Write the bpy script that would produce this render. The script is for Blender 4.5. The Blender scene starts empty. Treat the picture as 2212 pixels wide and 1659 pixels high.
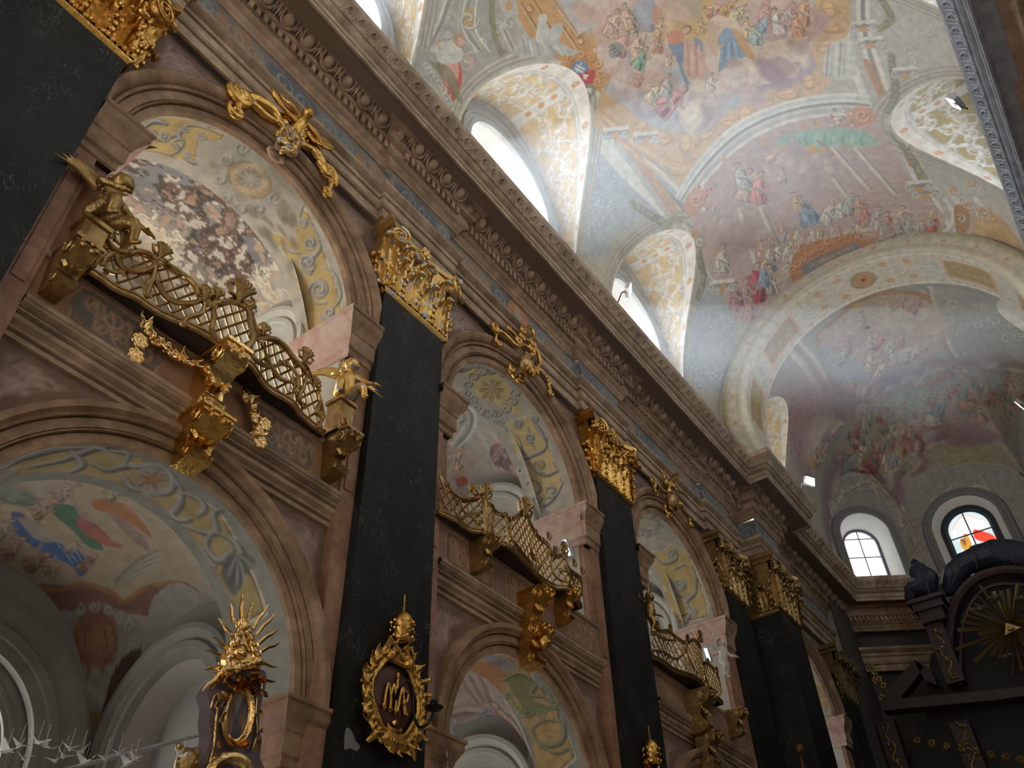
import bpy, math, random
import numpy as np
from mathutils import Vector, Matrix
sc = bpy.context.scene
C = sc.collection
pi = math.pi
sin, cos, sqrt = math.sin, math.cos, math.sqrt
RNG = random.Random(7)
NR = np.random.RandomState(5)

# ---------------------------------------------------------------- camera
FOC = 1840.0
PP = np.array([1106.0, 829.5])
def _unit(v): return v / np.linalg.norm(v)
_Z = _unit(np.array([(1040 - 1106) / FOC, (-1200 - 829.5) / FOC, 1.0]))
_X = np.array([(2890 - 1106) / FOC, (2440 - 829.5) / FOC, 1.0])
_X = _unit(_X - _Z * np.dot(_X, _Z))
_Y = np.cross(_Z, _X)
ROT = np.stack([_X, _Y, _Z], 1)          # camera(image) coords = ROT @ world
CAM = np.array([0.0, -7.0, 1.6])
cd = bpy.data.cameras.new('camera')
cam = bpy.data.objects.new('camera', cd)
C.objects.link(cam)
r_, u_, f_ = ROT.T @ np.array([1, 0, 0]), ROT.T @ np.array([0, -1, 0]), ROT.T @ np.array([0, 0, 1])
M = Matrix(((r_[0], u_[0], -f_[0], CAM[0]), (r_[1], u_[1], -f_[1], CAM[1]), (r_[2], u_[2], -f_[2], CAM[2]), (0, 0, 0, 1)))
cam.matrix_world = M
cd.sensor_width = 36
cd.lens = 36 * FOC / 2212
cd.clip_start = 0.05
cd.clip_end = 300
sc.camera = cam

def ray(u, v):
    return _unit(ROT.T @ np.array([(u - PP[0]) / FOC, (v - PP[1]) / FOC, 1.0]))
def atY(u, v, y=0.0):
    d = ray(u, v); return CAM + d * ((y - CAM[1]) / d[1])
def atX(u, v, x):
    d = ray(u, v); return CAM + d * ((x - CAM[0]) / d[0])
def atZ(u, v, z):
    d = ray(u, v); return CAM + d * ((z - CAM[2]) / d[2])

# ---------------------------------------------------------------- colour management, world, sun, window light, added fill
sc.view_settings.view_transform = 'Standard'
sc.view_settings.look = 'None'
sc.view_settings.gamma = 1
sc.view_settings.use_curve_mapping = False
sc.view_settings.exposure = 0.0
w = bpy.data.worlds.new('sky')
sc.world = w
w.use_nodes = True
bg = w.node_tree.nodes['Background']
bg.inputs[0].default_value = (0.80, 0.90, 1.0, 1)
bg.inputs[1].default_value = 7.0
def sun_lamp():
    d = bpy.data.lights.new('sun', 'SUN')
    d.energy = 40.0
    d.angle = 0.01
    d.color = (0.84, 0.92, 1.0)
    o = bpy.data.objects.new('sun', d)
    C.objects.link(o)
    s = Vector(ray(40, 640))
    o.rotation_euler = s.to_track_quat('Z', 'Y').to_euler()
    return o
SUN = sun_lamp()
def area(name, loc, direction, sx, sy, power, col=(0.86, 0.93, 1.0), spread=None):
    d = bpy.data.lights.new(name, 'AREA')
    d.shape = 'RECTANGLE'
    d.size, d.size_y = sx, sy
    d.energy = power
    d.color = col
    if spread: d.spread = spread
    o = bpy.data.objects.new(name, d)
    C.objects.link(o)
    o.location = loc
    o.rotation_euler = (-Vector(direction)).to_track_quat('Z', 'Y').to_euler()
    return o
# daylight through the clerestory windows on both sides, then added warm fill lamps
YC, RV, ZV = -5.3, 5.2, 18.5             # nave vault: centre line y, radius, springing height
BAYS = [(-2.5, 2.1), (4.02, 2.3), (10.5, 2.45), (16.93, 2.15)]
for bx, hw in BAYS:
    area('daylight_right', (bx, -10.75, 19.9), (0, 1, 0.25), 2.4, 2.6, 22)
for bx, hw in BAYS[1:]:
    area('daylight_left', (bx, 0.55, 19.7), (0, -1, 0.12), 2.4, 2.6, 40, (0.72, 0.84, 1.0))
area('fill_west', (-8.5, -5.3, 13.0), (1, 0, 0.12), 6.0, 9.0, 200, (1.0, 0.80, 0.60))  # added warm fill in front of the closed west wall, no window here
area('fill_aisle_right', (7, -13.2, 10.0), (0, 1, 0.1), 14.0, 4.0, 190, (1.0, 0.78, 0.56))  # added warm fill lamp along the windowless right aisle
# floodlights standing on the cornices and turned up to the vault
def spot(loc, target, power, col=(1.0, 0.90, 0.78), cone=125):
    d = bpy.data.lights.new('floodlight_beam', 'SPOT'); d.energy = power; d.color = col; d.spot_size = math.radians(cone); d.spot_blend = .9; d.shadow_soft_size = .15
    o = bpy.data.objects.new('floodlight_beam', d); C.objects.link(o); o.location = loc
    o.rotation_euler = (Vector(loc) - Vector(target)).to_track_quat('Z', 'Y').to_euler()
for x in (1.5, 8.0, 13.8, 20.0):
    spot((x, -1.0, 17.45), (x + 1, -5.6, 25), 130)
    spot((x, -9.5, 17.45), (x + 1, -5.0, 25), 150)
spot((24.2, -1.5, 17.5), (27, -5, 24), 70)
spot((25, -9.2, 17.5), (28, -5.3, 23), 85)

# ---------------------------------------------------------------- mesh helpers
class MB:
    """collects vertices and faces of one mesh"""
    def __init__(s): s.v = []; s.f = []; s.n = 0
    def add(s, v, f):
        v = np.asarray(v, float).reshape(-1, 3)
        s.v.append(v); s.f += [tuple(i + s.n for i in q) for q in f]; s.n += len(v); return s
    def xf(s, m):                        # transform a copy
        m = np.array(m); o = MB()
        for v in s.v: o.v.append(v @ m[:3, :3].T + m[:3, 3])
        o.f = list(s.f); o.n = s.n; return o
    def merge(s, o, m=None):
        if m is not None: o = o.xf(m)
        k = s.n
        s.v += o.v; s.f += [tuple(i + k for i in q) for q in o.f]; s.n += o.n; return s
    def build(s, name, m, parent=None, smooth=True, angle=0.6):
        me = bpy.data.meshes.new(name)
        v = np.concatenate(s.v) if s.v else np.zeros((0, 3))
        me.from_pydata(v.tolist(), [], s.f)
        if smooth:
            me.polygons.foreach_set('use_smooth', [True] * len(me.polygons))
            try: me.set_sharp_from_angle(angle=angle)
            except Exception: pass
        if m: me.materials.append(m)
        o = bpy.data.objects.new(name, me)
        C.objects.link(o)
        if parent: o.parent = parent
        return o
    def box(s, x0, x1, y0, y1, z0, z1):
        v = [(x, y, z) for x in (x0, x1) for y in (y0, y1) for z in (z0, z1)]
        return s.add(v, [(0, 1, 3, 2), (4, 6, 7, 5), (0, 4, 5, 1), (2, 3, 7, 6), (0, 2, 6, 4), (1, 5, 7, 3)])
    def grid(s, P, cu=False, cv=False):  # P [nu][nv][3]
        P = np.asarray(P, float); nu, nv = P.shape[:2]; f = []
        for i in range(nu if cu else nu - 1):
            for j in range(nv if cv else nv - 1):
                a, b = i, (i + 1) % nu; c, d = j, (j + 1) % nv
                f.append((a * nv + c, b * nv + c, b * nv + d, a * nv + d))
        return s.add(P.reshape(-1, 3), f)
    def tube(s, pts, r, n=6, taper=None, close=False):
        pts = np.asarray(pts, float); m = len(pts)
        if m < 2: return s
        r = np.full(m, r, float) if np.isscalar(r) else np.asarray(r, float)
        T = np.gradient(pts, axis=0)
        if close:
            T[0] = pts[1] - pts[-1]; T[-1] = pts[0] - pts[-2]
        T /= np.linalg.norm(T, axis=1)[:, None] + 1e-9
        up = np.array([0.13, -0.9, 0.3]); N = []
        for t in T:
            a = up - t * np.dot(up, t)
            if np.linalg.norm(a) < 1e-3: a = np.array([1, 0, 0]) - t * t[0]
            a = _unit(a); N.append(a); up = a
        N = np.array(N); B = np.cross(T, N)
        an = np.arange(n) * 2 * pi / n
        P = pts[:, None] + r[:, None, None] * (np.cos(an)[None, :, None] * N[:, None] + np.sin(an)[None, :, None] * B[:, None])
        s.grid(P, cu=close, cv=True)
        if not close:
            k = s.n - m * n
            s.f.append(tuple(k + i for i in range(n))[::-1]); s.f.append(tuple(k + (m - 1) * n + i for i in range(n)))
        return s
    def ball(s, c, r, n=10, k=7):
        r = (r, r, r) if np.isscalar(r) else r
        P = [[(c[0] + r[0] * sin(pi * j / k) * cos(2 * pi * i / n), c[1] + r[1] * sin(pi * j / k) * sin(2 * pi * i / n), c[2] + r[2] * cos(pi * j / k)) for j in range(k + 1)] for i in range(n)]
        return s.grid(P, cu=True)
    def lathe(s, prof, c=(0, 0, 0), n=16, axis='z', a0=0, a1=2 * pi):
        full = abs(a1 - a0 - 2 * pi) < 1e-6
        m = n if full else n + 1
        P = []
        for i in range(m):
            a = a0 + (a1 - a0) * i / n
            row = []
            for r, z in prof:
                p = (r * cos(a), r * sin(a), z)
                if axis == 'y': p = (p[0], z, p[1])
                if axis == 'x': p = (z, p[0], p[1])
                row.append((p[0] + c[0], p[1] + c[1], p[2] + c[2]))
            P.append(row)
        return s.grid(P, cu=full)

def sweep(prof, path, closed_profile=False):
    """prof: list of (d, z) with d = projection to the right of the path direction; path: list of (x, y)"""
    path = [np.array(p, float) for p in path]; n = len(path); P = []
    for i in range(n):
        a = _unit(path[i] - path[i - 1]) if i > 0 else None
        b = _unit(path[i + 1] - path[i]) if i < n - 1 else None
        if a is None: a = b
        if b is None: b = a
        na, nb = np.array([a[1], -a[0]]), np.array([b[1], -b[0]])
        m = na + nb; m = m / max(1e-6, np.dot(m, na)) if np.linalg.norm(m) > 1e-6 else na
        P.append([(path[i][0] + m[0] * d, path[i][1] + m[1] * d, z) for d, z in prof])
    mb = MB(); mb.grid(P); return mb

def arcsweep(prof, cx, cz, a0, a1, n=48, y0=0.0, rz=1.0):
    """prof: list of (r, y); revolved about the y axis through (cx, cz)"""
    P = [[(cx + r * cos(a), y0 + y, cz + rz * r * sin(a)) for r, y in prof] for a in np.linspace(a0, a1, n + 1)]
    mb = MB(); mb.grid(P); return mb

def tag(o, label=None, cat=None, group=None, kind=None):
    if label: o['label'] = label
    if cat: o['category'] = cat
    if group: o['group'] = group
    if kind: o['kind'] = kind
    return o
def thing(name, label, cat, loc=(0, 0, 0), group=None):
    o = bpy.data.objects.new(name, None); C.objects.link(o); o.location = loc
    o.empty_display_size = 0.2
    return tag(o, label, cat, group)
def struct(name, mb, m, smooth=True):
    o = mb.build(name, m, None, smooth); o['kind'] = 'structure'; return o
def copytree(o, loc=None, rot=None, scale=None, label=None, parent=None):
    c = o.copy(); C.objects.link(c); c.parent = parent
    if loc is not None: c.location = loc
    if rot is not None: c.rotation_euler = rot
    if scale is not None: c.scale = scale
    if label: c['label'] = label
    for ch in [x for x in bpy.data.objects if x.parent == o]:
        copytree(ch, parent=c)
    return c

# ---------------------------------------------------------------- materials
def mat(name, col, rough=0.7, metal=0.0, col2=None, scale=3.0, detail=6, bump=0.0, bscale=40.0, attr=None, spec=None, lo=0.35, hi=0.65, distortion=0.0, emis=None, estr=0.0):
    m = bpy.data.materials.new(name); m.use_nodes = True
    nt = m.node_tree; N = nt.nodes; L = nt.links; b = N['Principled BSDF']
    b.inputs['Roughness'].default_value = rough
    b.inputs['Metallic'].default_value = metal
    if spec is not None: b.inputs['Specular IOR Level'].default_value = spec
    b.inputs['Base Color'].default_value = (*col, 1)
    tc = N.new('ShaderNodeTexCoord')
    if attr:
        at = N.new('ShaderNodeAttribute'); at.attribute_name = attr
        n1 = N.new('ShaderNodeTexNoise'); n1.inputs['Scale'].default_value = scale; n1.inputs['Detail'].default_value = 8
        L.new(tc.outputs['Object'], n1.inputs['Vector'])
        mr = N.new('ShaderNodeMapRange'); mr.inputs[1].default_value = 0.3; mr.inputs[2].default_value = 0.7
        mr.inputs[3].default_value = 0.82; mr.inputs[4].default_value = 1.14
        L.new(n1.outputs[0], mr.inputs[0])
        mx = N.new('ShaderNodeMix'); mx.data_type = 'RGBA'; mx.blend_type = 'MULTIPLY'; mx.inputs[0].default_value = 1
        L.new(at.outputs['Color'], mx.inputs[6]); L.new(mr.outputs[0], mx.inputs[7]); L.new(mx.outputs[2], b.inputs['Base Color'])
    elif col2:
        n1 = N.new('ShaderNodeTexNoise'); n1.inputs['Scale'].default_value = scale; n1.inputs['Detail'].default_value = detail
        n1.inputs['Distortion'].default_value = distortion
        L.new(tc.outputs['Object'], n1.inputs['Vector'])
        cr = N.new('ShaderNodeValToRGB'); cr.color_ramp.elements[0].position = lo; cr.color_ramp.elements[1].position = hi
        cr.color_ramp.elements[0].color = (*col, 1); cr.color_ramp.elements[1].color = (*col2, 1)
        L.new(n1.outputs[0], cr.inputs[0]); L.new(cr.outputs[0], b.inputs['Base Color'])
        if bump and not metal:                # worn, stained stone
            mp = N.new('ShaderNodeMapping'); mp.inputs['Scale'].default_value = (4.0, 4.0, 5.0); L.new(tc.outputs['Object'], mp.inputs[0])
            n3 = N.new('ShaderNodeTexNoise'); n3.inputs['Scale'].default_value = 1.6; n3.inputs['Detail'].default_value = 10; n3.inputs['Distortion'].default_value = .15; L.new(mp.outputs[0], n3.inputs['Vector'])
            mr = N.new('ShaderNodeMapRange'); mr.inputs[1].default_value = .36; mr.inputs[2].default_value = .66; mr.inputs[3].default_value = .88; mr.inputs[4].default_value = 1.26; L.new(n3.outputs[0], mr.inputs[0])
            mx = N.new('ShaderNodeMix'); mx.data_type = 'RGBA'; mx.blend_type = 'MULTIPLY'; mx.inputs[0].default_value = 1
            L.new(cr.outputs[0], mx.inputs[6]); L.new(mr.outputs[0], mx.inputs[7]); L.new(mx.outputs[2], b.inputs['Base Color'])
    if bump:
        n2 = N.new('ShaderNodeTexNoise'); n2.inputs['Scale'].default_value = bscale; n2.inputs['Detail'].default_value = 4
        L.new(tc.outputs['Object'], n2.inputs['Vector'])
        bp = N.new('ShaderNodeBump'); bp.inputs['Strength'].default_value = bump; bp.inputs['Distance'].default_value = 0.03
        L.new(n2.outputs[0], bp.inputs['Height']); L.new(bp.outputs[0], b.inputs['Normal'])
    if emis:
        b.inputs['Emission Color'].default_value = (*emis, 1); b.inputs['Emission Strength'].default_value = estr
    return m
def marble(name, base, vein, rough=0.3, scale=1.1, base2=None):
    m = bpy.data.materials.new(name); m.use_nodes = True
    nt = m.node_tree; N = nt.nodes; L = nt.links; b = N['Principled BSDF']
    tc = N.new('ShaderNodeTexCoord'); mp = N.new('ShaderNodeMapping'); mp.inputs['Scale'].default_value = (1.6, 1.6, 0.8)
    mp.inputs['Rotation'].default_value = (0.3, 0.5, 0.2)
    L.new(tc.outputs['Object'], mp.inputs[0])
    n0 = N.new('ShaderNodeTexNoise'); n0.inputs['Scale'].default_value = scale; n0.inputs['Detail'].default_value = 9; n0.inputs['Distortion'].default_value = 1.2
    L.new(mp.outputs[0], n0.inputs['Vector'])
    c0 = N.new('ShaderNodeValToRGB'); c0.color_ramp.elements[0].position = .35; c0.color_ramp.elements[1].position = .7
    c0.color_ramp.elements[0].color = (*base, 1); c0.color_ramp.elements[1].color = (*(base2 or tuple(min(1, x * 1.9) for x in base)), 1)
    L.new(n0.outputs[0], c0.inputs[0])
    n1 = N.new('ShaderNodeTexNoise'); n1.inputs['Scale'].default_value = scale * 3.2; n1.inputs['Detail'].default_value = 12; n1.inputs['Distortion'].default_value = 2.2
    L.new(mp.outputs[0], n1.inputs['Vector'])
    c1 = N.new('ShaderNodeValToRGB'); e = c1.color_ramp.elements
    e[0].position = .485; e[0].color = (0, 0, 0, 1); e[1].position = .5; e[1].color = (1, 1, 1, 1)
    x = e.new(.515); x.color = (0, 0, 0, 1)
    L.new(n1.outputs[0], c1.inputs[0])
    n2 = N.new('ShaderNodeTexNoise'); n2.inputs['Scale'].default_value = scale * 1.7; L.new(tc.outputs['Object'], n2.inputs['Vector'])
    mr = N.new('ShaderNodeMapRange'); mr.inputs[1].default_value = .48; mr.inputs[2].default_value = .66; mr.inputs[4].default_value = .6
    L.new(n2.outputs[0], mr.inputs[0])
    mu = N.new('ShaderNodeMath'); mu.operation = 'MULTIPLY'; L.new(c1.outputs[0], mu.inputs[0]); L.new(mr.outputs[0], mu.inputs[1])
    mx = N.new('ShaderNodeMix'); mx.data_type = 'RGBA'
    L.new(mu.outputs[0], mx.inputs[0]); L.new(c0.outputs[0], mx.inputs[6]); mx.inputs[7].default_value = (*vein, 1)
    L.new(mx.outputs[2], b.inputs['Base Color']); b.inputs['Roughness'].default_value = rough; b.inputs['Specular IOR Level'].default_value = .18
    return m

M_STONE = mat('pink_brown_stone', (0.230, 0.140, 0.079), .75, col2=(0.395, 0.251, 0.152), scale=2.2, bump=.25, bscale=25)
M_STONE2 = mat('grey_brown_stone', (0.267, 0.180, 0.111), .75, col2=(0.448, 0.317, 0.205), scale=1.8, bump=.25, bscale=25)
M_PINK = mat('pink_marbled_stone', (0.267, 0.138, 0.081), .6, col2=(0.395, 0.217, 0.136), scale=2.0, bump=.12, bscale=20)
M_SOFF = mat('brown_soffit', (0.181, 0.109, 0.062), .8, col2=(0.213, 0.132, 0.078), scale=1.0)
M_ROSE = mat('pink_veined_impost', (.52, .30, .24), .6, col2=(.66, .50, .42), scale=2.2, distortion=1.5)
M_DARK = marble('black_veined_marble', (.011, .012, .011), (.26, .27, .25), .5)
M_GOLD = mat('gilding', (.78, .47, .13), .27, 1.0, col2=(.55, .30, .07), scale=9, bump=.35, bscale=30)
M_GOLDD = mat('old_gilding', (.48, .31, .115), .34, 0.9, col2=(.30, .18, .07), scale=9, bump=.3, bscale=30)
M_GOLDB = mat('bright_gilding', (.95, .70, .32), .22, 1.0, col2=(.85, .52, .18), scale=9, bump=.25, bscale=25)
M_WORN = mat('worn_gilding_on_white_ground', (.80, .50, .15), .3, .8, col2=(.55, .50, .45), scale=6, lo=.55, hi=.58, bump=.3, bscale=30)
M_WHITE = mat('lime_white', (.80, .78, .73), .8, col2=(.86, .84, .79), scale=2)
M_GREYW = mat('grey_painted_moulding', (.42, .42, .40), .8, col2=(.50, .50, .48), scale=2)
M_IRON = mat('black_iron', (.03, .028, .027), .45, .8)
M_PAPER = mat('white_paper', (.78, .78, .78), .7)
M_PAINT = mat('fresco', (1, 1, 1), .85, attr='paint', scale=5.0)
M_PLAIN = mat('plain_plaster', (.50, .46, .40), .85, col2=(.56, .52, .46), scale=1)

# ---------------------------------------------------------------- fresco painting: a canvas lives in the metric coordinates of a surface
def vnoise(nu, nv, cu, cv, rs):
    g = rs.rand(cu + 2, cv + 2) * 2 - 1
    a = np.linspace(0, cu, nu); b = np.linspace(0, cv, nv)
    i = np.minimum(a.astype(int), cu - 1); j = np.minimum(b.astype(int), cv - 1)
    fa = (a - i)[:, None]; fb = (b - j)[None]
    fa = fa * fa * (3 - 2 * fa); fb = fb * fb * (3 - 2 * fb)
    G = lambda p, q: g[np.ix_(i + p, j + q)]
    return (G(0, 0) * (1 - fa) + G(1, 0) * fa) * (1 - fb) + (G(0, 1) * (1 - fa) + G(1, 1) * fa) * fb
def fbm(nu, nv, lu, lv, size, octv, rs):
    o = 0; amp = 1; t = 0
    for k in range(octv):
        cu = max(1, int(lu / size * 2 ** k)); cv = max(1, int(lv / size * 2 ** k))
        o = o + amp * vnoise(nu, nv, cu, cv, rs); t += amp; amp *= .55
    return o / t
def catmull(P, k=8, closed=False):
    P = np.asarray(P, float); n = len(P)
    if n < 3: return P
    out = []
    for i in range(n if closed else n - 1):
        g = (lambda j: P[j % n]) if closed else (lambda j: P[min(max(j, 0), n - 1)])
        p0, p1, p2, p3 = g(i - 1), g(i), g(i + 1), g(i + 2)
        for t in np.arange(k) / k:
            out.append(.5 * (2 * p1 + (p2 - p0) * t + (2 * p0 - 5 * p1 + 4 * p2 - p3) * t * t + (3 * p1 - p0 - 3 * p2 + p3) * t ** 3))
    if not closed: out.append(P[-1])
    return np.array(out)
class Canvas:
    def __init__(s, u0, u1, v0, v1, res, base, hit=None, seed=1, mottle=.06):
        s.u0, s.v0, s.res = u0, v0, res
        s.nu, s.nv = int((u1 - u0) * res) + 2, int((v1 - v0) * res) + 2
        s.rs = np.random.RandomState(seed); s.hit = hit
        s.im = np.ones((s.nu, s.nv, 3)) * np.array(base)
        lu, lv = u1 - u0, v1 - v0
        s.WU = fbm(s.nu, s.nv, lu, lv, .5, 4, s.rs); s.WV = fbm(s.nu, s.nv, lu, lv, .5, 4, s.rs)
        s.mot = 1 + mottle * fbm(s.nu, s.nv, lu, lv, .25, 4, s.rs)
    def P(s, pts, px=True):
        if not px or s.hit is None: return np.asarray(pts, float)
        return np.array([s.hit(a, b) for a, b in pts])
    def scale(s, x, y):
        a, b, c = s.hit(x, y), s.hit(x + 2, y), s.hit(x, y + 2)
        return .25 * (math.hypot(a[0] - b[0], a[1] - b[1]) + math.hypot(a[0] - c[0], a[1] - c[1]))
    def reg(s, lo, hi, warp=0):
        i0 = max(0, int((lo[0] - s.u0 - abs(warp)) * s.res)); i1 = min(s.nu, int((hi[0] - s.u0 + abs(warp)) * s.res) + 2)
        j0 = max(0, int((lo[1] - s.v0 - abs(warp)) * s.res)); j1 = min(s.nv, int((hi[1] - s.v0 + abs(warp)) * s.res) + 2)
        if i1 <= i0 or j1 <= j0: return None
        U, V = np.meshgrid(s.u0 + np.arange(i0, i1) / s.res, s.v0 + np.arange(j0, j1) / s.res, indexing='ij')
        if warp: U = U + warp * s.WU[i0:i1, j0:j1]; V = V + warp * s.WV[i0:i1, j0:j1]
        return (slice(i0, i1), slice(j0, j1)), U, V
    def put(s, sl, a, col):
        c = np.array(col)
        s.im[sl] = s.im[sl] * (1 - a[..., None]) + c * s.mot[sl][..., None] * a[..., None]
    def poly(s, pts, col, soft=0, sp=True, warp=0, px=True, a=1.0):
        Q = s.P(pts, px)
        if sp: Q = catmull(Q, 6, True)
        r = s.reg(Q.min(0) - soft, Q.max(0) + soft, warp)
        if r is None: return s
        sl, U, V = r; ins = np.zeros(U.shape, bool); D = np.full(U.shape, 1e9)
        n = len(Q)
        for k in range(n):
            (x1, y1), (x2, y2) = Q[k], Q[(k + 1) % n]
            if y1 != y2:
                ins ^= ((y1 > V) != (y2 > V)) & (U < (x2 - x1) * (V - y1) / (y2 - y1) + x1)
            if soft:
                dx, dy = x2 - x1, y2 - y1; t = np.clip(((U - x1) * dx + (V - y1) * dy) / (dx * dx + dy * dy + 1e-12), 0, 1)
                D = np.minimum(D, (U - x1 - t * dx) ** 2 + (V - y1 - t * dy) ** 2)
        if soft:
            A = np.clip(.5 + np.where(ins, 1, -1) * np.sqrt(D) / (2 * soft), 0, 1)
        else: A = ins.astype(float)
        s.put(sl, A * a, col); return s
    def stroke(s, pts, w, col, sp=True, px=True, soft=.3, taper=False, warp=0, a=1.0):
        """w in metres, or in photo pixels when px"""
        Q = s.P(pts, px)
        if px: w = w * s.scale(*pts[len(pts) // 2])
        w = max(w, .9 / s.res)
        if sp: Q = catmull(Q, 6)
        r = s.reg(Q.min(0) - w, Q.max(0) + w, warp)
        if r is None: return s
        sl, U, V = r; A = np.zeros(U.shape); n = len(Q)
        for k in range(n - 1):
            (x1, y1), (x2, y2) = Q[k], Q[k + 1]
            ww = w * .5 * ((1 - .8 * abs(2 * (k + .5) / (n - 1) - 1)) if taper else 1)
            ww = max(ww, .4 / s.res)
            dx, dy = x2 - x1, y2 - y1; t = np.clip(((U - x1) * dx + (V - y1) * dy) / (dx * dx + dy * dy + 1e-12), 0, 1)
            d = np.sqrt((U - x1 - t * dx) ** 2 + (V - y1 - t * dy) ** 2)
            A = np.maximum(A, np.clip((ww - d) * s.res / max(soft * ww * s.res, 1) + .5, 0, 1))
        s.put(sl, A * a, col); return s
    def ell(s, x, y, rx, ry, col, ang=0, soft=.25, warp=0, px=True, a=1.0):
        k = s.scale(x, y) if px else 1
        if px: x, y = s.hit(x, y)
        rx, ry = rx * k, ry * k; m = max(rx, ry) * (1 + soft)
        r = s.reg((x - m, y - m), (x + m, y + m), warp)
        if r is None: return s
        sl, U, V = r; ca, sa = cos(ang), sin(ang)
        U, V = U - x, V - y
        q = np.sqrt(((U * ca + V * sa) / rx) ** 2 + ((-U * sa + V * ca) / ry) ** 2)
        s.put(sl, np.clip((1 - q) / max(soft, .02) + .5, 0, 1) * a, col); return s
    # --- motifs (pixel frame)
    def scroll(s, pts, w, cols, px=True):
        """painted relief scroll: shadow, body, light"""
        d, m, l = cols; q = [(x + w * .28, y + w * .28) for x, y in pts]
        s.stroke(q, w * 1.25, d, px=px, taper=True); s.stroke(pts, w, m, px=px, taper=True)
        s.stroke([(x - w * .15, y - w * .15) for x, y in pts], w * .32, l, px=px, taper=True)
    def curl(s, x, y, r, a0, turns, w, cols, px=True, tail=0):
        n = 14; sg = 1 if turns > 0 else -1; pts = []
        for i in range(n):
            t = i / (n - 1); a = a0 + turns * 2 * pi * t; rr = r * (1 - .85 * t)
            pts.append((x + rr * cos(a), y + rr * sin(a)))
        if tail:
            ta = a0 - sg * pi / 2; pts = [(pts[0][0] + r * tail * cos(ta), pts[0][1] + r * tail * sin(ta))] + pts
        s.scroll(pts, w, cols, px)
    def rinceau(s, pts, r, w, cols, px=True, leaves=True):
        Q = catmull(pts, 5); s.scroll(list(map(tuple, Q[::2])), w, cols, px)
        n = max(2, int(np.hypot(*np.diff(Q, axis=0).T).sum() / (r * 1.7)))
        for i in range(n):
            k = min(len(Q) - 2, int((i + .5) / n * len(Q))); t = Q[k + 1] - Q[k]; a = math.atan2(t[1], t[0])
            sd = 1 if i % 2 else -1
            c = Q[k] + np.array([-sin(a), cos(a)]) * sd * r * .75
            s.curl(c[0], c[1], r * .62, a - sd * pi / 2, sd * 1.1, w * .8, cols, px)
            if leaves:
                for q in range(3):
                    b = a + sd * (.6 + q * .6) + pi
                    e = c + np.array([cos(b), sin(b)]) * r * 1.05
                    s.stroke([tuple(c + np.array([cos(b + .5), sin(b + .5)]) * r * .55), tuple(e)], w * .7, cols[1 if q % 2 else 2], px=px, taper=True)
    def fig(s, x, y, h, robe, lean=0, shade=None, skin=(.60, .42, .33), arm=None):
        """a small painted figure, h pixels tall, feet down in the photo"""
        R = s.rs; ca, sa = cos(lean), sin(lean)
        T = lambda p: (x + h * (p[0] * ca - p[1] * sa), y + h * (p[0] * sa + p[1] * ca))
        j = lambda k=.05: (R.rand() - .5) * k
        dk = shade or tuple(c * .42 for c in robe); lt = tuple(min(.95, c * 1.35 + .08) for c in robe)
        body = [T((j() + .06, -.34)), T((.2 + j(), -.2)), (T((.24 + j(.1), .15))), T((.32 + j(.1), .45)), T((.05, .52 + j(.1))), T((-.30 + j(.1), .44)), T((-.2 + j(.1), .1)), T((-.18, -.22))]
        s.stroke(body + body[:1], h * .05, tuple(c * .5 for c in dk), a=.7); s.poly(body, robe)
        s.poly([T((.08, -.25)), T((.2, -.1)), T((.28, .4)), T((.14, .5)), T((.1, .1))], dk)
        s.poly([T((-.14, -.2)), T((-.02, -.22)), T((-.04, .1)), T((-.16, .36)), T((-.2, .1))], lt, a=.8)
        for q in range(5):
            a = -.18 + q * .085 + j()
            s.stroke([T((a, -.15)), T((a + j(.14), .15)), T((a * 1.3 + j(.2), .46))], h * .035, dk if q % 2 else lt, taper=True)
        if h > 30:
            s.poly([T((-.2, -.05)), T((.05, .0)), T((.22, .12)), T((.1, .2)), T((-.1, .1))], tuple(.5 * c + .25 for c in dk)); s.stroke([T((-.2, -.04)), T((.06, .02)), T((.22, .12))], h * .03, lt)
        am = arm if arm is not None else R.rand() * 2 - 1
        s.stroke([T((-.14, -.24)), T((-.3, -.15 - am * .1)), T((-.44, -.2 - am * .25))], h * .085, skin); s.stroke([T((-.14, -.21)), T((-.3, -.12 - am * .1))], h * .03, tuple(c * .55 for c in skin))
        s.stroke([T((.14, -.24)), T((.27, -.1)), T((.38, -.2 + am * .2))], h * .075, tuple(c * .8 for c in skin))
        s.stroke([T((-.1, .46)), T((-.14, .56))], h * .07, skin)
        s.ell(*T((.01, -.45)), h * .105, h * .12, tuple(c * .42 for c in skin)); s.ell(*T((-.015, -.42)), h * .078, h * .092, skin)
    def cloud(s, x, y, w, h, lt, dk, n=7):
        R = s.rs; n = n + 5
        s.ell(x, y, w * .55, h * .5, dk, soft=.5)
        for i in range(n):
            a, b = (R.rand() - .5) * w * .8, (R.rand() - .5) * h * .6; r = (.18 + .2 * R.rand()) * min(w, h * 1.6)
            s.ell(x + a + r * .15, y + b + r * .2, r, r * .8, dk, soft=.5); s.ell(x + a - r * .1, y + b - r * .15, r * .8, r * .6, lt, soft=.7)
    def sample(s, U, V):
        a = np.clip((U - s.u0) * s.res, 0, s.nu - 1.001); b = np.clip((V - s.v0) * s.res, 0, s.nv - 1.001)
        i, j = a.astype(int), b.astype(int); fa, fb = (a - i)[..., None], (b - j)[..., None]
        return (s.im[i, j] * (1 - fa) + s.im[i + 1, j] * fa) * (1 - fb) + (s.im[i, j + 1] * (1 - fa) + s.im[i + 1, j + 1] * fa) * fb
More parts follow.
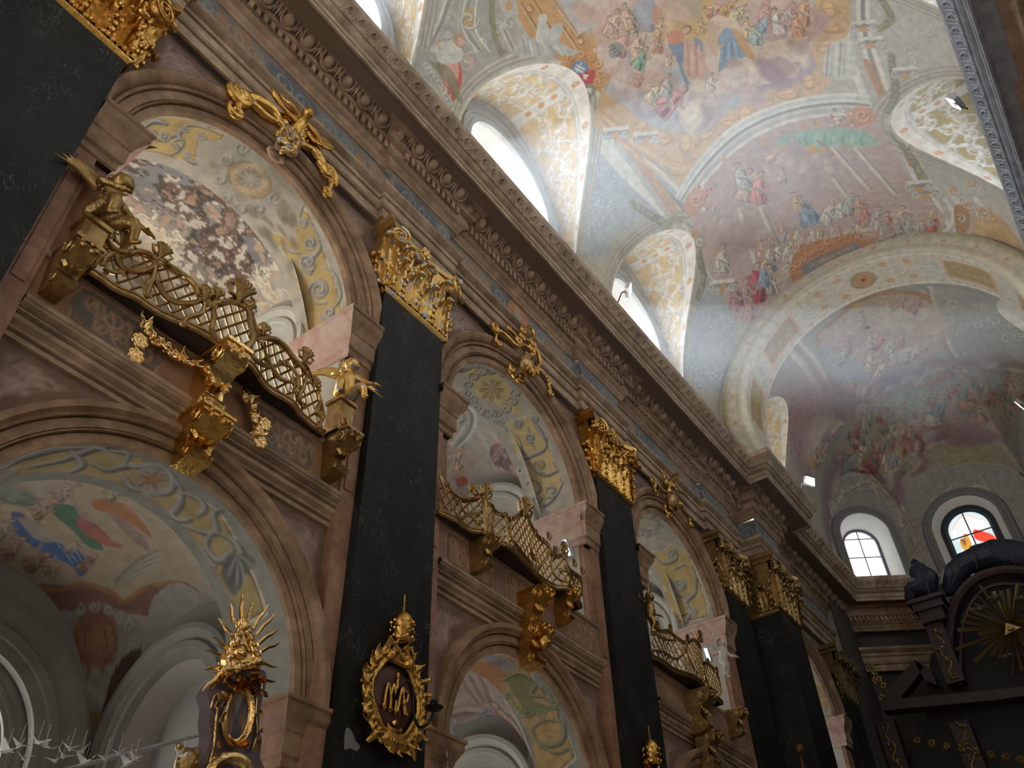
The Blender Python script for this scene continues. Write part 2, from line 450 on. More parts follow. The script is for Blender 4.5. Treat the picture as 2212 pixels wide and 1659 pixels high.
def surf(name, P, cv=None, UV=None, m=None, parent=None, kind='structure', mask=None, mul=1.0):
    """a dense painted surface: P [nu][nv][3], colours sampled from the canvas at UV"""
    nu, nv = P.shape[:2]
    me = bpy.data.meshes.new(name)
    idx = np.arange(nu * nv).reshape(nu, nv)
    q = np.stack([idx[:-1, :-1], idx[1:, :-1], idx[1:, 1:], idx[:-1, 1:]], -1).reshape(-1, 4)
    if mask is not None:
        mk = (mask[:-1, :-1] & mask[1:, :-1] & mask[1:, 1:] & mask[:-1, 1:]).reshape(-1); q = q[mk]
    me.vertices.add(nu * nv); me.vertices.foreach_set('co', P.reshape(-1).astype('f'))
    me.loops.add(len(q) * 4); me.loops.foreach_set('vertex_index', q.reshape(-1))
    me.polygons.add(len(q)); me.polygons.foreach_set('loop_start', np.arange(len(q)) * 4)
    me.update(calc_edges=True)
    me.polygons.foreach_set('use_smooth', [True] * len(q))
    if cv is not None:
        ca = me.color_attributes.new('paint', 'FLOAT_COLOR', 'POINT')
        col = np.ones((nu * nv, 4), 'f'); col[:, :3] = np.clip(cv.sample(UV[0], UV[1]).reshape(-1, 3) * mul, 0, 1)
        ca.data.foreach_set('color', col.reshape(-1))
    me.materials.append(m or M_PAINT)
    o = bpy.data.objects.new(name, me); C.objects.link(o)
    if parent: o.parent = parent
    elif kind: o['kind'] = kind
    return o
from mathutils.bvhtree import BVHTree

class PSurf:
    """parametric painted surface F(a, b) -> xyz (vectorised, a and b in 0..1), Lu x Lv metres"""
    def __init__(s, F, Lu, Lv, res, base, seed=1, mottle=.06, n=70):
        s.F, s.Lu, s.Lv, s.res = F, Lu, Lv, res
        a, b = np.meshgrid(np.linspace(0, 1, n), np.linspace(0, 1, n), indexing='ij')
        s.P = F(a, b); s.n = n
        idx = np.arange(n * n).reshape(n, n)
        q = np.stack([idx[:-1, :-1], idx[1:, :-1], idx[1:, 1:], idx[:-1, 1:]], -1).reshape(-1, 4)
        s.bvh = BVHTree.FromPolygons(s.P.reshape(-1, 3).tolist(), q.tolist())
        s.cv = Canvas(0, Lu, 0, Lv, res, base, s.hit, seed, mottle)
    def hit(s, px, py):
        d = ray(px, py)
        loc, nrm, fi, dist = s.bvh.ray_cast(Vector(CAM), Vector(d))
        if fi is None:
            best = None
            for t in np.linspace(6, 40, 60):
                l2, n2, f2, d2 = s.bvh.find_nearest(Vector(CAM + d * t))
                if best is None or d2 < best[0]: best = (d2, l2, f2)
            loc, fi = best[1], best[2]
        n = s.n; i, j = divmod(fi, n - 1)
        p0, p1, p2 = s.P[i, j], s.P[i + 1, j], s.P[i, j + 1]
        e1, e2, r = p1 - p0, p2 - p0, np.array(loc) - p0
        if np.dot(e1, e1) < 1e-10: e1 = s.P[i + 1, j + 1] - s.P[i, j + 1]
        if np.dot(e2, e2) < 1e-10: e2 = s.P[i + 1, j + 1] - s.P[i + 1, j]
        G = np.array([[np.dot(e1, e1), np.dot(e1, e2)], [np.dot(e1, e2), np.dot(e2, e2)]]) + np.eye(2) * 1e-9
        ab = np.linalg.solve(G, [np.dot(r, e1), np.dot(r, e2)])
        ab = np.clip(ab, 0, 1)
        return ((i + ab[0]) / (n - 1) * s.Lu, (j + ab[1]) / (n - 1) * s.Lv)
    def build(s, name, parent=None, kind='structure', m=None, maskf=None):
        nu, nv = int(s.Lu * s.res) + 2, int(s.Lv * s.res) + 2
        a, b = np.meshgrid(np.linspace(0, 1, nu), np.linspace(0, 1, nv), indexing='ij')
        P = s.F(a, b)
        return surf(name, P, s.cv, (a * s.Lu, b * s.Lv), m, parent, kind, maskf(P) if maskf else None)
def st(*a): return np.stack(np.broadcast_arrays(*a), -1)

# painted colours
WARM, OCHRE, YEL = (.50, .45, .38), (.56, .42, .20), (.70, .52, .24)
GREYS = ((.17, .155, .14), (.40, .385, .36), (.62, .60, .56))
WHITES = ((.48, .40, .30), (.66, .63, .58), (.82, .79, .74))
PINKS = ((.22, .135, .105), (.36, .24, .19), (.46, .33, .27))

UP = {0: (4.02, 11.2, 2.0), 1: (10.5, 11.15, 2.08), 2: (16.93, 11.2, 1.98), 3: (25.4, 11.2, 1.7)}
LO = {0: (4.02, 5.25, 2.0), 1: (10.45, 5.55, 1.78), 2: (16.93, 5.4, 1.78), 3: (25.4, 5.4, 1.6)}
SP = {0: (1.55, 6.48), 1: (7.96, 13.05), 2: (14.5, 19.36), 3: (22.9, 28.0)}       # bay between pilaster edges
YW, YB = .30, 1.45                                                          # wall face, back of the arcade wall

# ---------------------------------------------------------------- arcade wall, piers, floor
sl = MB()
sl.box(-12, 36, -22, 8, -.2, 0)
o = struct('floor', sl, M_PLAIN, False)
wl = MB(); wsoff = []
edges = [-6.0]
for k in range(4):
    (xa, xb), (cx, cz, r), (lx, lz, lr) = SP[k], UP[k], LO[k]
    left_prev_u = -6 if k == 0 else UP[k - 1][0] + UP[k - 1][2]
    left_prev_l = -6 if k == 0 else LO[k - 1][0] + LO[k - 1][2]
    wl.box(left_prev_u, cx - r, YW, YB, 7.7, 14.1)
    wl.box(left_prev_l, lx - lr, YW, YB, 0, 7.7)
wl.box(UP[3][0] + UP[3][2], 31.4, YW, YB, 7.7, 14.1)
wl.box(LO[3][0] + LO[3][2], 31.4, YW, YB, 0, 7.7)
for k in range(4):                                                           # back face of the spandrels
    cx, cz, r = UP[k]
    wl.box(-6 if k == 0 else cx - r - .1, cx + r + .1, YB - .1, YB, 13.35, 14.1)
wl.box(-6, 31.4, YW + .05, YB, 14.0, 17.05)
wl.box(-6, 31.4, .32, 4.3, 7.95, 8.02)                                        # gallery floor
wl.box(-6, 31.4, 4.3, 4.5, 0, 17)                                            # outer aisle wall
wl.box(-6, 31.4, YB, 4.5, 14.3, 14.5)
struct('wall_left', wl, M_PLAIN, False)
wr = MB()
wr.box(-8, 34, 2 * YC - .32, 2 * YC - .5, 0, 7.4); wr.box(-8, 34, 2 * YC - .32, 2 * YC - .5, 12.6, 17.1)
for x in (-4, 0.8, 7.2, 13.8, 20.5, 28.5): wr.box(x - 1.2, x + 1.2, 2 * YC - .3, 2 * YC - 1.3, 0, 17.1)
wr.box(-9, 34, -13.6, -13.4, 0, 17); wr.box(-9, 34, -13.6, -10.72, 16.9, 17.1)
struct('wall_right', wr, mat('dark_grey_wall', (.13, .125, .12), .8), False)
wb = MB(); wb.box(-9.2, -9.0, -13.5, 4.5, 0, 26)
wb.box(-9.2, -9, -13.5, 4.5, 13.4, 13.6)
struct('wall_west', wb, M_PLAIN, False)
we = MB(); we.box(37, 37.2, -14, 4.5, 0, 27); we.box(29.4, 37, 4.3, 4.5, 0, 27); we.box(29.4, 37, -14, -13.8, 0, 27); we.box(29.2, 37, -14, 4.5, 26.8, 27)  # unseen shell added around the apse to keep stray sky light out
we.box(29.3, 29.4, -14, -10.55, 0, 27); we.box(29.3, 29.4, -.05, 4.5, 14, 27); we.box(29.3, 29.4, -10.6, 0, 23.75, 27)
struct('wall_sky_blocker_east', we, M_PLAIN, False)
cb = MB(); cb.grid([[(x, -5.3 + 5.2 * cos(t), 18.5 + 5.2 * sin(t)) for t in np.linspace(0, pi, 40)] for x in (-9.1, -2.95)]); struct('ceiling_west_bay', cb, M_PLAIN)

# spandrels, painted with framed panels
def spandrel(k, upper):
    xa, xb = SP[k]; cx, cz, r = (UP if upper else LO)[k]
    zt, zi = (14.05, 11.2) if upper else (7.7, 5.3)
    def F(a, b):
        x = xa + a * (xb - xa); d = np.abs(x - cx)
        zb = np.where(d < r, cz + np.sqrt(np.maximum(0, r * r - d * d)), zi)
        return st(x, YW - .012, zb + b * (zt - zb))
    S = PSurf(F, xb - xa, zt - zi, 26, (.215, .132, .092), seed=20 + k, mottle=.1)
    R_ = 2.62 if upper else (2.42 if k == 0 else 2.2)
    cv = S.cv
    # panels are laid out in the wall's own x, z: convert to the surface parameters
    def uv(x, z):
        d = abs(x - cx); zb = cz + sqrt(max(0, r * r - d * d)) if d < r else zi
        return ((x - xa), (z - zb) / (zt - zb) * S.Lv)
    for sd in (-1, 1):
        xe = (xb - .42) if sd > 0 else (xa + .42); zt2 = zt - .22
        pts = [(xe, zt2)]
        for a in np.linspace(.12, .95 if upper else .98, 9):
            x = cx + sd * (R_ + .16) * sin(a); z = cz + (R_ + .16) * cos(a)
            if z < zt2 and abs(x - cx) < abs(xe - cx): pts.append((x, z))
        z_end = cz + sqrt(max(0, (R_ + .16) ** 2 - (xe - cx) ** 2)) if abs(xe - cx) < R_ + .16 else zi + .25
        pts.append((xe, z_end))
        if len(pts) < 4: continue
        q = [uv(*p) for p in pts]
        cv.poly(q, (.30, .19, .135), sp=False, px=False)
        c_ = np.mean([pts[0], pts[-1], pts[1]], axis=0)
        sh = lambda p, t: uv(p[0] * (1 - t) + c_[0] * t, p[1] * (1 - t) + c_[1] * t)
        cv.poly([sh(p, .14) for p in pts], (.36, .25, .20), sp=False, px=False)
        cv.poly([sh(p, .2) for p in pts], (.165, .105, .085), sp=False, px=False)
        Q = np.array([sh(p, .33) for p in pts]); m0 = Q.mean(0)
        for q_ in range(7):                                   # grisaille rinceau inside the panel
            t = (q_ + .5) / 7; a_ = Q[0] * (1 - t) + (Q[1] if q_ % 2 else Q[-1]) * t
            a_ = a_ * .75 + m0 * .25
            cv.curl(a_[0], a_[1], .13, q_ * 1.3, 1.1 if q_ % 2 else -1.1, .045, PINKS, px=False, tail=.8)
        cv.curl(m0[0], m0[1], .17, 0, 1.3, .05, PINKS, px=False)
        for q_ in range(5): cv.stroke([tuple(m0), (m0[0] + .22 * cos(q_ * 1.26), m0[1] + .22 * sin(q_ * 1.26))], .045, PINKS[2], px=False, taper=True)
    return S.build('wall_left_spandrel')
for k in range(4):
    spandrel(k, True); spandrel(k, False)

# archivolts
def archivolt(name, cx, cz, r, ro, lower=False, m=M_STONE):
    w_ = ro - r
    if lower:
        prof = [(r, YW), (r, .22), (r + .24 * w_, .22), (r + .25 * w_, .26), (r + .285 * w_, .26), (r + .29 * w_, .18), (r + .32 * w_, .18), (r + .33 * w_, .21), (r + .35 * w_, .21), (r + .36 * w_, .185), (r + .60 * w_, .185), (r + .61 * w_, .23), (r + .64 * w_, .23), (r + .65 * w_, .15), (r + .72 * w_, .14), (r + .80 * w_, .08), (r + .97 * w_, .08), (ro, .12), (ro, YW)]
    else:
        prof = [(r, YW), (r, .20), (r + .19 * w_, .20), (r + .195 * w_, .245), (r + .215 * w_, .245), (r + .22 * w_, .16), (r + .25 * w_, .14), (r + .27 * w_, .17), (r + .28 * w_, .20), (r + .295 * w_, .20), (r + .30 * w_, .17), (r + .53 * w_, .17), (r + .535 * w_, .21), (r + .555 * w_, .21), (r + .56 * w_, .13), (r + .62 * w_, .11), (r + .65 * w_, .14), (r + .66 * w_, .18), (r + .675 * w_, .18), (r + .70 * w_, .11), (r + .80 * w_, .05), (r + .9 * w_, .03), (ro - .03, .05), (ro, .1), (ro, YW)]
    return struct(name, arcsweep(prof, cx, cz, 0, pi, 72), m)
for k in range(4):
    cx, cz, r = UP[k]; archivolt('trim_upper_archivolt', cx, cz, r, r + .6)
    cx, cz, r = LO[k]; archivolt('trim_lower_archivolt', cx, cz, r, r + .42, True)

# arch soffits
def soffit(k, upper, res=38):
    cx, cz, r = (UP if upper else LO)[k]
    if upper: r2, cz2, y1 = r, cz + .02, YB
    else: r2, cz2, y1 = r * .89, cz + .2, 1.15
    def F(a, b):
        th = pi * (1 - a); rr = r + (r2 - r) * b; zc = cz + (cz2 - cz) * b
        return st(cx + rr * np.cos(th), YW - .02 + b * (y1 - YW), zc + rr * np.sin(th))
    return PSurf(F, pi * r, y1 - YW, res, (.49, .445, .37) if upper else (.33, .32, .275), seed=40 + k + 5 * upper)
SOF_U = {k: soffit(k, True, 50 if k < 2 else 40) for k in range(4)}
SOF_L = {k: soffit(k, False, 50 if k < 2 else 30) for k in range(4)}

# impost capitals wrapping jamb and pier strip
IMP = [(0, -.82), (.03, -.80), (.03, -.70), (.07, -.66), (.07, -.40), (.09, -.38), (.10, -.32), (.16, -.22), (.20, -.16), (.20, -.07), (.23, -.05), (.23, 0), (0, .02)]
def impost(k, upper):
    (xa, xb), (cx, cz, r) = SP[k], (UP if upper else LO)[k]
    zt = cz + .06
    prof = [(d * (1 if upper else .85), zt + z * (1 if upper else .85)) for d, z in IMP]
    for sd in (-1, 1):
        xj = cx + sd * r; xp = (xb if sd > 0 else xa)
        yf = .14 if upper else .26
        path = [(xj, YB), (xj, yf), (xp, yf)]
        if sd < 0: path = path[::-1]
        mb = sweep(prof, path); n = len(prof)
        me = mb.build('trim_upper_impost' if upper else 'trim_lower_impost', M_STONE); me['kind'] = 'structure'
        me.data.materials.append(M_ROSE if upper else M_PINK)
        for p in me.data.polygons:
            i = p.index // (n - 1)
            jamb = (i == 0) if sd > 0 else (i == 1)
            if jamb: p.material_index = 1
for k in range(4): impost(k, True); impost(k, False)
# pier strips beside the pilasters, upper jamb pilasters
ps = MB()
for k in range(4):
    xa, xb = SP[k]
    for x0, x1 in ((xa, xa + .27), (xb - .27, xb)):
        ps.box(x0, x1, .14, .32, 0, UP[k][1] - .75)
        ps.box(x0 + .06, x1 - .06, .12, .15, 8.2, UP[k][1] - .9)
for k in range(4):
    cx, cz, r = UP[k]
    for sd in (-1, 1):
        x0 = cx + sd * r; x1 = (SP[k][0] if sd < 0 else SP[k][1])
        ps.box(min(x0, x1), max(x0, x1), .2, .31, 8.0, cz - .78)
struct('trim_pier_strips', ps, M_PINK, False)

# string course under the gallery parapet
SC = [(0, 7.60), (.05, 7.61), (.05, 7.67), (.02, 7.675), (.02, 7.69), (.08, 7.70), (.08, 7.74), (.13, 7.78), (.13, 7.84), (.09, 7.845), (.09, 7.86), (.16, 7.88), (.16, 7.90), (.12, 7.905), (.12, 7.92), (.21, 7.96), (.21, 7.99), (.23, 8.0), (.23, 8.05), (.08, 8.08)]
for k in range(4):
    xa, xb = SP[k]
    struct('trim_string_course', sweep(SC, [(xa + .27, YW), (xb - .27, YW)]), M_STONE2)
# gallery parapets
PAR = {}
def parapet(k):
    xa, xb = SP[k]; x0, x1 = xa + .27, xb - .27
    def F(a, b): return st(x0 + a * (x1 - x0), .17, 8.04 + b * .70)
    col = (.34, .19, .105) if k == 0 else (.30, .185, .13)
    S = PSurf(F, x1 - x0, .7, 55 if k < 2 else 36, col, seed=60 + k, mottle=.12); cv = S.cv
    n = 3 if k != 0 else 2
    L = x1 - x0
    fr = [(.45, 1.55), (2.85, 3.9)] if k == 0 else [(.2 + i * L / 3, L / 3 - .15 + i * L / 3) for i in range(3)]
    for a, b in fr:
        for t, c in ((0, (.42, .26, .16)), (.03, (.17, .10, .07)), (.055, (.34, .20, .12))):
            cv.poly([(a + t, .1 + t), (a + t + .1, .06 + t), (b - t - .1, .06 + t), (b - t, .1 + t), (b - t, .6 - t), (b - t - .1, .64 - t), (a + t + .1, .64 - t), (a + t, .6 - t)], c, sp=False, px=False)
        if k == 0: cv.poly([(a + .1, .14), (b - .1, .14), (b - .1, .56), (a + .1, .56)], (.19, .165, .13), px=False, warp=.06)
        m0 = (a + b) / 2
        pk = ((.15, .075, .045), (.34, .19, .115), (.46, .29, .19))
        for i in range(6):
            x = a + .2 + (b - a - .4) * i / 5
            cv.curl(x, .35 + .1 * (-1) ** i, .13, i * 1.7, 1.15 * (-1) ** i, .05, pk, px=False, tail=1.1)
        for i in range(9):
            x = a + .15 + (b - a - .3) * i / 8
            cv.stroke([(x, .35), (x + .07, .35 + .16 * (-1) ** i), (x + .14, .3)], .04, pk[2], px=False, taper=True)
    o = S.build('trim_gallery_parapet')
    c = sweep([(-.2, 8.70), (.02, 8.70), (.04, 8.735), (.03, 8.76), (-.25, 8.76)], [(x0, .17), (x1, .17)])
    struct('trim_parapet_coping', c, M_STONE2)
for k in range(4): parapet(k)

# ---------------------------------------------------------------- entablature
def pil_path(base, br, xs, x0, x1, ext=.12):
    """plan path along +x with rectangular breaks forward of size br at the (xa, xb, extra) list"""
    p = [(x0, base)]
    for a, b, e in xs: p += [(a, base), (a, base - br - e), (b, base - br - e), (b, base)]
    return p + [(x1, base)]
PIL = [(.07, 1.55), (6.48, 7.96), (13.05, 14.5), (19.36, 20.75)]
BR = [(a - .1, b + .12, 0) for a, b in PIL[:3]] + [(19.26, 20.9, 0)]
ARCH_P = [(.10, 14.0), (.15, 14.0), (.15, 14.22), (.11, 14.225), (.11, 14.245), (.18, 14.26), (.18, 14.29), (.15, 14.295), (.15, 14.31), (.18, 14.315), (.18, 14.50), (.14, 14.505), (.14, 14.525), (.20, 14.54), (.20, 14.64), (.16, 14.645), (.16, 14.665), (.23, 14.70), (.29, 14.76), (.29, 14.83), (.22, 14.85), (.22, 14.88), (.15, 14.89)]
FRZ_P = [(.15, 14.88), (.15, 15.50)]
BED_P = [(.15, 15.48), (.19, 15.50), (.19, 15.57), (.22, 15.60), (.25, 15.68), (.33, 15.73), (.35, 15.76), (.33, 15.78), (.33, 15.97), (.40, 15.98), (.44, 16.0), (.44, 16.04), (.45, 16.05), (.455, 16.14), (.49, 16.22), (.60, 16.265), (.65, 16.27), (.65, 16.30)]
COR_P = [(.50, 16.30), (1.01, 16.30), (1.015, 16.25), (1.06, 16.25), (1.06, 16.36), (1.04, 16.365), (1.04, 16.38), (1.07, 16.385), (1.07, 16.52), (1.05, 16.525), (1.05, 16.54), (1.10, 16.56), (1.16, 16.64), (1.16, 16.66), (1.13, 16.665), (1.13, 16.675), (1.19, 16.69), (1.24, 16.80), (1.30, 16.88), (1.345, 16.93), (1.355, 17.04), (1.36, 17.07), (.30, 17.12)]
BX = 21.21 + .95
P5 = (BX - .25, 23.55)
brk5 = [(P5[0], P5[1])]
def ent_path(base, br, x0=-4, x1=31.4):
    p = [(x0, base)]
    for a, b, e in BR: p += [(a, base), (a, base - br), (b, base - br), (b, base)]
    a, b = P5
    p += [(a, base), (a, base - .56), (b, base - .56), (b, base), (x1, base)]
    return p
def cor_path(base):
    a, b = P5[0] + .32, P5[1]
    return [(-4, base), (a, base), (a, base - .56), (b, base - .56), (b, base), (31.0, base), (32.6, base - 2.4), (33.1, base - 3.2)]
def mirror(mb):
    o = MB(); o.v = [v * [1, -1, 1] + [0, 2 * YC, 0] for v in mb.v]; o.f = [f[::-1] for f in mb.f]; o.n = mb.n; return o
ch_end = [(31.0, YW), (32.6, YW - 2.4), (33.1, YW - 3.2)]
def ent_run(name, prof, path, m):
    mb = sweep(prof, path); struct(name, mb, m)
    return mb
archm = ent_run('trim_architrave', ARCH_P, ent_path(YW, .12)[:-1] + ch_end, M_STONE2)
bedm = ent_run('trim_bed_moulding', BED_P, ent_path(YW, .12)[:-1] + ch_end, M_STONE)
corm = sweep(COR_P, cor_path(YW))
oc = corm.build('trim_cornice', M_STONE2); oc['kind'] = 'structure'
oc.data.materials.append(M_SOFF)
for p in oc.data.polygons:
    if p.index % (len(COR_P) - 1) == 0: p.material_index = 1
struct('trim_cornice_right', mirror(corm), mat('daylight_tinted_cornice', (.22, .22, .23), .55, col2=(.36, .37, .40), scale=4))  # bluish cast of the window light is put into this colour
struct('trim_bed_moulding_right', mirror(bedm), M_STONE)
# painted frieze
fz = ent_path(YW - .15, .12)[:-1] + [(31.0, YW - .15)]
fpts = np.array(fz); seg = np.hypot(*np.diff(fpts, axis=0).T); cum = np.concatenate([[0], np.cumsum(seg)])
def Ffr(a, b):
    s_ = a * cum[-1]; return st(np.interp(s_, cum, fpts[:, 0]), np.interp(s_, cum, fpts[:, 1]), 14.87 + b * .65)
FR = PSurf(Ffr, cum[-1], .65, 34, (.20, .19, .175), seed=9, mottle=.2, n=400)
cv = FR.cv
for x in np.arange(.3, cum[-1] - 1, 1.06):
    i = int(x / 1.06)
    if i % 3 == 0:
        cv.poly([(x, .1), (x + .3, .05), (x + .55, .2), (x + .9, .12), (x + 1.0, .4), (x + .7, .5), (x + .5, .6), (x + .2, .5), (x - .05, .45)], (.35, .19, .085), px=False, warp=.16)
    elif i % 3 == 1:
        cv.poly([(x, .12), (x + .9, .1), (x + .95, .55), (x + .05, .52)], (.12, .125, .135), px=False, warp=.14)
    cv.curl(x + .3, .32, .2, 0, 1.2, .05, ((.10, .095, .09), (.27, .25, .22), (.36, .34, .30)), px=False, tail=.8)
    cv.curl(x + .8, .32, .18, pi, -1.2, .045, ((.10, .10, .11), (.26, .25, .23), (.34, .33, .31)), px=False, tail=.8)
u_, v_ = FR.hit(1118, 668); cv.poly([(u_ - .35, .12), (u_, .04), (u_ + .35, .14), (u_ + .38, .45), (u_ + .1, .60), (u_ - .28, .56)], (.46, .21, .08), px=False, warp=.1); cv.ell(u_, .32, .12, .14, (.36, .33, .29), px=False)
FR.build('trim_painted_frieze')
# dentils
dn = MB()
def dentils(pts, dep=.085):
    for (x0, y0), (x1, y1) in zip(pts[:-1], pts[1:]):
        L = math.hypot(x1 - x0, y1 - y0)
        if L < .3: continue
        n = int(L / .152); t = np.array([(x1 - x0) / L, (y1 - y0) / L]); nn = np.array([t[1], -t[0]])
        for i in range(n):
            c = np.array([x0, y0]) + t * (i + .5) * L / n
            a = c - t * .042 + nn * .33; b = c + t * .042 + nn * .33; a2 = a + nn * dep; b2 = b + nn * dep
            v = [(*p, z) for z in (15.79, 15.985) for p in (a, b, b2, a2)]
            dn.add(v, [(3, 2, 1, 0), (4, 5, 6, 7), (0, 1, 5, 4), (1, 2, 6, 5), (2, 3, 7, 6), (3, 0, 4, 7)])
dpath = ent_path(YW, .12)[:-1] + ch_end
dentils(dpath)
struct('trim_dentils', dn, M_STONE, False)
# egg and dart
eg = MB()
egg = MB(); egg.ball((0, 0, 0), (.10, .105, .135), 12, 9)
husk = MB()
a_ = np.linspace(-.15 * pi, 1.15 * pi, 14)
husk.tube([(.155 * cos(t), 0, .06 - .21 * sin(t)) for t in a_], [.018 + .016 * sin((t + .15 * pi) / 1.3) for t in a_], 6)
dart = MB(); dart.tube([(0, 0, .14), (0, -.01, .03), (0, 0, -.13)], [.012, .035, .004], 5)
for s_ in (-1, 1): dart.tube([(s_ * .015, 0, .10), (s_ * .055, -.015, 0), (s_ * .06, 0, -.10)], [.01, .022, .004], 4)
def eggs(pts):
    for (x0, y0), (x1, y1) in zip(pts[:-1], pts[1:]):
        L = math.hypot(x1 - x0, y1 - y0)
        if L < .4: continue
        n = max(1, int(round(L / .455))); t = np.array([(x1 - x0) / L, (y1 - y0) / L, 0]); nn = np.array([t[1], -t[0], 0])
        ax = _unit(nn * .62 + np.array([0, 0, .78])); ou = np.cross(ax, t); ou = -ou if ou[2] > 0 else ou
        for i in range(n):
            for mbx, off in ((egg, .5), (husk, .5), (dart, 0.0)):
                c = np.array([x0, y0, 0]) + t * ((i + off) * L / n) + nn * (.555) + np.array([0, 0, 16.155])
                m_ = np.eye(4); m_[:3, 0] = t; m_[:3, 1] = -ou; m_[:3, 2] = ax; m_[:3, 3] = c
                eg.merge(mbx, m_)
eggs(dpath[:-2])
struct('trim_egg_and_dart', eg, M_STONE)
# leaf pattern on the cyma at the top of the cornice
lf = MB()
def cyma_leaf(pts, w_=.30):
    for (x0, y0), (x1, y1) in zip(pts[:-1], pts[1:]):
        L = math.hypot(x1 - x0, y1 - y0)
        if L < .3: continue
        n = max(1, int(L / w_)); t = np.array([(x1 - x0) / L, (y1 - y0) / L, 0]); nn = np.array([t[1], -t[0], 0])
        for i in range(n):
            c = np.array([x0, y0, 0]) + t * (i + .5) * L / n
            P = lambda u, d, z: tuple(c + t * u + nn * d + np.array([0, 0, z]))
            lf.tube([P(-.05, 1.19, 16.70), P(-.10, 1.235, 16.77), P(-.05, 1.29, 16.85), P(.0, 1.325, 16.88), P(.05, 1.29, 16.84), P(.03, 1.25, 16.79), P(-.01, 1.26, 16.80)], [.012, .02, .024, .02, .02, .016, .01], 5)
            lf.tube([P(.12, 1.20, 16.70), P(.14, 1.29, 16.85), P(.12, 1.335, 16.90)], [.02, .018, .01], 4)
cyma_leaf(cor_path(YW))
struct('trim_cyma_leaves', lf, M_STONE2)
struct('trim_cyma_leaves_right', mirror(lf), mat('daylight_tinted_relief', (.45, .48, .52), .6))  # leaf colour carries the blue of the window light as well

# ---------------------------------------------------------------- nave vault with window penetrations
LUN = [(-2.5, 2.1, 22.3), (4.02, 2.3, 22.5), (10.5, 2.45, 22.7), (16.93, 2.12, 22.65)]
Z0L = 19.3
def zlun(x):
    z = np.full(np.shape(x), ZV)
    for cx, hw, zt in LUN + [(25.45, 1.75, 22.1)]:
        q = np.abs(x - cx) / hw
        z = np.where(q < 1, Z0L + (zt - Z0L) * np.sqrt(np.maximum(0, 1 - q * q)), z)
    return z
def Fv(x0, x1):
    def F(a, b):
        x = x0 + a * (x1 - x0); t0 = np.arcsin(np.clip((zlun(x) - ZV) / RV, 0, .999))
        th = t0 + b * (pi - 2 * t0)
        # equal metric spacing would smear the paint at the lunettes: keep the angle itself as parameter and clamp
        th = np.clip(b * pi, t0, pi - t0)
        return st(x, YC + RV * np.cos(th), ZV + RV * np.sin(th))
    return F
NV = PSurf(Fv(-3, 21.7), 24.7, pi * RV, 44, (.50, .465, .41), seed=3, mottle=.08, n=260)
CVT = PSurf(Fv(23.1, 29.4), 6.3, pi * RV, 34, (.42, .41, .385), seed=4, mottle=.08, n=120)
def lunette(cx, hw, zt, right=False, res=36):
    sg = -1 if right else 1
    def F(a, b):
        th = pi * (1 - a)
        x = cx + hw * np.cos(th); z = Z0L + (zt - Z0L) * np.sin(th)
        yv = YC + np.sqrt(np.maximum(0, RV ** 2 - (z - ZV) ** 2))
        y = yv + b * (.22 - yv) + 0 * x
        if right: y = 2 * YC - y
        return st(x, y, z)
    return PSurf(F, pi * (hw + zt - Z0L) / 2, 2.0, res, (.70, .64, .53), seed=int(70 + cx) + (9 if right else 0), mottle=.04)
LL = {k: lunette(*LUN[k]) for k in (1, 2, 3)}; LL[4] = lunette(25.45, 1.75, 22.1, res=26)
LR = {k: lunette(*LUN[k], right=True) for k in (2, 3)}
for a_ in ((0, False), (0, True), (1, True)): lunette(*LUN[a_[0]], right=a_[1], res=6).build('ceiling_lunette_plain')
lunette(25.45, 1.75, 22.1, right=True, res=20).build('ceiling_lunette_plain')
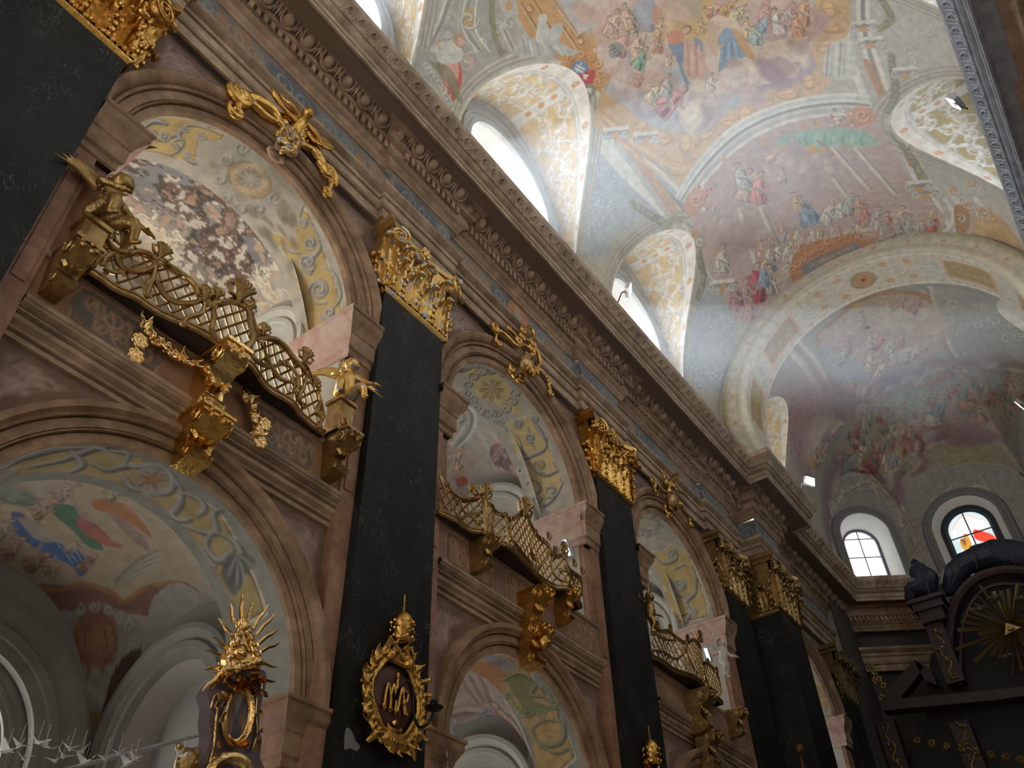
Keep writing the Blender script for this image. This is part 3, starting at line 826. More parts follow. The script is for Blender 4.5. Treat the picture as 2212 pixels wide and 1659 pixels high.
# window wall of each bay: clerestory wall with an arched opening, splayed jamb, glazing
def clerestory(n, cx, hw, rw, zc, right=False, x0=0, x1=0, ztop=23.2):
    sg = -1 if right else 1; Y = lambda y: (2 * YC - y) if right else y
    mb = MB()
    th = np.linspace(0, pi, 33)
    # wall face around the opening (between opening contour and an outer rectangle-ish contour)
    inner = [(cx + rw, 17.0)] + [(cx + rw * cos(t), zc + rw * sin(t)) for t in th] + [(cx - rw, 17.0)]
    outer = [(cx + hw + .3, 17.0)] + [(cx + (hw + .3) * (1 if cos(t) > 0 else -1) * min(1, abs(cos(t)) * 1.6), min(ztop, zc + (ztop - zc) * min(1, sin(t) * 1.6))) for t in th] + [(cx - hw - .3, 17.0)]
    mb.grid([[(x, Y(.2), z) for x, z in inner], [(x, Y(.2), z) for x, z in outer]])
    struct('wall_%s_clerestory' % ('right' if right else 'left'), mb, M_GREYW, False)
    jb = MB(); r2 = rw * .80
    j2 = [(cx + r2, 17.0)] + [(cx + r2 * cos(t), zc - .1 + r2 * sin(t)) for t in th] + [(cx - r2, 17.0)]
    jb.grid([[(x, Y(.2), z) for x, z in inner], [(x, Y(.95), z) for x, z in j2]])
    struct('window_%d_splay' % n, jb, M_WHITE)
    ring = MB()
    prof = [(rw - .02, .22), (rw - .02, .12), (rw + .08, .09), (rw + .12, .13), (rw + .22, .13), (rw + .25, .07), (rw + .33, .07), (rw + .35, .22)]
    P = [[(cx + r * cos(t), Y(y), zc + r * sin(t)) for r, y in prof] for t in th]
    P = [[(cx + r, Y(y), 17.0) for r, y in prof]] + P + [[(cx - r, Y(y), 17.0) for r, y in prof]]
    ring.grid(P); struct('trim_window_surround', ring, M_GREYW)
    # leaded glazing: frame with bars and a bright pane
    fr = MB()
    fr.tube([(x, Y(.95), z) for x, z in j2], .05, 5)
    for zz in np.arange(17.6, zc + r2, .75):
        h = sqrt(max(0, r2 * r2 - max(0, zz - zc) ** 2)); fr.tube([(cx - h, Y(.95), zz), (cx + h, Y(.95), zz)], .022, 4)
    for xx in (-.5, 0, .5): fr.tube([(cx + xx * r2, Y(.95), 17), (cx + xx * r2, Y(.95), zc + r2 * sqrt(1 - xx * xx))], .025, 4)
    struct('window_%d' % n, fr, M_IRON)
for n_, (k, rw, zc) in enumerate(((1, 1.6, 20.1), (2, 1.70, 20.15), (3, 1.5, 20.25))):
    cx, hw, zt = LUN[k]
    clerestory(n_ + 1, cx, hw, rw, zc)
    clerestory(n_ + 5, cx, hw, rw, zc, True)
clerestory(30, -2.5, 2.1, 1.4, 20.2); clerestory(31, -2.5, 2.1, 1.4, 20.2, True)
clerestory(4, 25.45, 1.75, 1.1, 20.0); clerestory(32, 25.45, 1.75, 1.1, 20.0, True)
# wall piers between the lunettes, from the cornice up to the springing of the vault
def pierwall(right):
    mb = MB(); Y = lambda y: (2 * YC - y) if right else y
    xs = [-9] + sum([[c - h, c + h] for c, h, _ in LUN + [(25.45, 1.75, 0)]], []) + [31]
    for a, b in zip(xs[::2], xs[1::2]):
        mb.add([(a, Y(-.1), 17.0), (b, Y(-.1), 17.0), (b, Y(-.1), ZV + .02), (a, Y(-.1), ZV + .02)], [(0, 1, 2, 3)])
    for c, h, _ in LUN + [(25.45, 1.75, 0)]:
        for s_ in (-1, 1):
            x = c + s_ * h
            zz = Z0L; yv = YC + sqrt(RV ** 2 - (zz - ZV) ** 2)
            mb.add([(x, Y(-.1), 17.0), (x, Y(.25), 17.0), (x, Y(.25), zz), (x, Y(yv), zz), (x, Y(-.1), ZV)], [(0, 1, 2, 3, 4)])
    struct('wall_%s_upper' % ('right' if right else 'left'), mb, M_GREYW, False)
pierwall(False); pierwall(True)

# transverse arch in front of the chancel
AZ, AX0, AX1, AR, AO = 18.9, 21.6, 23.2, 4.16, 4.86
def Fa_s(a, b):
    th = -.43 + a * (pi + .86)
    return st(AX0 + b * (AX1 - AX0), YC + AR * np.cos(th), AZ + AR * np.sin(th))
AS = PSurf(Fa_s, AR * (pi + .86), AX1 - AX0, 30, (.66, .62, .55), seed=11, mottle=.04, n=120)
def Fa_f(a, b):
    th = -.40 + a * (pi + .80); r = AR + b * (AO - AR)
    return st(AX0 - .02 * b, YC + r * np.cos(th), AZ + r * np.sin(th))
AF = PSurf(Fa_f, AR * (pi + .8), AO - AR, 30, (.56, .52, .44), seed=12, mottle=.04, n=120)
mb = MB()
for x in (AX0 + .03, AX1):
    P = [[(x, YC + r * cos(t), AZ + r * sin(t)) for r in (AR, 5.6)] for t in np.linspace(-.5, pi + .5, 80)]
    mb.grid(P)
struct('trim_transverse_arch', mb, M_PLAIN)
rope = MB()
P = []
for t in np.linspace(-.35, pi + .35, 260):
    rr = .055 + .012 * sin(t * 60)
    P.append((AX0 - .05, YC + (AO + .04) * cos(t), AZ + (AO + .04) * sin(t)))
rope.tube(P, [.06 + .015 * sin(i * 1.4) for i in range(260)], 6)
struct('trim_green_garland_moulding', rope, mat('olive_garland', (.30, .26, .10), .7, col2=(.42, .36, .16), scale=6))
# jamb pieces of the arch down to the cornice
mb = MB()
for s_ in (1, -1):
    Y = lambda y: y if s_ > 0 else 2 * YC - y
    mb.box(AX0, AX1, min(Y(-1.45), Y(.3)), max(Y(-1.45), Y(.3)), 16.9, 17.6)
struct('trim_arch_foot', mb, M_WHITE, False)

# apse: canted left wall, end wall, canted right wall, ribbed conch
CP = np.array([31.5, -.2]); CD = np.array([cos(math.radians(57)), -sin(math.radians(57))])
LC = 3.35; CQ = CP + CD * LC                          # canted wall ends at CQ
XE = CQ[0]
def wallpatch(name, p0, p1, wins, ztop, zb=12.0, base=(.36, .345, .32), res=26, seed=5):
    """wall from plan point p0 to p1 with one arched window (centre s, half width, springing z, sill z)"""
    p0, p1 = np.array(p0, float), np.array(p1, float); L = np.linalg.norm(p1 - p0); t = (p1 - p0) / L
    s0, hw, zs, sill, hwo = wins
    def F(a, b):
        # columns: parameter a along wall; b from contour to top
        s = a * L; x = p0[0] + t[0] * s; y = p0[1] + t[1] * s
        d = np.abs(s - s0); z_op = np.where(d < hw, zs + np.sqrt(np.maximum(0, hw * hw - d * d)), sill)
        return st(x, y, z_op + b * (ztop - z_op))
    S = PSurf(F, L, ztop - sill, res, base, seed=seed)
    return S, L, t
# left canted wall window (white glazing) and end wall window (stained glass)
w1 = (1.55, .98, 19.75, 17.45, 1.2)
S1, L1, T1 = wallpatch('wall_apse_left', CP, CQ, w1, 22.6, seed=31)
w2 = (abs(CQ[1] + 5.0), 1.25, 19.3, 16.5, 1.2)
S2, L2, T2 = wallpatch('wall_apse_end', CQ, (XE, 2 * YC - CQ[1]), w2, 22.6, seed=32)
RC = (31.5, 2 * YC + .2)
S3, L3, T3 = wallpatch('wall_apse_right', (XE, 2 * YC - CQ[1]), RC, (1.73, .86, 19.3, 17.45, 1.2), 22.6, seed=33)
lowm = MB()
def vquad(mb, a, b, z0, z1): mb.add([(*a, z0), (*b, z0), (*b, z1), (*a, z1)], [(0, 1, 2, 3)])
vquad(lowm, (29.0, -.15), CP, 0, 23); vquad(lowm, CP, CQ, 0, 17.45); vquad(lowm, CQ, (XE, 2 * YC - CQ[1]), 0, 16.5)
vquad(lowm, (XE, 2 * YC - CQ[1]), RC, 0, 17.45); vquad(lowm, RC, (29, 2 * YC + .15), 0, 23)
struct('wall_apse_lower', lowm, mat('dark_apse_stone', (.06, .05, .043), .7, col2=(.085, .073, .06), scale=1.5), False)
# conch vault between the last bay and the three apse walls
rimpts = []
def rim(a):
    # a 0..1 from left springing to right springing
    pts = [(29.4, -.12, 18.5), (31.3, -.2, 18.6)]
    for s in np.linspace(0, 1, 13): 
        p = CP + CD * LC * s; pts.append((p[0], p[1], 18.8 + 2.9 * sin(pi * s) ** .6 + 1.2 * s))
    for s in np.linspace(0.08, 1, 13):
        y = CQ[1] + (2 * YC - 2 * CQ[1]) * s; pts.append((XE, y, 20.0 + 1.5 * sin(pi * s) ** .6))
    for s in np.linspace(0.08, 1, 13):
        p = np.array([XE, 2 * YC - CQ[1]]) * (1 - s) + np.array(RC) * s; pts.append((p[0], p[1], 18.8 + 2.9 * sin(pi * s) ** .6 + 1.2 * (1 - s)))
    pts += [(31.3, 2 * YC + .2, 18.6), (29.4, 2 * YC + .12, 18.5)]
    pts = np.array(pts); c = np.concatenate([[0], np.cumsum(np.linalg.norm(np.diff(pts, axis=0), axis=1))]); c /= c[-1]
    return np.stack([np.interp(a, c, pts[:, i]) for i in range(3)], -1)
def Fc(a, b):
    R_ = rim(a); th = a * pi
    A_ = np.stack([np.full(np.shape(a), 29.3), YC + RV * np.cos(th), ZV + RV * np.sin(th)], -1)
    b = b[..., None]; out = A_ * (1 - b) + R_ * b
    out[..., 2] += (1.3 * np.sin(pi * np.clip(b[..., 0] * .9, 0, 1)) * np.sin(th) ** 1.0)
    return out
CON = PSurf(Fc, 15.0, 5.0, 26, (.42, .40, .37), seed=14, mottle=.08, n=120)

# ---------------------------------------------------------------- chapels behind the arcade: vaults, side arches, back windows
def chapel(k, upper, res=34):
    cx, cz, r = (UP if upper else LO)[k]
    zb = cz - (.25 if upper else .25); hx = r + .12; ya, yb = 1.1, 4.1
    def H(x, y):
        u = np.clip(np.abs(x - cx) / hx, 0, 1); v = np.clip(np.abs(y - 2.6) / 1.5, 0, 1)
        return zb + (2.72 - .50 * u ** 2 - .30 * v ** 2 - 1.92 * (u * v) ** 3.0)
    def F(a, b):
        x = cx - hx + a * 2 * hx; y = ya + b * (yb - ya)
        return st(x, y, H(x, y))
    return PSurf(F, 2 * hx, yb - ya, res, (.46, .41, .36), seed=90 + 3 * k + upper, mottle=.1)
CHU = {k: chapel(k, True, 50 if k == 0 else 36) for k in range(4)}
CHL = {k: chapel(k, False, 50 if k == 0 else 36) for k in range(4)}
def arch_ring(name, axis, c, zc, r, w_, pos, proud, m, drop=2.6, rows=None):
    """moulded arch on a plane: axis 'y' -> plane y = pos, 'x' -> plane x = pos; proud = how far it stands out (signed)"""
    prof = [(r, 0), (r, proud * .6), (r + .22 * w_, proud * .6), (r + .25 * w_, proud * .8), (r + .45 * w_, proud * .8), (r + .5 * w_, proud * .55), (r + .62 * w_, proud * .7), (r + .8 * w_, proud), (r + .97 * w_, proud), (r + w_, 0)]
    P = []
    for t in [None] + list(np.linspace(0, pi, 41)) + ['e']:
        row = []
        for q, d in prof:
            if t is None: h, z = q, zc - drop
            elif t == 'e': h, z = -q, zc - drop
            else: h, z = q * cos(t), zc + q * sin(t)
            row.append((c + h, pos + d, z) if axis == 'y' else (pos + d, c + h, z))
        P.append(row)
    mb = MB(); mb.grid(P); return struct(name, mb, m)
def flatwall(axis, pos, a0, a1, z0, z1, c, zc, r, name, m):
    """plane wall with an arched opening"""
    mb = MB(); th = np.linspace(0, pi, 33)
    inn = [(c + r, z0)] + [(c + r * cos(t), zc + r * sin(t)) for t in th] + [(c - r, z0)]
    out = [(a1, z0)] + [(a1 if t < pi / 4 else (a0 if t > 3 * pi / 4 else c + (a1 - c) * (1 - (t - pi / 4) / (pi / 4)) if t < pi / 2 else c - (c - a0) * ((t - pi / 2) / (pi / 4))), zc + (z1 - zc) * min(1, sin(t) * 1.415)) for t in th] + [(a0, z0)]
    f = (lambda h, z: (h, pos, z)) if axis == 'y' else (lambda h, z: (pos, h, z))
    mb.grid([[f(*p) for p in inn], [f(*p) for p in out]])
    return struct(name, mb, m, False)
M_ARCHG = mat('grey_chapel_moulding', (.27, .265, .235), .8, col2=(.34, .33, .295), scale=2)
M_ARCHC = mat('cream_chapel_moulding', (.50, .485, .42), .8, col2=(.57, .55, .49), scale=2)
M_CHW = mat('chapel_wall_grey', (.40, .39, .37), .85, col2=(.47, .46, .44), scale=1)
M_GLOW = mat('bright_window_pane', (.9, .95, 1.0), .5, emis=(.9, .95, 1.0), estr=2.5)
def chapel_walls(k, upper):
    cx, cz, r = (UP if upper else LO)[k]; zb = cz - .25; hx = r + .12
    ms = M_ARCHC if (upper or k > 0) else M_ARCHG
    z0 = zb - 2.9
    # window (outer) wall
    flatwall('y', 4.02, cx - hx - .3, cx + hx + .3, z0, zb + 3, cx, cz - .1, 1.25, 'wall_chapel_back', M_CHW)
    arch_ring('trim_chapel_back_arch', 'y', cx, cz - .05, 1.2, .65, 4.02, -.22, ms)
    arch_ring('trim_chapel_back_arch', 'y', cx, cz - .05, .95, .28, 4.15, -.08, ms)
    for sd in (-1, 1):
        pos = cx + sd * (hx - .02)
        flatwall('x', pos, .9, 4.4, z0, zb + 3, 2.6, cz + .25, .95, 'wall_chapel_side', M_CHW)
        arch_ring('trim_chapel_side_arch', 'x', 2.6, cz + .28, .93, .42, pos, -sd * .20, ms)
        # soffit of the side arch
        mb = MB(); th = [None] + list(np.linspace(0, pi, 31)) + ['e']; P = []
        for t in th:
            if t is None: h, z = .95, z0
            elif t == 'e': h, z = -.95, z0
            else: h, z = .95 * cos(t), cz + .25 + .95 * sin(t)
            P.append([(pos, 2.6 + h, z), (pos + sd * .45, 2.6 + h * .97, z - .03)])
        mb.grid(P); struct('trim_side_arch_soffit', mb, M_PLAIN)
        mb = MB(); mb.box(min(pos + sd * .45, pos + sd * .5), max(pos + sd * .45, pos + sd * .5), 1.3, 4.2, z0, zb + 2)
        struct('wall_chapel_side', mb, M_CHW, False)
    mb = MB(); n = 20
    mb.add([(cx + .98 * cos(t), 4.3, cz - .05 + .98 * sin(t)) for t in np.linspace(0, pi, n)] + [(cx - .98, 4.3, z0), (cx + .98, 4.3, z0)], [tuple(range(n + 2))])
    struct('window_%d' % (10 + k + 4 * upper), mb, M_GLOW, False)
for k in range(4):
    for up in (False, True): chapel_walls(k, up)
for k in range(4):
    cx = UP[k][0]
    area('daylight_gallery', (cx - .2, 3.9, 10.6), (.1, -1, .45), 1.9, 2.2, 16 if k else 90, (1.0, .93, .82) if k == 0 else (1, .95, .88))
    area('daylight_chapel', (cx - .2, 3.9, 4.4), (.1, -1, .5), 1.9, 2.0, 7 if k == 0 else 9, (1.0, .96, .9))

# ================================================================ frescoes (points are where each motif sits in the photograph, carried onto the real surface)
SKY, CLD, CLS = (.47, .51, .56), (.66, .56, .52), (.42, .31, .33)
ROS, ORG, ORD, ORL = (.62, .44, .40), (.58, .34, .14), (.36, .17, .06), (.72, .50, .27)
STN, STD, STL = (.50, .485, .45), (.30, .285, .27), (.70, .685, .65)
GRN, BLU, RED, PNK, SKN, VIO = (.20, .34, .27), (.25, .34, .50), (.52, .15, .13), (.62, .36, .33), (.66, .46, .37), (.33, .22, .26)
SG = (STD, STN, STL)
BG = ((.27, .31, .37), (.43, .47, .53), (.62, .65, .70))
c = NV.cv
# --- painted architecture as a ground: greys between the windows, bluish on the piers
for p, col in (([(880, -30), (1130, -30), (1110, 60), (1200, 150), (1240, 260), (1130, 130), (980, 180), (900, 130)], (.40, .39, .36)),
               ([(1200, 170), (1330, 270), (1480, 330), (1480, 420), (1530, 560), (1600, 680), (1560, 840), (1520, 850), (1480, 760), (1450, 500), (1340, 500), (1300, 560), (1240, 520), (1270, 350)], (.42, .45, .49)),
               ([(1820, -20), (2070, -20), (2120, 130), (1960, 240), (1960, 330), (2060, 470), (2212, 560), (2212, 640), (1900, 260), (1820, 120)], (.50, .49, .46))):
    c.poly(p, col, soft=.12, warp=.15)
R = random.Random(3)
for i in range(70):                                  # loose painted relief in the grey fields
    x, y = R.choice([(R.uniform(900, 1110), R.uniform(-10, 130)), (R.uniform(1260, 1450), R.uniform(260, 480)), (R.uniform(1250, 1330), R.uniform(300, 540)), (R.uniform(1500, 1600), R.uniform(600, 830)), (R.uniform(1840, 2060), R.uniform(-10, 200))])
    c.curl(x, y, R.uniform(8, 18), R.uniform(0, 6), R.choice([-1, 1]) * 1.1, 4, BG if 1230 < x < 1600 else SG, tail=1)
for o_ in range(5):
    c.stroke([(948 + 9 * o_, -10), (930 + 8 * o_, 50), (908 + 5 * o_, 115)], 6, SG[o_ % 3]); c.stroke([(1000 + 8 * o_, -10), (990 + 9 * o_, 60), (1020 + 9 * o_, 110)], 5, SG[(o_ + 1) % 3])
c.ell(1012, 40, 14, 22, (.50, .36, .16), ang=.4); c.curl(1012, 42, 24, 0, 1.2, 7, SG); c.poly([(1080, -10), (1130, -10), (1120, 30), (1090, 35)], (.52, .51, .48)); c.ell(1100, 12, 9, 9, ORG)
c.stroke([(1062, 0), (1066, 60), (1080, 110), (1100, 120)], 14, (.28, .27, .17), warp=.04); c.stroke([(1085, 60), (1110, 110)], 16, (.58, .57, .54), sp=False); c.stroke([(1090, 66), (1108, 104)], 7, (.33, .30, .22), sp=False)
# diagonal painted entablatures (left and right of the fresco)
def band(pts, w, cols, n=5, cv=None):
    cv = cv or c
    pts = np.array(pts, float); d = _unit(pts[-1] - pts[0]); nrm = np.array([-d[1], d[0]])
    for i in range(n):
        o = (i / (n - 1) - .5) * w
        cv.stroke([tuple(p + nrm * o) for p in pts], w / n * 1.3, cols[i % len(cols)], soft=.15)
band([(1180, 60), (1330, 300), (1500, 480), (1610, 640)], 60, [STN, STL, (.46, .46, .47), STD, STL], 7)
band([(1340, 300), (1460, 470), (1560, 600)], 22, [ORG, (.50, .33, .22), STN], 3)
band([(1850, -10), (1870, 130), (1990, 420), (2040, 560)], 60, [STN, STL, STD, STL, STN], 7)
band([(1878, 128), (1925, 240)], 16, [ORG, (.50, .27, .14)], 2); band([(1945, 300), (1975, 355)], 14, [ORG, (.50, .27, .14)], 2)
# stone bands around the window penetrations on the vault side
def lun_band(S_, k, cv, right=False, n=7):
    cx, hw, zt = (LUN + [(25.45, 1.75, 22.1)])[k]
    for i, col in enumerate(((.64, .60, .52), STN, (.36, .335, .30), (.52, .49, .43), (.36, .335, .30), (.55, .53, .47), (.40, .38, .34))[:n]):
        pts = []
        for t in np.linspace(0.02, pi - .02, 40):
            o_ = .02 + .058 * i; z = Z0L + (zt - Z0L + o_) * sin(t); x = cx + (hw + o_) * cos(t)
            th = math.asin(min(.999, (z - ZV) / RV)); th = pi - th if right else th
            pts.append((x - (-3 if cv is NV.cv else 23.1), th * RV))
        cv.stroke(pts, .062, col, px=False)
for k_ in (1, 2, 3): lun_band(None, k_, NV.cv); 
for k_ in (2, 3): lun_band(None, k_, NV.cv, True)
lun_band(None, 4, CVT.cv, False, 4)
# gold coffered frame of the great fresco
c.poly([(1115, -30), (1195, -30), (1250, 75), (1275, 55), (1340, 155), (1300, 195), (1250, 200), (1210, 130), (1160, 110), (1120, 40)], ORG, sp=False)
c.poly([(1300, 190), (1345, 228), (1400, 270), (1480, 292), (1550, 240), (1655, 195), (1722, 160), (1755, 100), (1765, -30), (1838, -30), (1835, 60), (1815, 135), (1775, 205), (1700, 262), (1600, 315), (1540, 370), (1480, 420), (1440, 360), (1360, 325), (1280, 270)], (.62, .43, .24), sp=False)
for i, (x, y) in enumerate([(1790, 20), (1792, 60), (1785, 100), (1745, 175), (1700, 205), (1650, 232), (1610, 250), (1575, 262), (1530, 285), (1480, 310), (1430, 300), (1380, 280)]):
    c.ell(x, y, 24, 13, ORD, ang=i, soft=.3, a=.45); c.ell(x, y - 2, 18, 10, ORL, ang=i, soft=.3); c.stroke([(x - 12, y), (x + 12, y - 3)], 4, ORG); c.ell(x + 24, y + 6, 5, 5, (.60, .30, .14))
for k_ in range(4):
    c.stroke([(1300 + 2 * k_, 240 + 12 * k_), (1400, 315 + 14 * k_), (1480, 350 + 14 * k_), (1620, 290 + 10 * k_), (1760, 220 + 10 * k_)], 4, (ORG, ORL, (.50, .32, .17), ORL)[k_])
for p in ([(1150, 0), (1215, 110)], [(1125, 10), (1180, 100)], [(1215, 60), (1290, 170)], [(1275, 60), (1335, 152)], [(1185, -10), (1250, 80)], [(1250, 78), (1278, 58)]):
    c.stroke(p, 9, ORD, sp=False); c.stroke([(a - 3, b - 2) for a, b in p], 4, ORL, sp=False)
for x, y in ((1145, 20), (1165, 60), (1200, 90), (1255, 90), (1285, 110), (1300, 140), (1270, 140), (1320, 150)): c.ell(x, y, 9, 8, ORD); c.ell(x - 1, y - 1, 6, 5, ORL)
# sky of the great fresco
sky = [(1200, -40), (1218, 20), (1250, 72), (1275, 52), (1340, 152), (1316, 178), (1352, 228), (1392, 262), (1455, 283), (1549, 250), (1651, 190), (1720, 158), (1753, 100), (1758, -40)]
c.poly(sky, (.62, .52, .47), sp=False)
c.poly([(1320, 185), (1352, 225), (1400, 262), (1460, 280), (1560, 245), (1640, 192), (1560, 150), (1420, 150)], SKY, soft=.2, warp=.1)
c.poly([(1202, -20), (1215, 15), (1250, 65), (1290, 60), (1270, 20), (1240, -30)], (.50, .53, .55), soft=.15)
c.poly([(1420, -40), (1440, 60), (1490, 90), (1560, 70), (1600, 20), (1640, -40)], (.66, .46, .19), soft=.35, warp=.12)
c.poly([(1460, 0), (1515, 0), (1510, 45), (1470, 40)], (.50, .42, .32), soft=.1)
for x, y, w_, h, l, d in ((1290, 20, 90, 40, CLD, ROS), (1330, 120, 70, 60, CLD, ROS), (1390, 165, 130, 60, CLD, (.52, .42, .46)), (1600, 150, 200, 60, (.72, .62, .57), (.50, .36, .37)), (1690, 130, 120, 60, (.70, .60, .55), CLS), (1672, 150, 90, 50, (.52, .38, .38), (.36, .24, .27)), (1500, 245, 80, 70, (.70, .62, .60), (.42, .34, .42)), (1530, 190, 130, 40, CLD, (.56, .46, .46)), (1580, 45, 110, 50, (.70, .58, .50), (.60, .44, .40)), (1730, 60, 60, 120, (.66, .52, .48), (.50, .34, .34)), (1400, 210, 90, 50, (.60, .52, .54), (.46, .40, .47)), (1450, 20, 60, 40, ROS, (.60, .45, .32)), (1660, 20, 120, 60, (.64, .50, .46), (.55, .36, .34))):
    c.cloud(x, y, w_, h, l, d)
# crisp cloud banks
for pts, col, sft in (([(1545, 165), (1570, 145), (1610, 132), (1650, 138), (1680, 128), (1715, 138), (1725, 155), (1700, 172), (1650, 182), (1600, 190), (1560, 185)], (.68, .56, .47), .03), ([(1630, 135), (1660, 122), (1700, 128), (1722, 148), (1700, 168), (1660, 172), (1640, 160)], (.44, .30, .27), .08), ([(1560, 160), (1600, 145), (1630, 150), (1625, 172), (1585, 180), (1562, 176)], (.76, .66, .56), .1),
                      ([(1468, 262), (1472, 238), (1495, 218), (1525, 215), (1548, 232), (1545, 262), (1520, 285), (1490, 290)], (.66, .57, .50), .03), ([(1515, 225), (1545, 235), (1543, 262), (1520, 282), (1500, 285), (1520, 260)], (.40, .31, .34), .1), ([(1475, 245), (1495, 228), (1510, 240), (1498, 262), (1480, 262)], (.78, .70, .62), .08),
                      ([(1640, 110), (1675, 88), (1720, 80), (1745, 95), (1742, 125), (1715, 135), (1690, 122), (1660, 128)], (.66, .53, .45), .03), ([(1700, 85), (1745, 92), (1742, 118), (1715, 112)], (.50, .36, .32), .08),
                      ([(1495, 185), (1540, 160), (1580, 165), (1590, 190), (1550, 205), (1510, 205)], (.68, .58, .49), .04), ([(1350, 175), (1375, 150), (1420, 148), (1440, 165), (1420, 190), (1375, 195)], (.62, .48, .43), .05), ([(1235, 10), (1260, 5), (1290, 20), (1280, 38), (1250, 36)], (.60, .42, .37), .05), ([(1280, 60), (1330, 50), (1360, 80), (1340, 110), (1300, 100)], (.62, .46, .38), .06)):
    c.poly(pts, col, soft=sft, warp=.03)
# figures: greatest first
c.fig(1398, 28, 78, (.38, .36, .44), .1, (.27, .25, .33)); c.poly([(1372, 5), (1405, -5), (1425, 20), (1412, 50), (1388, 62), (1372, 45)], (.42, .42, .50)); c.poly([(1412, 10), (1432, 30), (1412, 52)], (.55, .30, .22))
c.poly([(1478, 95), (1512, 92), (1525, 130), (1520, 165), (1488, 172), (1478, 140)], (.66, .44, .38)); c.poly([(1445, 75), (1470, 70), (1478, 110), (1475, 150), (1490, 178), (1480, 180), (1462, 130), (1445, 100)], (.26, .31, .45), warp=.02)
c.poly([(1440, 70), (1472, 68), (1475, 90), (1448, 95)], (.62, .30, .20)); c.ell(1483, 65, 10, 12, (.28, .18, .12)); c.ell(1481, 66, 7, 9, SKN); c.stroke([(1445, 72), (1446, 55)], 5, SKN); c.poly([(1498, 80), (1515, 88), (1518, 112), (1505, 105)], (.33, .33, .45)); c.poly([(1500, 62), (1525, 72), (1510, 78), (1495, 72)], (.60, .38, .14))
for q in range(4): c.stroke([(1486 + 8 * q, 98), (1488 + 9 * q, 165)], 3, ((.50, .30, .27), (.74, .55, .49))[q % 2])
c.poly([(1562, 65), (1580, 62), (1598, 90), (1612, 120), (1592, 130), (1560, 152), (1552, 150), (1556, 110), (1550, 90)], (.30, .40, .55)); c.poly([(1582, 62), (1600, 72), (1632, 125), (1615, 125), (1590, 88)], (.60, .38, .20))
for q in range(4): c.stroke([(1568 + 6 * q, 92), (1562 + 12 * q, 142)], 3, ((.20, .28, .42), (.45, .55, .66))[q % 2])
c.stroke([(1560, 98), (1540, 110)], 5, SKN); c.ell(1545, 62, 9, 11, SKN); c.poly([(1528, 70), (1548, 72), (1550, 120), (1535, 110)], (.62, .45, .33))
for x, y, h, col, ln in ((1325, 50, 60, SKN, .3), (1355, 35, 55, (.58, .40, .30), -.3), (1345, 95, 55, PNK, .4), (1378, 100, 60, SKN, -.2), (1385, 125, 50, (.28, .44, .33), .5), (1420, 95, 40, (.55, .30, .22), 0), (1425, 60, 40, (.60, .42, .22), .3), (1450, 215, 80, (.58, .27, .26), .9), (1415, 200, 50, (.70, .62, .44), .6), (1440, 185, 50, (.52, .50, .50), .2), (1545, 20, 45, (.58, .32, .22), 1.2), (1575, 15, 40, ORG, .8), (1615, 60, 45, (.62, .45, .28), -.2), (1635, 70, 50, (.38, .50, .50), .3), (1655, 25, 45, PNK, .2), (1680, 45, 55, (.62, .56, .56), -.3), (1705, 30, 50, (.50, .36, .38), .3), (1735, 25, 60, (.66, .36, .22), .1), (1722, 55, 50, (.62, .32, .18), -.2), (1650, 50, 40, (.36, .44, .58), .5), (1380, 170, 35, PNK, .5), (1445, 130, 30, (.65, .48, .40), .4), (1535, 178, 40, (.62, .58, .54), .1), (1515, 55, 32, (.60, .40, .22), 0), (1600, 25, 38, (.55, .50, .30), .6)):
    c.fig(x, y, h, col, ln)
c.ell(1672, 160, 40, 18, (.36, .23, .26), soft=.5, ang=.3); c.cloud(1600, 168, 90, 40, (.72, .62, .58), (.58, .44, .42))
# date roundel
c.ell(1329, 109, 15, 17, (.36, .35, .33), soft=.05)
dk_ = (.03, .03, .03)
for (x, y), shp in (((1320, 98), '1'), ((1325, 104), '9'), ((1331, 111), '1'), ((1336, 117), '9')):
    ux, uy = np.array([-.75, .66]), np.array([.55, .83])
    ux, uy = np.array([.62, .78]), np.array([-.80, .60])          # along the text, up of the letters
    T = lambda a, b: (x + ux[0] * a - uy[0] * b, y + ux[1] * a - uy[1] * b)
    if shp == '1': c.stroke([T(0, -6.5), T(0, 6.5)], 1.6, dk_, sp=False)
    else:
        c.stroke([T(2.7 * cos(t), 3.0 + 3.2 * sin(t)) for t in np.linspace(0, 6.28, 9)], 1.6, dk_); c.stroke([T(2.7, 3), T(2.2, -4), T(-2.2, -6.5)], 1.3, dk_)
# coat of arms in its gilded cartouche, sitting girl in grey, allegory in red
c.ell(1256, 158, 50, 46, (.55, .27, .08), soft=.1, warp=.03)
for t in range(12): c.curl(1256 + 42 * cos(t * .52), 158 + 38 * sin(t * .52), 11, t, 1.1, 5, (ORD, ORG, ORL))
c.poly([(1236, 140), (1252, 130), (1268, 138), (1272, 158), (1250, 172), (1234, 162)], (.20, .27, .44)); c.poly([(1262, 156), (1284, 152), (1280, 180), (1258, 190), (1246, 176)], (.50, .07, .06))
for p in ([(1256, 136), (1246, 162)], [(1246, 141), (1262, 149)], [(1243, 148), (1259, 156)]): c.stroke(p, 3.5, (.75, .75, .72), sp=False)
c.poly([(1258, 160), (1272, 162), (1264, 174)], (.78, .78, .76), sp=False); c.stroke([(1272, 162), (1254, 182)], 2, (.72, .55, .3), sp=False)
c.poly([(1110, 115), (1130, 75), (1160, 85), (1185, 65), (1200, 75), (1215, 95), (1250, 112), (1232, 120), (1200, 118), (1190, 148), (1165, 128), (1115, 120)], (.50, .495, .50))
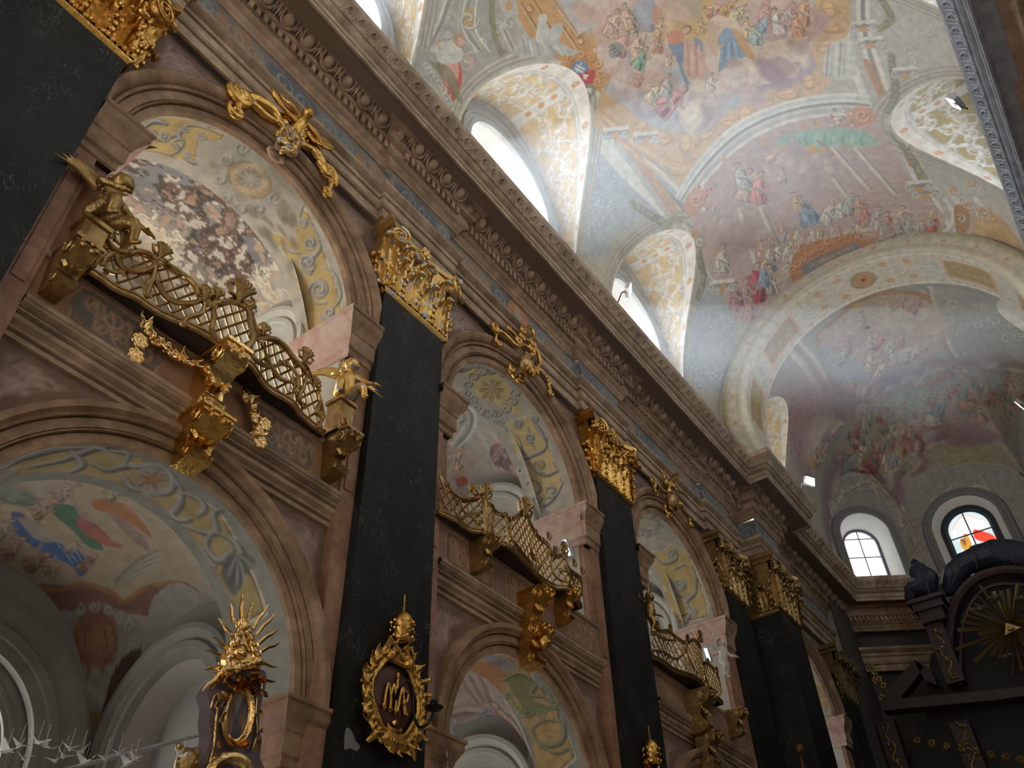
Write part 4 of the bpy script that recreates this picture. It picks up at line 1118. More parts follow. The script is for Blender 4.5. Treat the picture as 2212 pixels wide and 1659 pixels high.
for q in range(6): c.stroke([(1130 + 14 * q, 85 + 3 * q), (1135 + 16 * q, 118)], 4, ((.34, .335, .36), (.68, .68, .68))[q % 2], taper=True)
c.ell(1172, 42, 10, 12, (.62, .61, .60)); c.poly([(1160, 50), (1180, 48), (1185, 75), (1165, 88)], (.58, .58, .58)); c.stroke([(1165, 60), (1160, 85), (1172, 92)], 6, (.70, .69, .67)); c.poly([(1190, 60), (1214, 50), (1212, 78), (1192, 85)], (.55, .55, .56))
c.poly([(945, 125), (985, 120), (998, 165), (990, 205), (975, 215), (955, 170)], (.58, .13, .10)); c.poly([(950, 120), (985, 118), (990, 165), (965, 185)], (.72, .40, .36)); c.poly([(930, 105), (970, 90), (1000, 110), (990, 135), (950, 135)], (.62, .62, .58)); c.ell(992, 88, 11, 13, (.48, .27, .14)); c.ell(994, 90, 8, 9, SKN); c.stroke([(950, 105), (942, 88)], 6, (.60, .33, .22)); c.stroke([(1005, 120), (1020, 135), (1012, 150)], 8, (.62, .42, .38))
c.poly([(905, 118), (940, 115), (950, 160), (975, 215), (985, 230), (965, 215), (930, 175), (905, 160)], (.42, .42, .40), warp=.03)
for q in range(8): c.curl(922 + 7 * q, 140 + 11 * q, 10, q, 1, 4, SG)
c.poly([(930, 135), (975, 150), (1000, 220), (985, 215), (965, 180)], (.24, .25, .16), a=.8)
# white moulded arch of the second fresco and its scene
c.poly([(1478, 430), (1530, 345), (1610, 285), (1720, 250), (1830, 240), (1890, 245), (1960, 380), (2045, 470), (2030, 520), (1880, 540), (1740, 600), (1650, 690), (1590, 700), (1520, 560)], (.52, .40, .38), sp=False)
for o_, col in ((0, STL), (7, (.56, .57, .58)), (13, STL), (20, STD), (26, (.60, .60, .60)), (34, STN), (42, STL)):
    c.stroke([(1462 + o_ * .6, 425 + o_ * .3), (1512 + o_ * .6, 345 + o_ * .7), (1590 + o_ * .3, 270 + o_), (1690, 225 + o_), (1800, 205 + o_), (1875, 208 + o_)], 8, col)
for x, y in ((1565, 345), (1652, 302), (1762, 267), (1655, 315), (1735, 275)): c.ell(x, y, 6, 5, ORG)
for x, y in ((1600, 325), (1640, 298), (1700, 280)): c.stroke([(x - 12, y + 7), (x + 12, y - 5)], 6, (.47, .40, .38))
for x, y in ((1500, 440), (1505, 432), (1855, 255), (1862, 250)): c.ell(x, y, 24, 24, (.62, .33, .20), warp=.04); c.curl(x, y, 16, 0, 1.3, 6, (ORD, (.70, .42, .30), ORL))
for i in range(50): x = R.uniform(1795, 1840) if i % 2 else R.uniform(1510, 1550); c.ell(x, R.uniform(235, 272) if i % 2 else R.uniform(400, 460), 3.5, 3, R.choice([(.50, .12, .13), (.70, .66, .62), (.30, .33, .26), (.60, .40, .40)]))
c.poly([(1680, 300), (1720, 285), (1790, 278), (1860, 282), (1900, 312), (1840, 318), (1780, 325), (1720, 328), (1690, 315)], (.33, .50, .42)); c.poly([(1690, 312), (1725, 325), (1755, 312), (1770, 322), (1820, 318), (1842, 305), (1800, 322), (1770, 330), (1725, 334), (1695, 322)], (.62, .36, .13))
for q in range(9): c.stroke([(1705 + q * 20, 285), (1700 + q * 20, 305), (1715 + q * 19, 318)], 4, ((.20, .36, .30), (.46, .62, .54))[q % 2], taper=True)
c.stroke([(1768, 305), (1803, 332)], 4, (.50, .20, .12)); c.ell(1803, 333, 5, 5, (.50, .16, .12))
c.ell(1674, 345, 4, 4, (.02, .02, .02), soft=.1)
for (x0, y0, x1, y1) in ((1600, 455, 1640, 590), (1645, 450, 1680, 530), (1765, 335, 1835, 430), (1800, 320, 1880, 410), (1850, 320, 1935, 420), (1560, 480, 1575, 560)):
    c.stroke([(x0, y0), (x1, y1)], 13, (.56, .50, .46), sp=False); c.stroke([(x0 - 4, y0), (x1 - 4, y1)], 4, (.70, .65, .60), sp=False); c.stroke([(x0 + 5, y0), (x1 + 5, y1)], 3, (.36, .28, .27), sp=False)
for i in range(7): c.stroke([(1640 + 10 * i, 640 - 12 * i), (1760 + 20 * i, 540 - 10 * i), (1960, 500 - 9 * i)], 6, ((.56, .47, .36), (.46, .37, .28), (.64, .56, .46))[i % 3], sp=False)
for i in range(5): c.stroke([(1590, 665 + 8 * i), (1680, 620 - 2 * i), (1745, 590 - 4 * i)], 5, ((.52, .44, .36), (.36, .30, .24))[i % 2])
c.cloud(1640, 390, 120, 40, (.58, .45, .43), (.50, .37, .37)); c.cloud(1740, 360, 140, 40, (.58, .47, .45), (.47, .36, .37)); c.cloud(1590, 520, 60, 80, (.50, .38, .36), (.42, .30, .30))
for x, y, h, col, ln in ((1612, 400, 70, (.62, .48, .42), .2), (1640, 405, 66, (.62, .28, .25), .1), (1600, 380, 55, (.50, .48, .44), -.3), (1690, 380, 34, (.50, .42, .36), 0), (1665, 342, 30, SKN, .9), (1740, 455, 66, (.24, .32, .46), -.5), (1720, 435, 40, (.60, .42, .20), -.4), (1790, 460, 50, (.66, .62, .58), .3), (1815, 450, 44, (.62, .60, .56), 0), (1835, 440, 46, (.42, .50, .44), .2), (1855, 445, 44, (.62, .34, .28), -.2), (1870, 465, 46, (.58, .20, .17), 0), (1895, 470, 46, (.46, .44, .50), .2), (1920, 480, 44, (.52, .22, .18), -.2), (1945, 470, 50, (.62, .46, .40), .2), (1965, 485, 44, (.40, .52, .46), 0), (1990, 490, 48, (.62, .36, .32), .3), (2015, 478, 52, (.48, .12, .10), 0), (1690, 500, 36, (.58, .36, .28), 0), (1710, 510, 34, (.60, .50, .40), .2), (1725, 520, 38, (.60, .30, .24), 0), (1665, 520, 36, (.50, .36, .30), .1), (1645, 540, 40, (.60, .38, .28), -.1), (1680, 545, 40, (.66, .60, .54), 0), (1700, 550, 40, (.56, .46, .48), .2), (1655, 575, 48, (.56, .42, .36), 0), (1668, 565, 40, (.30, .26, .24), .1), (1660, 605, 64, (.55, .47, .40), 0), (1632, 610, 80, (.46, .05, .07), .05), (1650, 595, 46, (.30, .35, .48), .1), (1610, 640, 70, (.56, .33, .28), 0), (1590, 640, 56, (.46, .22, .24), -.1), (1620, 670, 50, (.50, .28, .28), .1), (1560, 560, 60, (.56, .52, .44), 0), (1750, 520, 30, (.52, .38, .30), 0), (1770, 505, 26, (.56, .50, .42), 0)):
    c.fig(x, y, h, col, ln)
for i in range(60):
    x = R.uniform(1640, 2040); c.fig(x, 470 + (2040 - x) * .17 + R.uniform(-25, 45), R.uniform(16, 28), R.choice([(.62, .50, .42), (.50, .30, .25), (.42, .44, .46), (.55, .42, .30), (.66, .60, .54)]), R.uniform(-.3, .3))
# right end of the second scene: curved pilaster with orange panel, scrolls
for o_, col in ((0, STL), (10, STN), (20, STL), (60, STN), (70, STL)): c.stroke([(2045 + o_ * .9, 430), (2062 + o_, 470), (2040 + o_, 520)], 11, col)
c.poly([(2062, 445), (2090, 450), (2095, 490), (2078, 515), (2065, 500)], (.46, .24, .10)); c.cloud(2150, 500, 80, 60, (.60, .42, .20), (.48, .30, .13))
for i in range(14): c.curl(R.uniform(2060, 2200), R.uniform(380, 520), 11, i, 1.1, 4, (ORD, ORG, ORL) if i % 2 else SG)
# gilded cartouche with inscription
cart = [(1712, 560), (1740, 530), (1790, 515), (1830, 508), (1880, 520), (1893, 545), (1870, 575), (1830, 590), (1785, 602), (1740, 618), (1712, 605)]
c.poly(cart, (.50, .22, .07), warp=.03)
for t in range(26):
    x, y = 1800 + 88 * cos(t * .2417), 562 + 42 * sin(t * .2417) - 30 * cos(t * .2417) * .35
    c.curl(x, y - (x - 1800) * .22, 11, t, 1.1 * (-1) ** t, 5, ((.28, .10, .03), (.56, .28, .10), (.70, .44, .22)))
c.poly([(1735, 575), (1760, 558), (1810, 538), (1848, 525), (1855, 540), (1830, 558), (1790, 575), (1750, 592), (1735, 588)], (.20, .21, .23))
def lettering(cv, text, x0, y0, x1, y1, h, col, w=1.4):
    G = {'I': ['02 00'], 'N': ['00 02 20 22'], 'C': ['22 02 00 20'], 'O': ['00 02 22 20 00'], 'M': ['00 02 11 22 20'], 'A': ['00 12 20', '05 25'], 'D': ['00 02 21 00'], 'V': ['02 10 22'], 'T': ['02 22', '12 10'], 'U': ['02 00 20 22'], 'S': ['22 02 01 21 20 00'], 'E': ['22 02 00 20', '01 11'], 'L': ['02 00 20'], 'R': ['00 02 22 21 01 20'], 'P': ['00 02 22 21 01'], 'G': ['22 02 00 20 21'], 'H': ['00 02', '20 22', '01 21'], ' ': [], '9': ['00 20 22 02 01 21']}
    n = len(text); d = np.array([x1 - x0, y1 - y0], float) / n; u = _unit(d); up = np.array([u[1], -u[0]])
    for i, ch in enumerate(text):
        o_ = np.array([x0, y0]) + d * i
        for s_ in G.get(ch, []):
            pts = []
            for t in s_.split():
                a, b = int(t[0]) / 2, (int(t[1]) if t[1] != '5' else .8) / 2
                pts.append(tuple(o_ + d * .7 * a + up * h * b))
            cv.stroke(pts, w, col, sp=False)
lettering(c, 'IN COMMODUS VESTRIS', 1752, 578, 1846, 536, 8, (.55, .38, .14))
# black inscription strip under the scene
c.poly([(1895, 520), (1955, 500), (1962, 506), (1900, 528)], (.46, .42, .34), sp=False); lettering(c, 'PINXIT ANNO MDCC', 1900, 525, 1958, 503, 5, (.08, .07, .06), 1)
# garland, shells and consoles at the lunette heads
for pts in ([(1365, 440), (1430, 480), (1470, 500)], [(1500, 540), (1520, 600), (1510, 640)], [(1925, 120), (1935, 200), (1915, 240)], [(1905, 0), (1925, 40), (1900, 62)], [(1930, 285), (1975, 350), (2000, 390)]):
    c.stroke(pts, 15, (.26, .25, .17), warp=.04)
    for x, y in catmull(pts, 7): c.ell(x + R.uniform(-5, 5), y + R.uniform(-5, 5), 4, 4, (.38, .35, .23))
def console(x, y, ang, s=1.0):
    ca, sa = cos(ang), sin(ang); T = lambda a, b: (x + s * (a * ca - b * sa), y + s * (a * sa + b * ca))
    c.poly([T(-30, -22), T(30, -20), T(40, 22), T(-32, 24)], (.54, .50, .42)); c.stroke([T(-28, -14), T(32, -12)], 5, (.70, .67, .60)); c.stroke([T(-28, 14), T(34, 14)], 5, (.33, .30, .25))
    for p in (T(34, -22), T(34, 24)): c.ell(*p, 17 * s, 16 * s, (.40, .37, .30)); c.curl(*p, 13 * s, 0, 1.3, 6, ((.30, .27, .22), (.58, .54, .46), (.76, .73, .66)))
console(1482, 512, .9, .8); console(1962, 262, .15, .9); console(1243, 190, .75, .55)
c.ell(1500, 505, 7, 7, ORG); c.ell(1938, 262, 8, 8, ORG)
# grey capitals of the painted order on the right and at the top
for x, y, a_ in ((1865, 60, .2), (1880, 95, .2), (1955, 160, 1.0), (2000, 420, .3), (1985, 405, .3), (1395, 300, .9), (1330, 290, .9), (1560, 620, .3)):
    for q in range(3): c.stroke([(x - 24, y - 10 + 9 * q), (x + 24, y - 14 + 9 * q)], 7, (STL, STD, STN)[q])
    c.curl(x - 22, y, 10, 0, 1.2, 4, SG); c.curl(x + 22, y, 10, 0, 1.2, 4, SG); c.ell(x, y + 4, 7, 9, ORG)
c.poly([(1790, 100), (1840, 85), (1850, 160), (1820, 172), (1782, 165), (1778, 140)], (.58, .575, .54)); 
for q in range(6): c.stroke([(1790 + 9 * q, 100 - q * 2), (1785 + 9 * q, 165)], 3, SG[q % 3])
# --- lunette soffits: cream border with red marks, ochre field with white rinceaux
def paint_lunette(S, k, seed, yel=(.66, .50, .24), right=False):
    cv = S.cv; Lu, Lv = S.Lu, S.Lv; Rr = random.Random(seed)
    cv.stroke([(0, .16), (Lu, .16)], .34, (.76, .72, .63), sp=False, px=False)
    for i in range(int(Lu / .62)):
        x = .3 + i * .62
        if i % 2: cv.ell(x, .17, .085, .10, (.62, .33, .17), px=False); cv.ell(x, .17, .035, .04, (.74, .52, .36), px=False)
        else:
            for q in (-.1, 0, .1): cv.stroke([(x + q - .02, .09), (x + q + .02, .25)], .026, (.60, .34, .22), sp=False, px=False)
    for v_, col in ((.36, (.52, .50, .45)), (.40, (.70, .68, .62)), (.45, (.46, .44, .40)), (Lv - .16, (.48, .46, .41)), (Lv - .08, (.66, .64, .58))):
        cv.stroke([(0, v_), (Lu, v_)], .05, col, sp=False, px=False)
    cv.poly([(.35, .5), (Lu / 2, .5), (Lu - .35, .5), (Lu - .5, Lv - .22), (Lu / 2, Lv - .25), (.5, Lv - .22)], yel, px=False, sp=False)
    cv.poly([(Lu / 2 - .16, .5), (Lu / 2 + .16, .5), (Lu / 2 + .22, Lv - .22), (Lu / 2 - .22, Lv - .22)], (.72, .70, .64), px=False, sp=False)
    for v_ in np.arange(.7, Lv - .3, .35): cv.ell(Lu / 2, v_, .09, .08, (.64, .34, .14), px=False)
    for sd in (-1, 1):
        pts = [(Lu / 2 + sd * .3, .75)] + [(Lu / 2 + sd * (.3 + q * .42), .85 + .28 * (-1) ** q) for q in range(1, int((Lu / 2 - .5) / .42))]
        cv.rinceau(pts, .26, .085, WHITES, px=False)
        pts = [(a, min(Lv - .35, b + .55)) for a, b in pts]
        cv.rinceau(pts, .22, .07, WHITES, px=False)
for k_, S in LL.items(): paint_lunette(S, k_, k_, (.72, .52, .22) if k_ == 4 else (.66, .50, .26))
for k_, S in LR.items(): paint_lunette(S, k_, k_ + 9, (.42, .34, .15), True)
# --- transverse arch: face with marks, soffit with rosettes, shells and gold panels
cv = AF.cv; Lu = AF.Lu
for v_, col, w_ in ((.02, (.60, .57, .50), .06), (.12, (.66, .63, .56), .14), (.26, (.50, .46, .38), .04), (.33, (.40, .36, .29), .02), (.47, (.62, .58, .50), .2), (.64, (.52, .47, .38), .05)):
    cv.stroke([(0, v_), (Lu, v_)], w_, col, sp=False, px=False)
for i in range(int(Lu / .48)):
    x = .24 + i * .48
    if i % 2: cv.ell(x, .47, .075, .065, (.56, .30, .12), px=False)
    else:
        for q in (-.12, -.04, .04, .12): cv.stroke([(x + q, .42), (x + q + .02, .53)], .025, (.40, .35, .28), sp=False, px=False)
    cv.curl(x, .31, .07, 0, .8, .02, (STD, (.44, .40, .33), STN), px=False)
cv = AS.cv; Lu, Lv = AS.Lu, AS.Lv; mid = Lu / 2 + .55
for v_, col in ((.06, (.78, .76, .72)), (Lv - .08, (.78, .76, .71))): cv.stroke([(0, v_), (Lu, v_)], .1, col, sp=False, px=False)
for i in range(int(Lu / .5)):
    for v_ in (.13, Lv - .16): cv.stroke([(.2 + i * .5, v_ - .05), (.2 + i * .5, v_ + .05)], .05, (.62, .36, .24), sp=False, px=False)
def rosette(x, y, r=.42):
    cv.ell(x, y, r, r, (.40, .33, .17), px=False, soft=.08, warp=.02); cv.ell(x, y, r * .72, r * .72, (.64, .34, .17), px=False, soft=.06)
    for q in range(12): cv.stroke([(x, y), (x + r * .66 * cos(q * .52), y + r * .66 * sin(q * .52))], .03, (.42, .18, .08), px=False, sp=False)
    cv.ell(x, y, .05, .05, (.02, .02, .02), px=False)
for sd in (-1, 1):
    for q, (dx, dy) in enumerate(((.75, .35), (.75, Lv - .4), (1.5, .4), (1.5, Lv - .45))): cv.ell(mid + sd * dx, dy, .13, .11, (.62, .33, .15), px=False); cv.ell(mid + sd * dx, dy, .05, .05, (.75, .50, .33), px=False)
    cv.curl(mid + sd * 1.1, Lv / 2, .25, 0, 1.1, .09, WHITES, px=False)
    for blk in range(3):
        x = mid + sd * (2.1 + blk * 2.7)
        cv.ell(x, Lv / 2, .30, .42, (.62, .62, .58), px=False)
        for q in range(7): cv.stroke([(x + sd * .2, Lv / 2), (x - sd * .15, Lv / 2 - .36 + q * .12)], .035, (.40, .39, .36) if q % 2 else (.76, .75, .72), px=False)
        x2 = x + sd * 1.3
        cv.poly([(x2 - .85, .32), (x2 + .85, .32), (x2 + .85, Lv - .36), (x2 - .85, Lv - .36)], (.66, .40, .25), px=False, sp=False)
        cv.poly([(x2 - .75, .4), (x2 + .75, .4), (x2 + .75, Lv - .44), (x2 - .75, Lv - .44)], (.44, .33, .14), px=False, sp=False)
        cv.rinceau([(x2 - .65, Lv / 2), (x2, Lv / 2 + .12), (x2 + .65, Lv / 2)], .26, .07, ((.25, .17, .06), (.50, .38, .18), (.64, .52, .30)), px=False)
rosette(mid, Lv / 2)
# --- chancel vault: sky panel in a stepped orange frame, grey architecture, globe and clouds
for cv in (CVT.cv, CON.cv):
    cv.poly([(1660, 780), (1760, 690), (1850, 650), (1950, 630), (2060, 625), (2160, 660), (2225, 700), (2225, 960), (2100, 1000), (1900, 1040), (1760, 980), (1700, 880)], (.43, .425, .41), soft=.1)
    for i in range(26): cv.curl(R.uniform(2030, 2212), R.uniform(660, 860), R.uniform(8, 16), i, 1.1, 4, SG, tail=1)
    for i in range(22): cv.curl(R.uniform(1720, 1800), R.uniform(820, 990), R.uniform(8, 16), i, -1.1, 4, (((.16, .17, .15), (.34, .35, .32), (.52, .53, .50)) if i % 2 else SG), tail=1)
    cv.ell(1752, 905, 26, 44, (.20, .20, .175), ang=.2, warp=.05)
    for i in range(12): cv.curl(R.uniform(1735, 1770), R.uniform(870, 945), 9, i, 1, 3, ((.12, .12, .10), (.27, .27, .24), (.36, .36, .32)))
    band([(2002, 625), (2020, 700), (2070, 790), (2110, 850)], 26, [STN, STL, STD], 5, cv); band([(1700, 730), (1755, 790), (1800, 870), (1850, 900)], 34, [STN, STL, (.5, .42, .40), STD], 6, cv)
    cv.poly([(1760, 720), (1800, 690), (1850, 645), (1900, 628), (1985, 628), (2010, 640), (2040, 720), (2062, 790), (2050, 820), (1990, 850), (1900, 860), (1830, 900), (1800, 840), (1770, 770)], (.48, .29, .15), sp=False)
    cv.poly([(1768, 724), (1806, 696), (1856, 654), (1904, 638), (1980, 638), (2002, 648), (2030, 722), (2052, 786), (2040, 808), (1990, 838), (1900, 850), (1836, 886), (1808, 836), (1780, 768)], (.56, .46, .40), sp=False)
    cv.poly([(1770, 760), (1840, 740), (1900, 790), (1960, 830), (2030, 800), (2045, 760), (2000, 770), (1900, 840), (1830, 860)], (.42, .46, .50), soft=.2, warp=.15)
    for x, y, w_, h, l, d in ((1900, 760, 150, 60, (.62, .53, .48), (.52, .40, .37)), (1960, 690, 120, 60, (.64, .56, .47), (.56, .44, .36)), (1830, 720, 70, 50, (.60, .50, .45), (.5, .38, .36)), (1960, 790, 110, 50, (.58, .46, .44), (.42, .32, .34)), (1870, 870, 110, 60, (.55, .42, .41), (.42, .30, .30))): cv.cloud(x, y, w_, h, l, d)
    for x, y, h, col, ln in ((1900, 735, 46, (.60, .30, .25), .9), (1880, 735, 34, (.60, .50, .46), 0), (1925, 745, 40, (.56, .54, .46), .3), (1945, 735, 34, (.62, .36, .28), .5), (1880, 780, 50, (.60, .50, .33), .1), (1905, 800, 50, (.60, .44, .40), .4), (1970, 765, 60, (.60, .48, .44), 1.2), (1830, 745, 40, (.56, .36, .30), .2), (1820, 770, 40, (.42, .44, .42), .6), (1980, 660, 40, (.50, .30, .28), .6), (1950, 650, 32, (.60, .42, .38), .3), (1920, 660, 30, (.58, .50, .36), -.3), (1860, 690, 34, (.56, .46, .40), 0), (1990, 820, 40, (.58, .46, .42), .8), (1840, 840, 40, (.52, .30, .26), .3), (1870, 850, 40, (.44, .46, .42), 0)): cv.fig(x, y, h, col, ln)
    lettering(cv, 'AD MAIOREM DEI GLORIAM', 1925, 772, 2026, 733, 7, (.66, .64, .60), 1.6)
    cv.ell(1874, 708, 4, 4, (.03, .03, .03)); cv.ell(1850, 660, 9, 7, (.62, .42, .16)); 
    cv.ell(1948, 872, 34, 36, (.42, .46, .41), soft=.1); cv.ell(1940, 862, 20, 20, (.50, .53, .46), soft=.6)
    for i in range(8): cv.curl(1965, 855, 14, i, .8, 2, ((.25, .25, .22), (.33, .34, .30), (.5, .5, .46)))
    # the great cloud with its crowd
    for x, y, w_, h, l, d in ((1990, 930, 90, 60, (.55, .45, .44), (.36, .26, .28)), (2060, 925, 110, 70, (.52, .40, .41), (.30, .20, .23)), (2120, 895, 110, 60, (.52, .40, .41), (.34, .24, .27)), (1860, 1010, 120, 50, (.56, .48, .45), (.36, .24, .26)), (1950, 1000, 170, 44, (.58, .49, .46), (.33, .21, .24)), (2160, 880, 70, 40, (.58, .5, .44), (.44, .36, .35)), (1830, 1040, 90, 60, (.50, .42, .42), (.33, .25, .30)), (2010, 960, 60, 60, (.5, .40, .41), (.28, .18, .21))): cv.cloud(x, y, w_, h, l, d)
    for x, y, h, col, ln in ((1845, 985, 80, (.36, .11, .09), 0), (1835, 1000, 60, (.20, .22, .27), 0), (1870, 975, 70, (.56, .50, .43), .1), (1900, 965, 60, (.40, .10, .08), .2), (1915, 975, 70, (.58, .52, .46), 0), (1890, 1000, 46, (.40, .07, .07), .7), (1935, 985, 44, (.30, .33, .40), .2), (1955, 960, 44, (.42, .12, .10), 0), (1975, 950, 56, (.30, .12, .15), -.3), (1965, 990, 50, (.56, .52, .48), .8), (1960, 1010, 34, (.26, .28, .20), 1.3), (1880, 940, 50, (.42, .44, .40), .2), (1905, 915, 60, (.46, .49, .46), .2), (1870, 900, 50, (.33, .26, .33), 0), (1925, 930, 50, (.50, .50, .40), .3), (2015, 890, 60, (.52, .50, .44), 0), (2030, 870, 50, (.28, .32, .40), .2), (2000, 850, 40, (.40, .44, .36), .3), (2080, 860, 60, (.58, .28, .18), -.7), (2110, 890, 50, (.52, .36, .26), -.6), (2070, 840, 46, (.36, .40, .30), -.4), (2150, 860, 60, (.46, .22, .18), -.8), (2190, 850, 60, (.46, .24, .22), -.5), (2170, 890, 40, (.34, .34, .28), -.6), (2100, 830, 50, (.34, .34, .28), -.5), (1760, 990, 40, (.50, .33, .18), .2), (2200, 1100, 50, (.33, .15, .11), 0), (1950, 890, 40, (.46, .36, .35), 0)): cv.fig(x, y, h, col, ln)
    for i in range(40): cv.fig(R.uniform(1830, 1990), R.uniform(890, 1000), R.uniform(18, 30), R.choice([(.42, .14, .12), (.52, .46, .40), (.28, .27, .30), (.45, .34, .22), (.36, .38, .33)]), R.uniform(-.4, .4))
    for i in range(40): cv.fig(R.uniform(2010, 2212), R.uniform(800, 890), R.uniform(18, 30), R.choice([(.44, .20, .17), (.50, .46, .38), (.30, .32, .28), (.50, .40, .30)]), R.uniform(-.8, .2))
    for x0 in (2060, 2130):
        cv.poly([(x0 - 60, 985), (x0 - 20, 960), (x0 + 40, 975), (x0 + 80, 1040), (x0 + 70, 1060), (x0 + 30, 1010), (x0 - 40, 1000)], (.38, .335, .25), soft=.05)
    cv.rinceau([(2030, 990), (2090, 985), (2130, 1030)], 14, 4, ((.25, .20, .12), (.42, .36, .25), (.52, .46, .36)))
for cv in (S1.cv, S2.cv, S3.cv, CON.cv):
    # ornaments around the apse windows
    for pts in ([(1800, 1100), (1830, 1060), (1880, 1040), (1930, 1080), (1950, 1140)], [(2020, 1090), (2060, 1060), (2110, 1060), (2150, 1110)]): cv.rinceau(pts, 13, 4, ((.30, .25, .18), (.48, .44, .37), (.62, .58, .51)))
    cv.poly([(1955, 1130), (1985, 1125), (1995, 1180), (1980, 1250), (1965, 1240)], (.33, .29, .25), soft=.1, warp=.1)
    for i in range(10): cv.curl(R.uniform(1955, 1995), R.uniform(1130, 1240), 8, i, 1, 3, ((.22, .16, .13), (.38, .33, .28), (.50, .46, .41)))

# ---------------------------------------------------------------- arch soffits: ochre mosaic grounds with grey strapwork
YG = (.60, .45, .20)
GS = ((.14, .125, .115), (.33, .315, .295), (.56, .545, .515))
def dots(cv, poly, step, col, seed=1):
    Q = cv.P(poly); lo, hi = Q.min(0), Q.max(0)
    r = cv.reg(lo, hi)
    if r is None: return
    sl, U, V = r
    ins = np.zeros(U.shape, bool); n = len(Q)
    for k in range(n):
        (x1, y1), (x2, y2) = Q[k], Q[(k + 1) % n]
        if y1 != y2: ins ^= ((y1 > V) != (y2 > V)) & (U < (x2 - x1) * (V - y1) / (y2 - y1) + x1)
    pat = (((U / step) % 1 < .5) & ((V / step) % 1 < .42)).astype(float) * ins * .4
    cv.put(sl, pat, col)
def panel(cv, pts, col=YG, edge=(.66, .60, .48), dotted=True):
    cv.poly(pts, edge, sp=False); 
    Q = np.array(pts, float); m_ = Q.mean(0); q2 = [tuple(m_ + (p - m_) * .965) for p in Q]
    cv.poly(q2, (.24, .15, .09), sp=False); q3 = [tuple(m_ + (p - m_) * .95 + np.array([-1, -1])) for p in Q]
    cv.poly(q3, col, sp=False)
    if dotted: dots(cv, q3, .055, (.36, .23, .08))
# bay 1 upper soffit
cv = SOF_U[0].cv
panel(cv, [(285, 285), (350, 252), (440, 270), (492, 292), (470, 305), (430, 300), (420, 360), (370, 340), (300, 325)], (.62, .46, .20))
for pts, w_ in (([(290, 300), (320, 280), (345, 300), (380, 290), (400, 275)], 8), ([(300, 285), (330, 262), (360, 268)], 8), ([(380, 330), (395, 310), (385, 290), (410, 270), (480, 292)], 7), ([(365, 335), (385, 325), (375, 305), (400, 300)], 6), ([(400, 340), (420, 352)], 6)): cv.scroll(pts, w_, GS)
for x, y, r_ in ((355, 294, 13), (400, 278, 9), (435, 294, 10), (310, 300, 10), (405, 332, 9)): cv.curl(x, y, r_, 0, 1.3, 5, GS)
cv.ell(540, 386, 62, 66, (.44, .41, .35), soft=.1, warp=.04)
for t in range(10): cv.curl(540 + 66 * cos(t * .63), 386 + 70 * sin(t * .63), 15, t, 1.1, 6, GS, tail=.8)
cv.ell(540, 388, 45, 40, (.30, .20, .11), soft=.04); cv.ell(540, 388, 42, 37, (.44, .33, .19), soft=.04)
for q in range(40): cv.curl(540 + 33 * cos(q * .63 + q), 388 + 29 * sin(q * .63 + q), 7, q, 1, 3, ((.26, .17, .09), (.54, .42, .25), (.62, .52, .38)))
cv.ell(540, 386, 22, 19, (.33, .29, .24)); 
for q in range(9): cv.stroke([(540, 386), (540 + 20 * cos(q * .7), 386 + 17 * sin(q * .7))], 4, (.48, .45, .38), taper=True)
for q in range(14): cv.ell(R.uniform(430, 640), R.uniform(350, 470), R.uniform(8, 24), R.uniform(5, 14), (.30, .25, .19), soft=.8, warp=.1, a=.6)
panel(cv, [(651, 440), (672, 470), (690, 520), (712, 580), (735, 650), (742, 700), (690, 735), (662, 738), (650, 640), (620, 560), (575, 495), (640, 520), (640, 480)], (.55, .41, .18))
for pts, w_ in (([(655, 440), (645, 475), (668, 480), (690, 520)], 7), ([(660, 530), (680, 520), (690, 535), (668, 560), (652, 570), (668, 590), (680, 570)], 9), ([(650, 545), (625, 540), (610, 520)], 7), ([(697, 575), (720, 590), (735, 640), (720, 665)], 6), ([(665, 735), (690, 712), (705, 690), (730, 680)], 8), ([(690, 680), (715, 700), (700, 725)], 8)): cv.scroll(pts, w_, GS)
for x, y, r_ in ((690, 627, 30), (690, 625, 17), (670, 525, 14), (665, 565, 20), (712, 675, 12), (655, 480, 10), (705, 715, 12)): cv.curl(x, y, r_, 1, 1.4, 7, GS)
for q in range(12): cv.ell(R.uniform(545, 640), R.uniform(440, 540), R.uniform(6, 18), R.uniform(5, 12), (.24, .20, .14), soft=.6, warp=.1, a=.7)
for q in range(8): cv.ell(R.uniform(600, 660), R.uniform(560, 720), R.uniform(5, 9), R.uniform(9, 20), (.33, .30, .25), soft=.6, warp=.1, a=.6)
# bay 2 upper soffit
cv = SOF_U[1].cv
cv.poly([(1005, 800), (1060, 800), (1100, 830), (1125, 880), (1115, 900), (1070, 870), (1030, 850)], (.62, .50, .25), warp=.05)
dots(cv, [(1010, 805), (1060, 805), (1100, 835), (1120, 890), (1070, 865), (1030, 845)], .055, (.40, .27, .10))
for q in range(8): a_ = q * pi / 4; cv.poly([(1062, 840), (1062 + 22 * cos(a_ - .25), 843 + 20 * sin(a_ - .25)), (1062 + 29 * cos(a_), 843 + 26 * sin(a_)), (1062 + 22 * cos(a_ + .25), 843 + 20 * sin(a_ + .25))], (.27, .185, .11), sp=False); cv.stroke([(1062, 843), (1062 + 26 * cos(a_), 843 + 23 * sin(a_))], 3, (.48, .37, .25), sp=False)
for t in range(15):
    a_ = t * .42 + 2.6; cv.curl(1062 + 52 * cos(a_), 845 + 46 * sin(a_), 11, t, 1.1, 5, GS, tail=.9)
for t in range(12): cv.curl(1060 + t * 7, 900 + t * 4 + R.uniform(-8, 8), 10, t, 1.1, 4, GS)
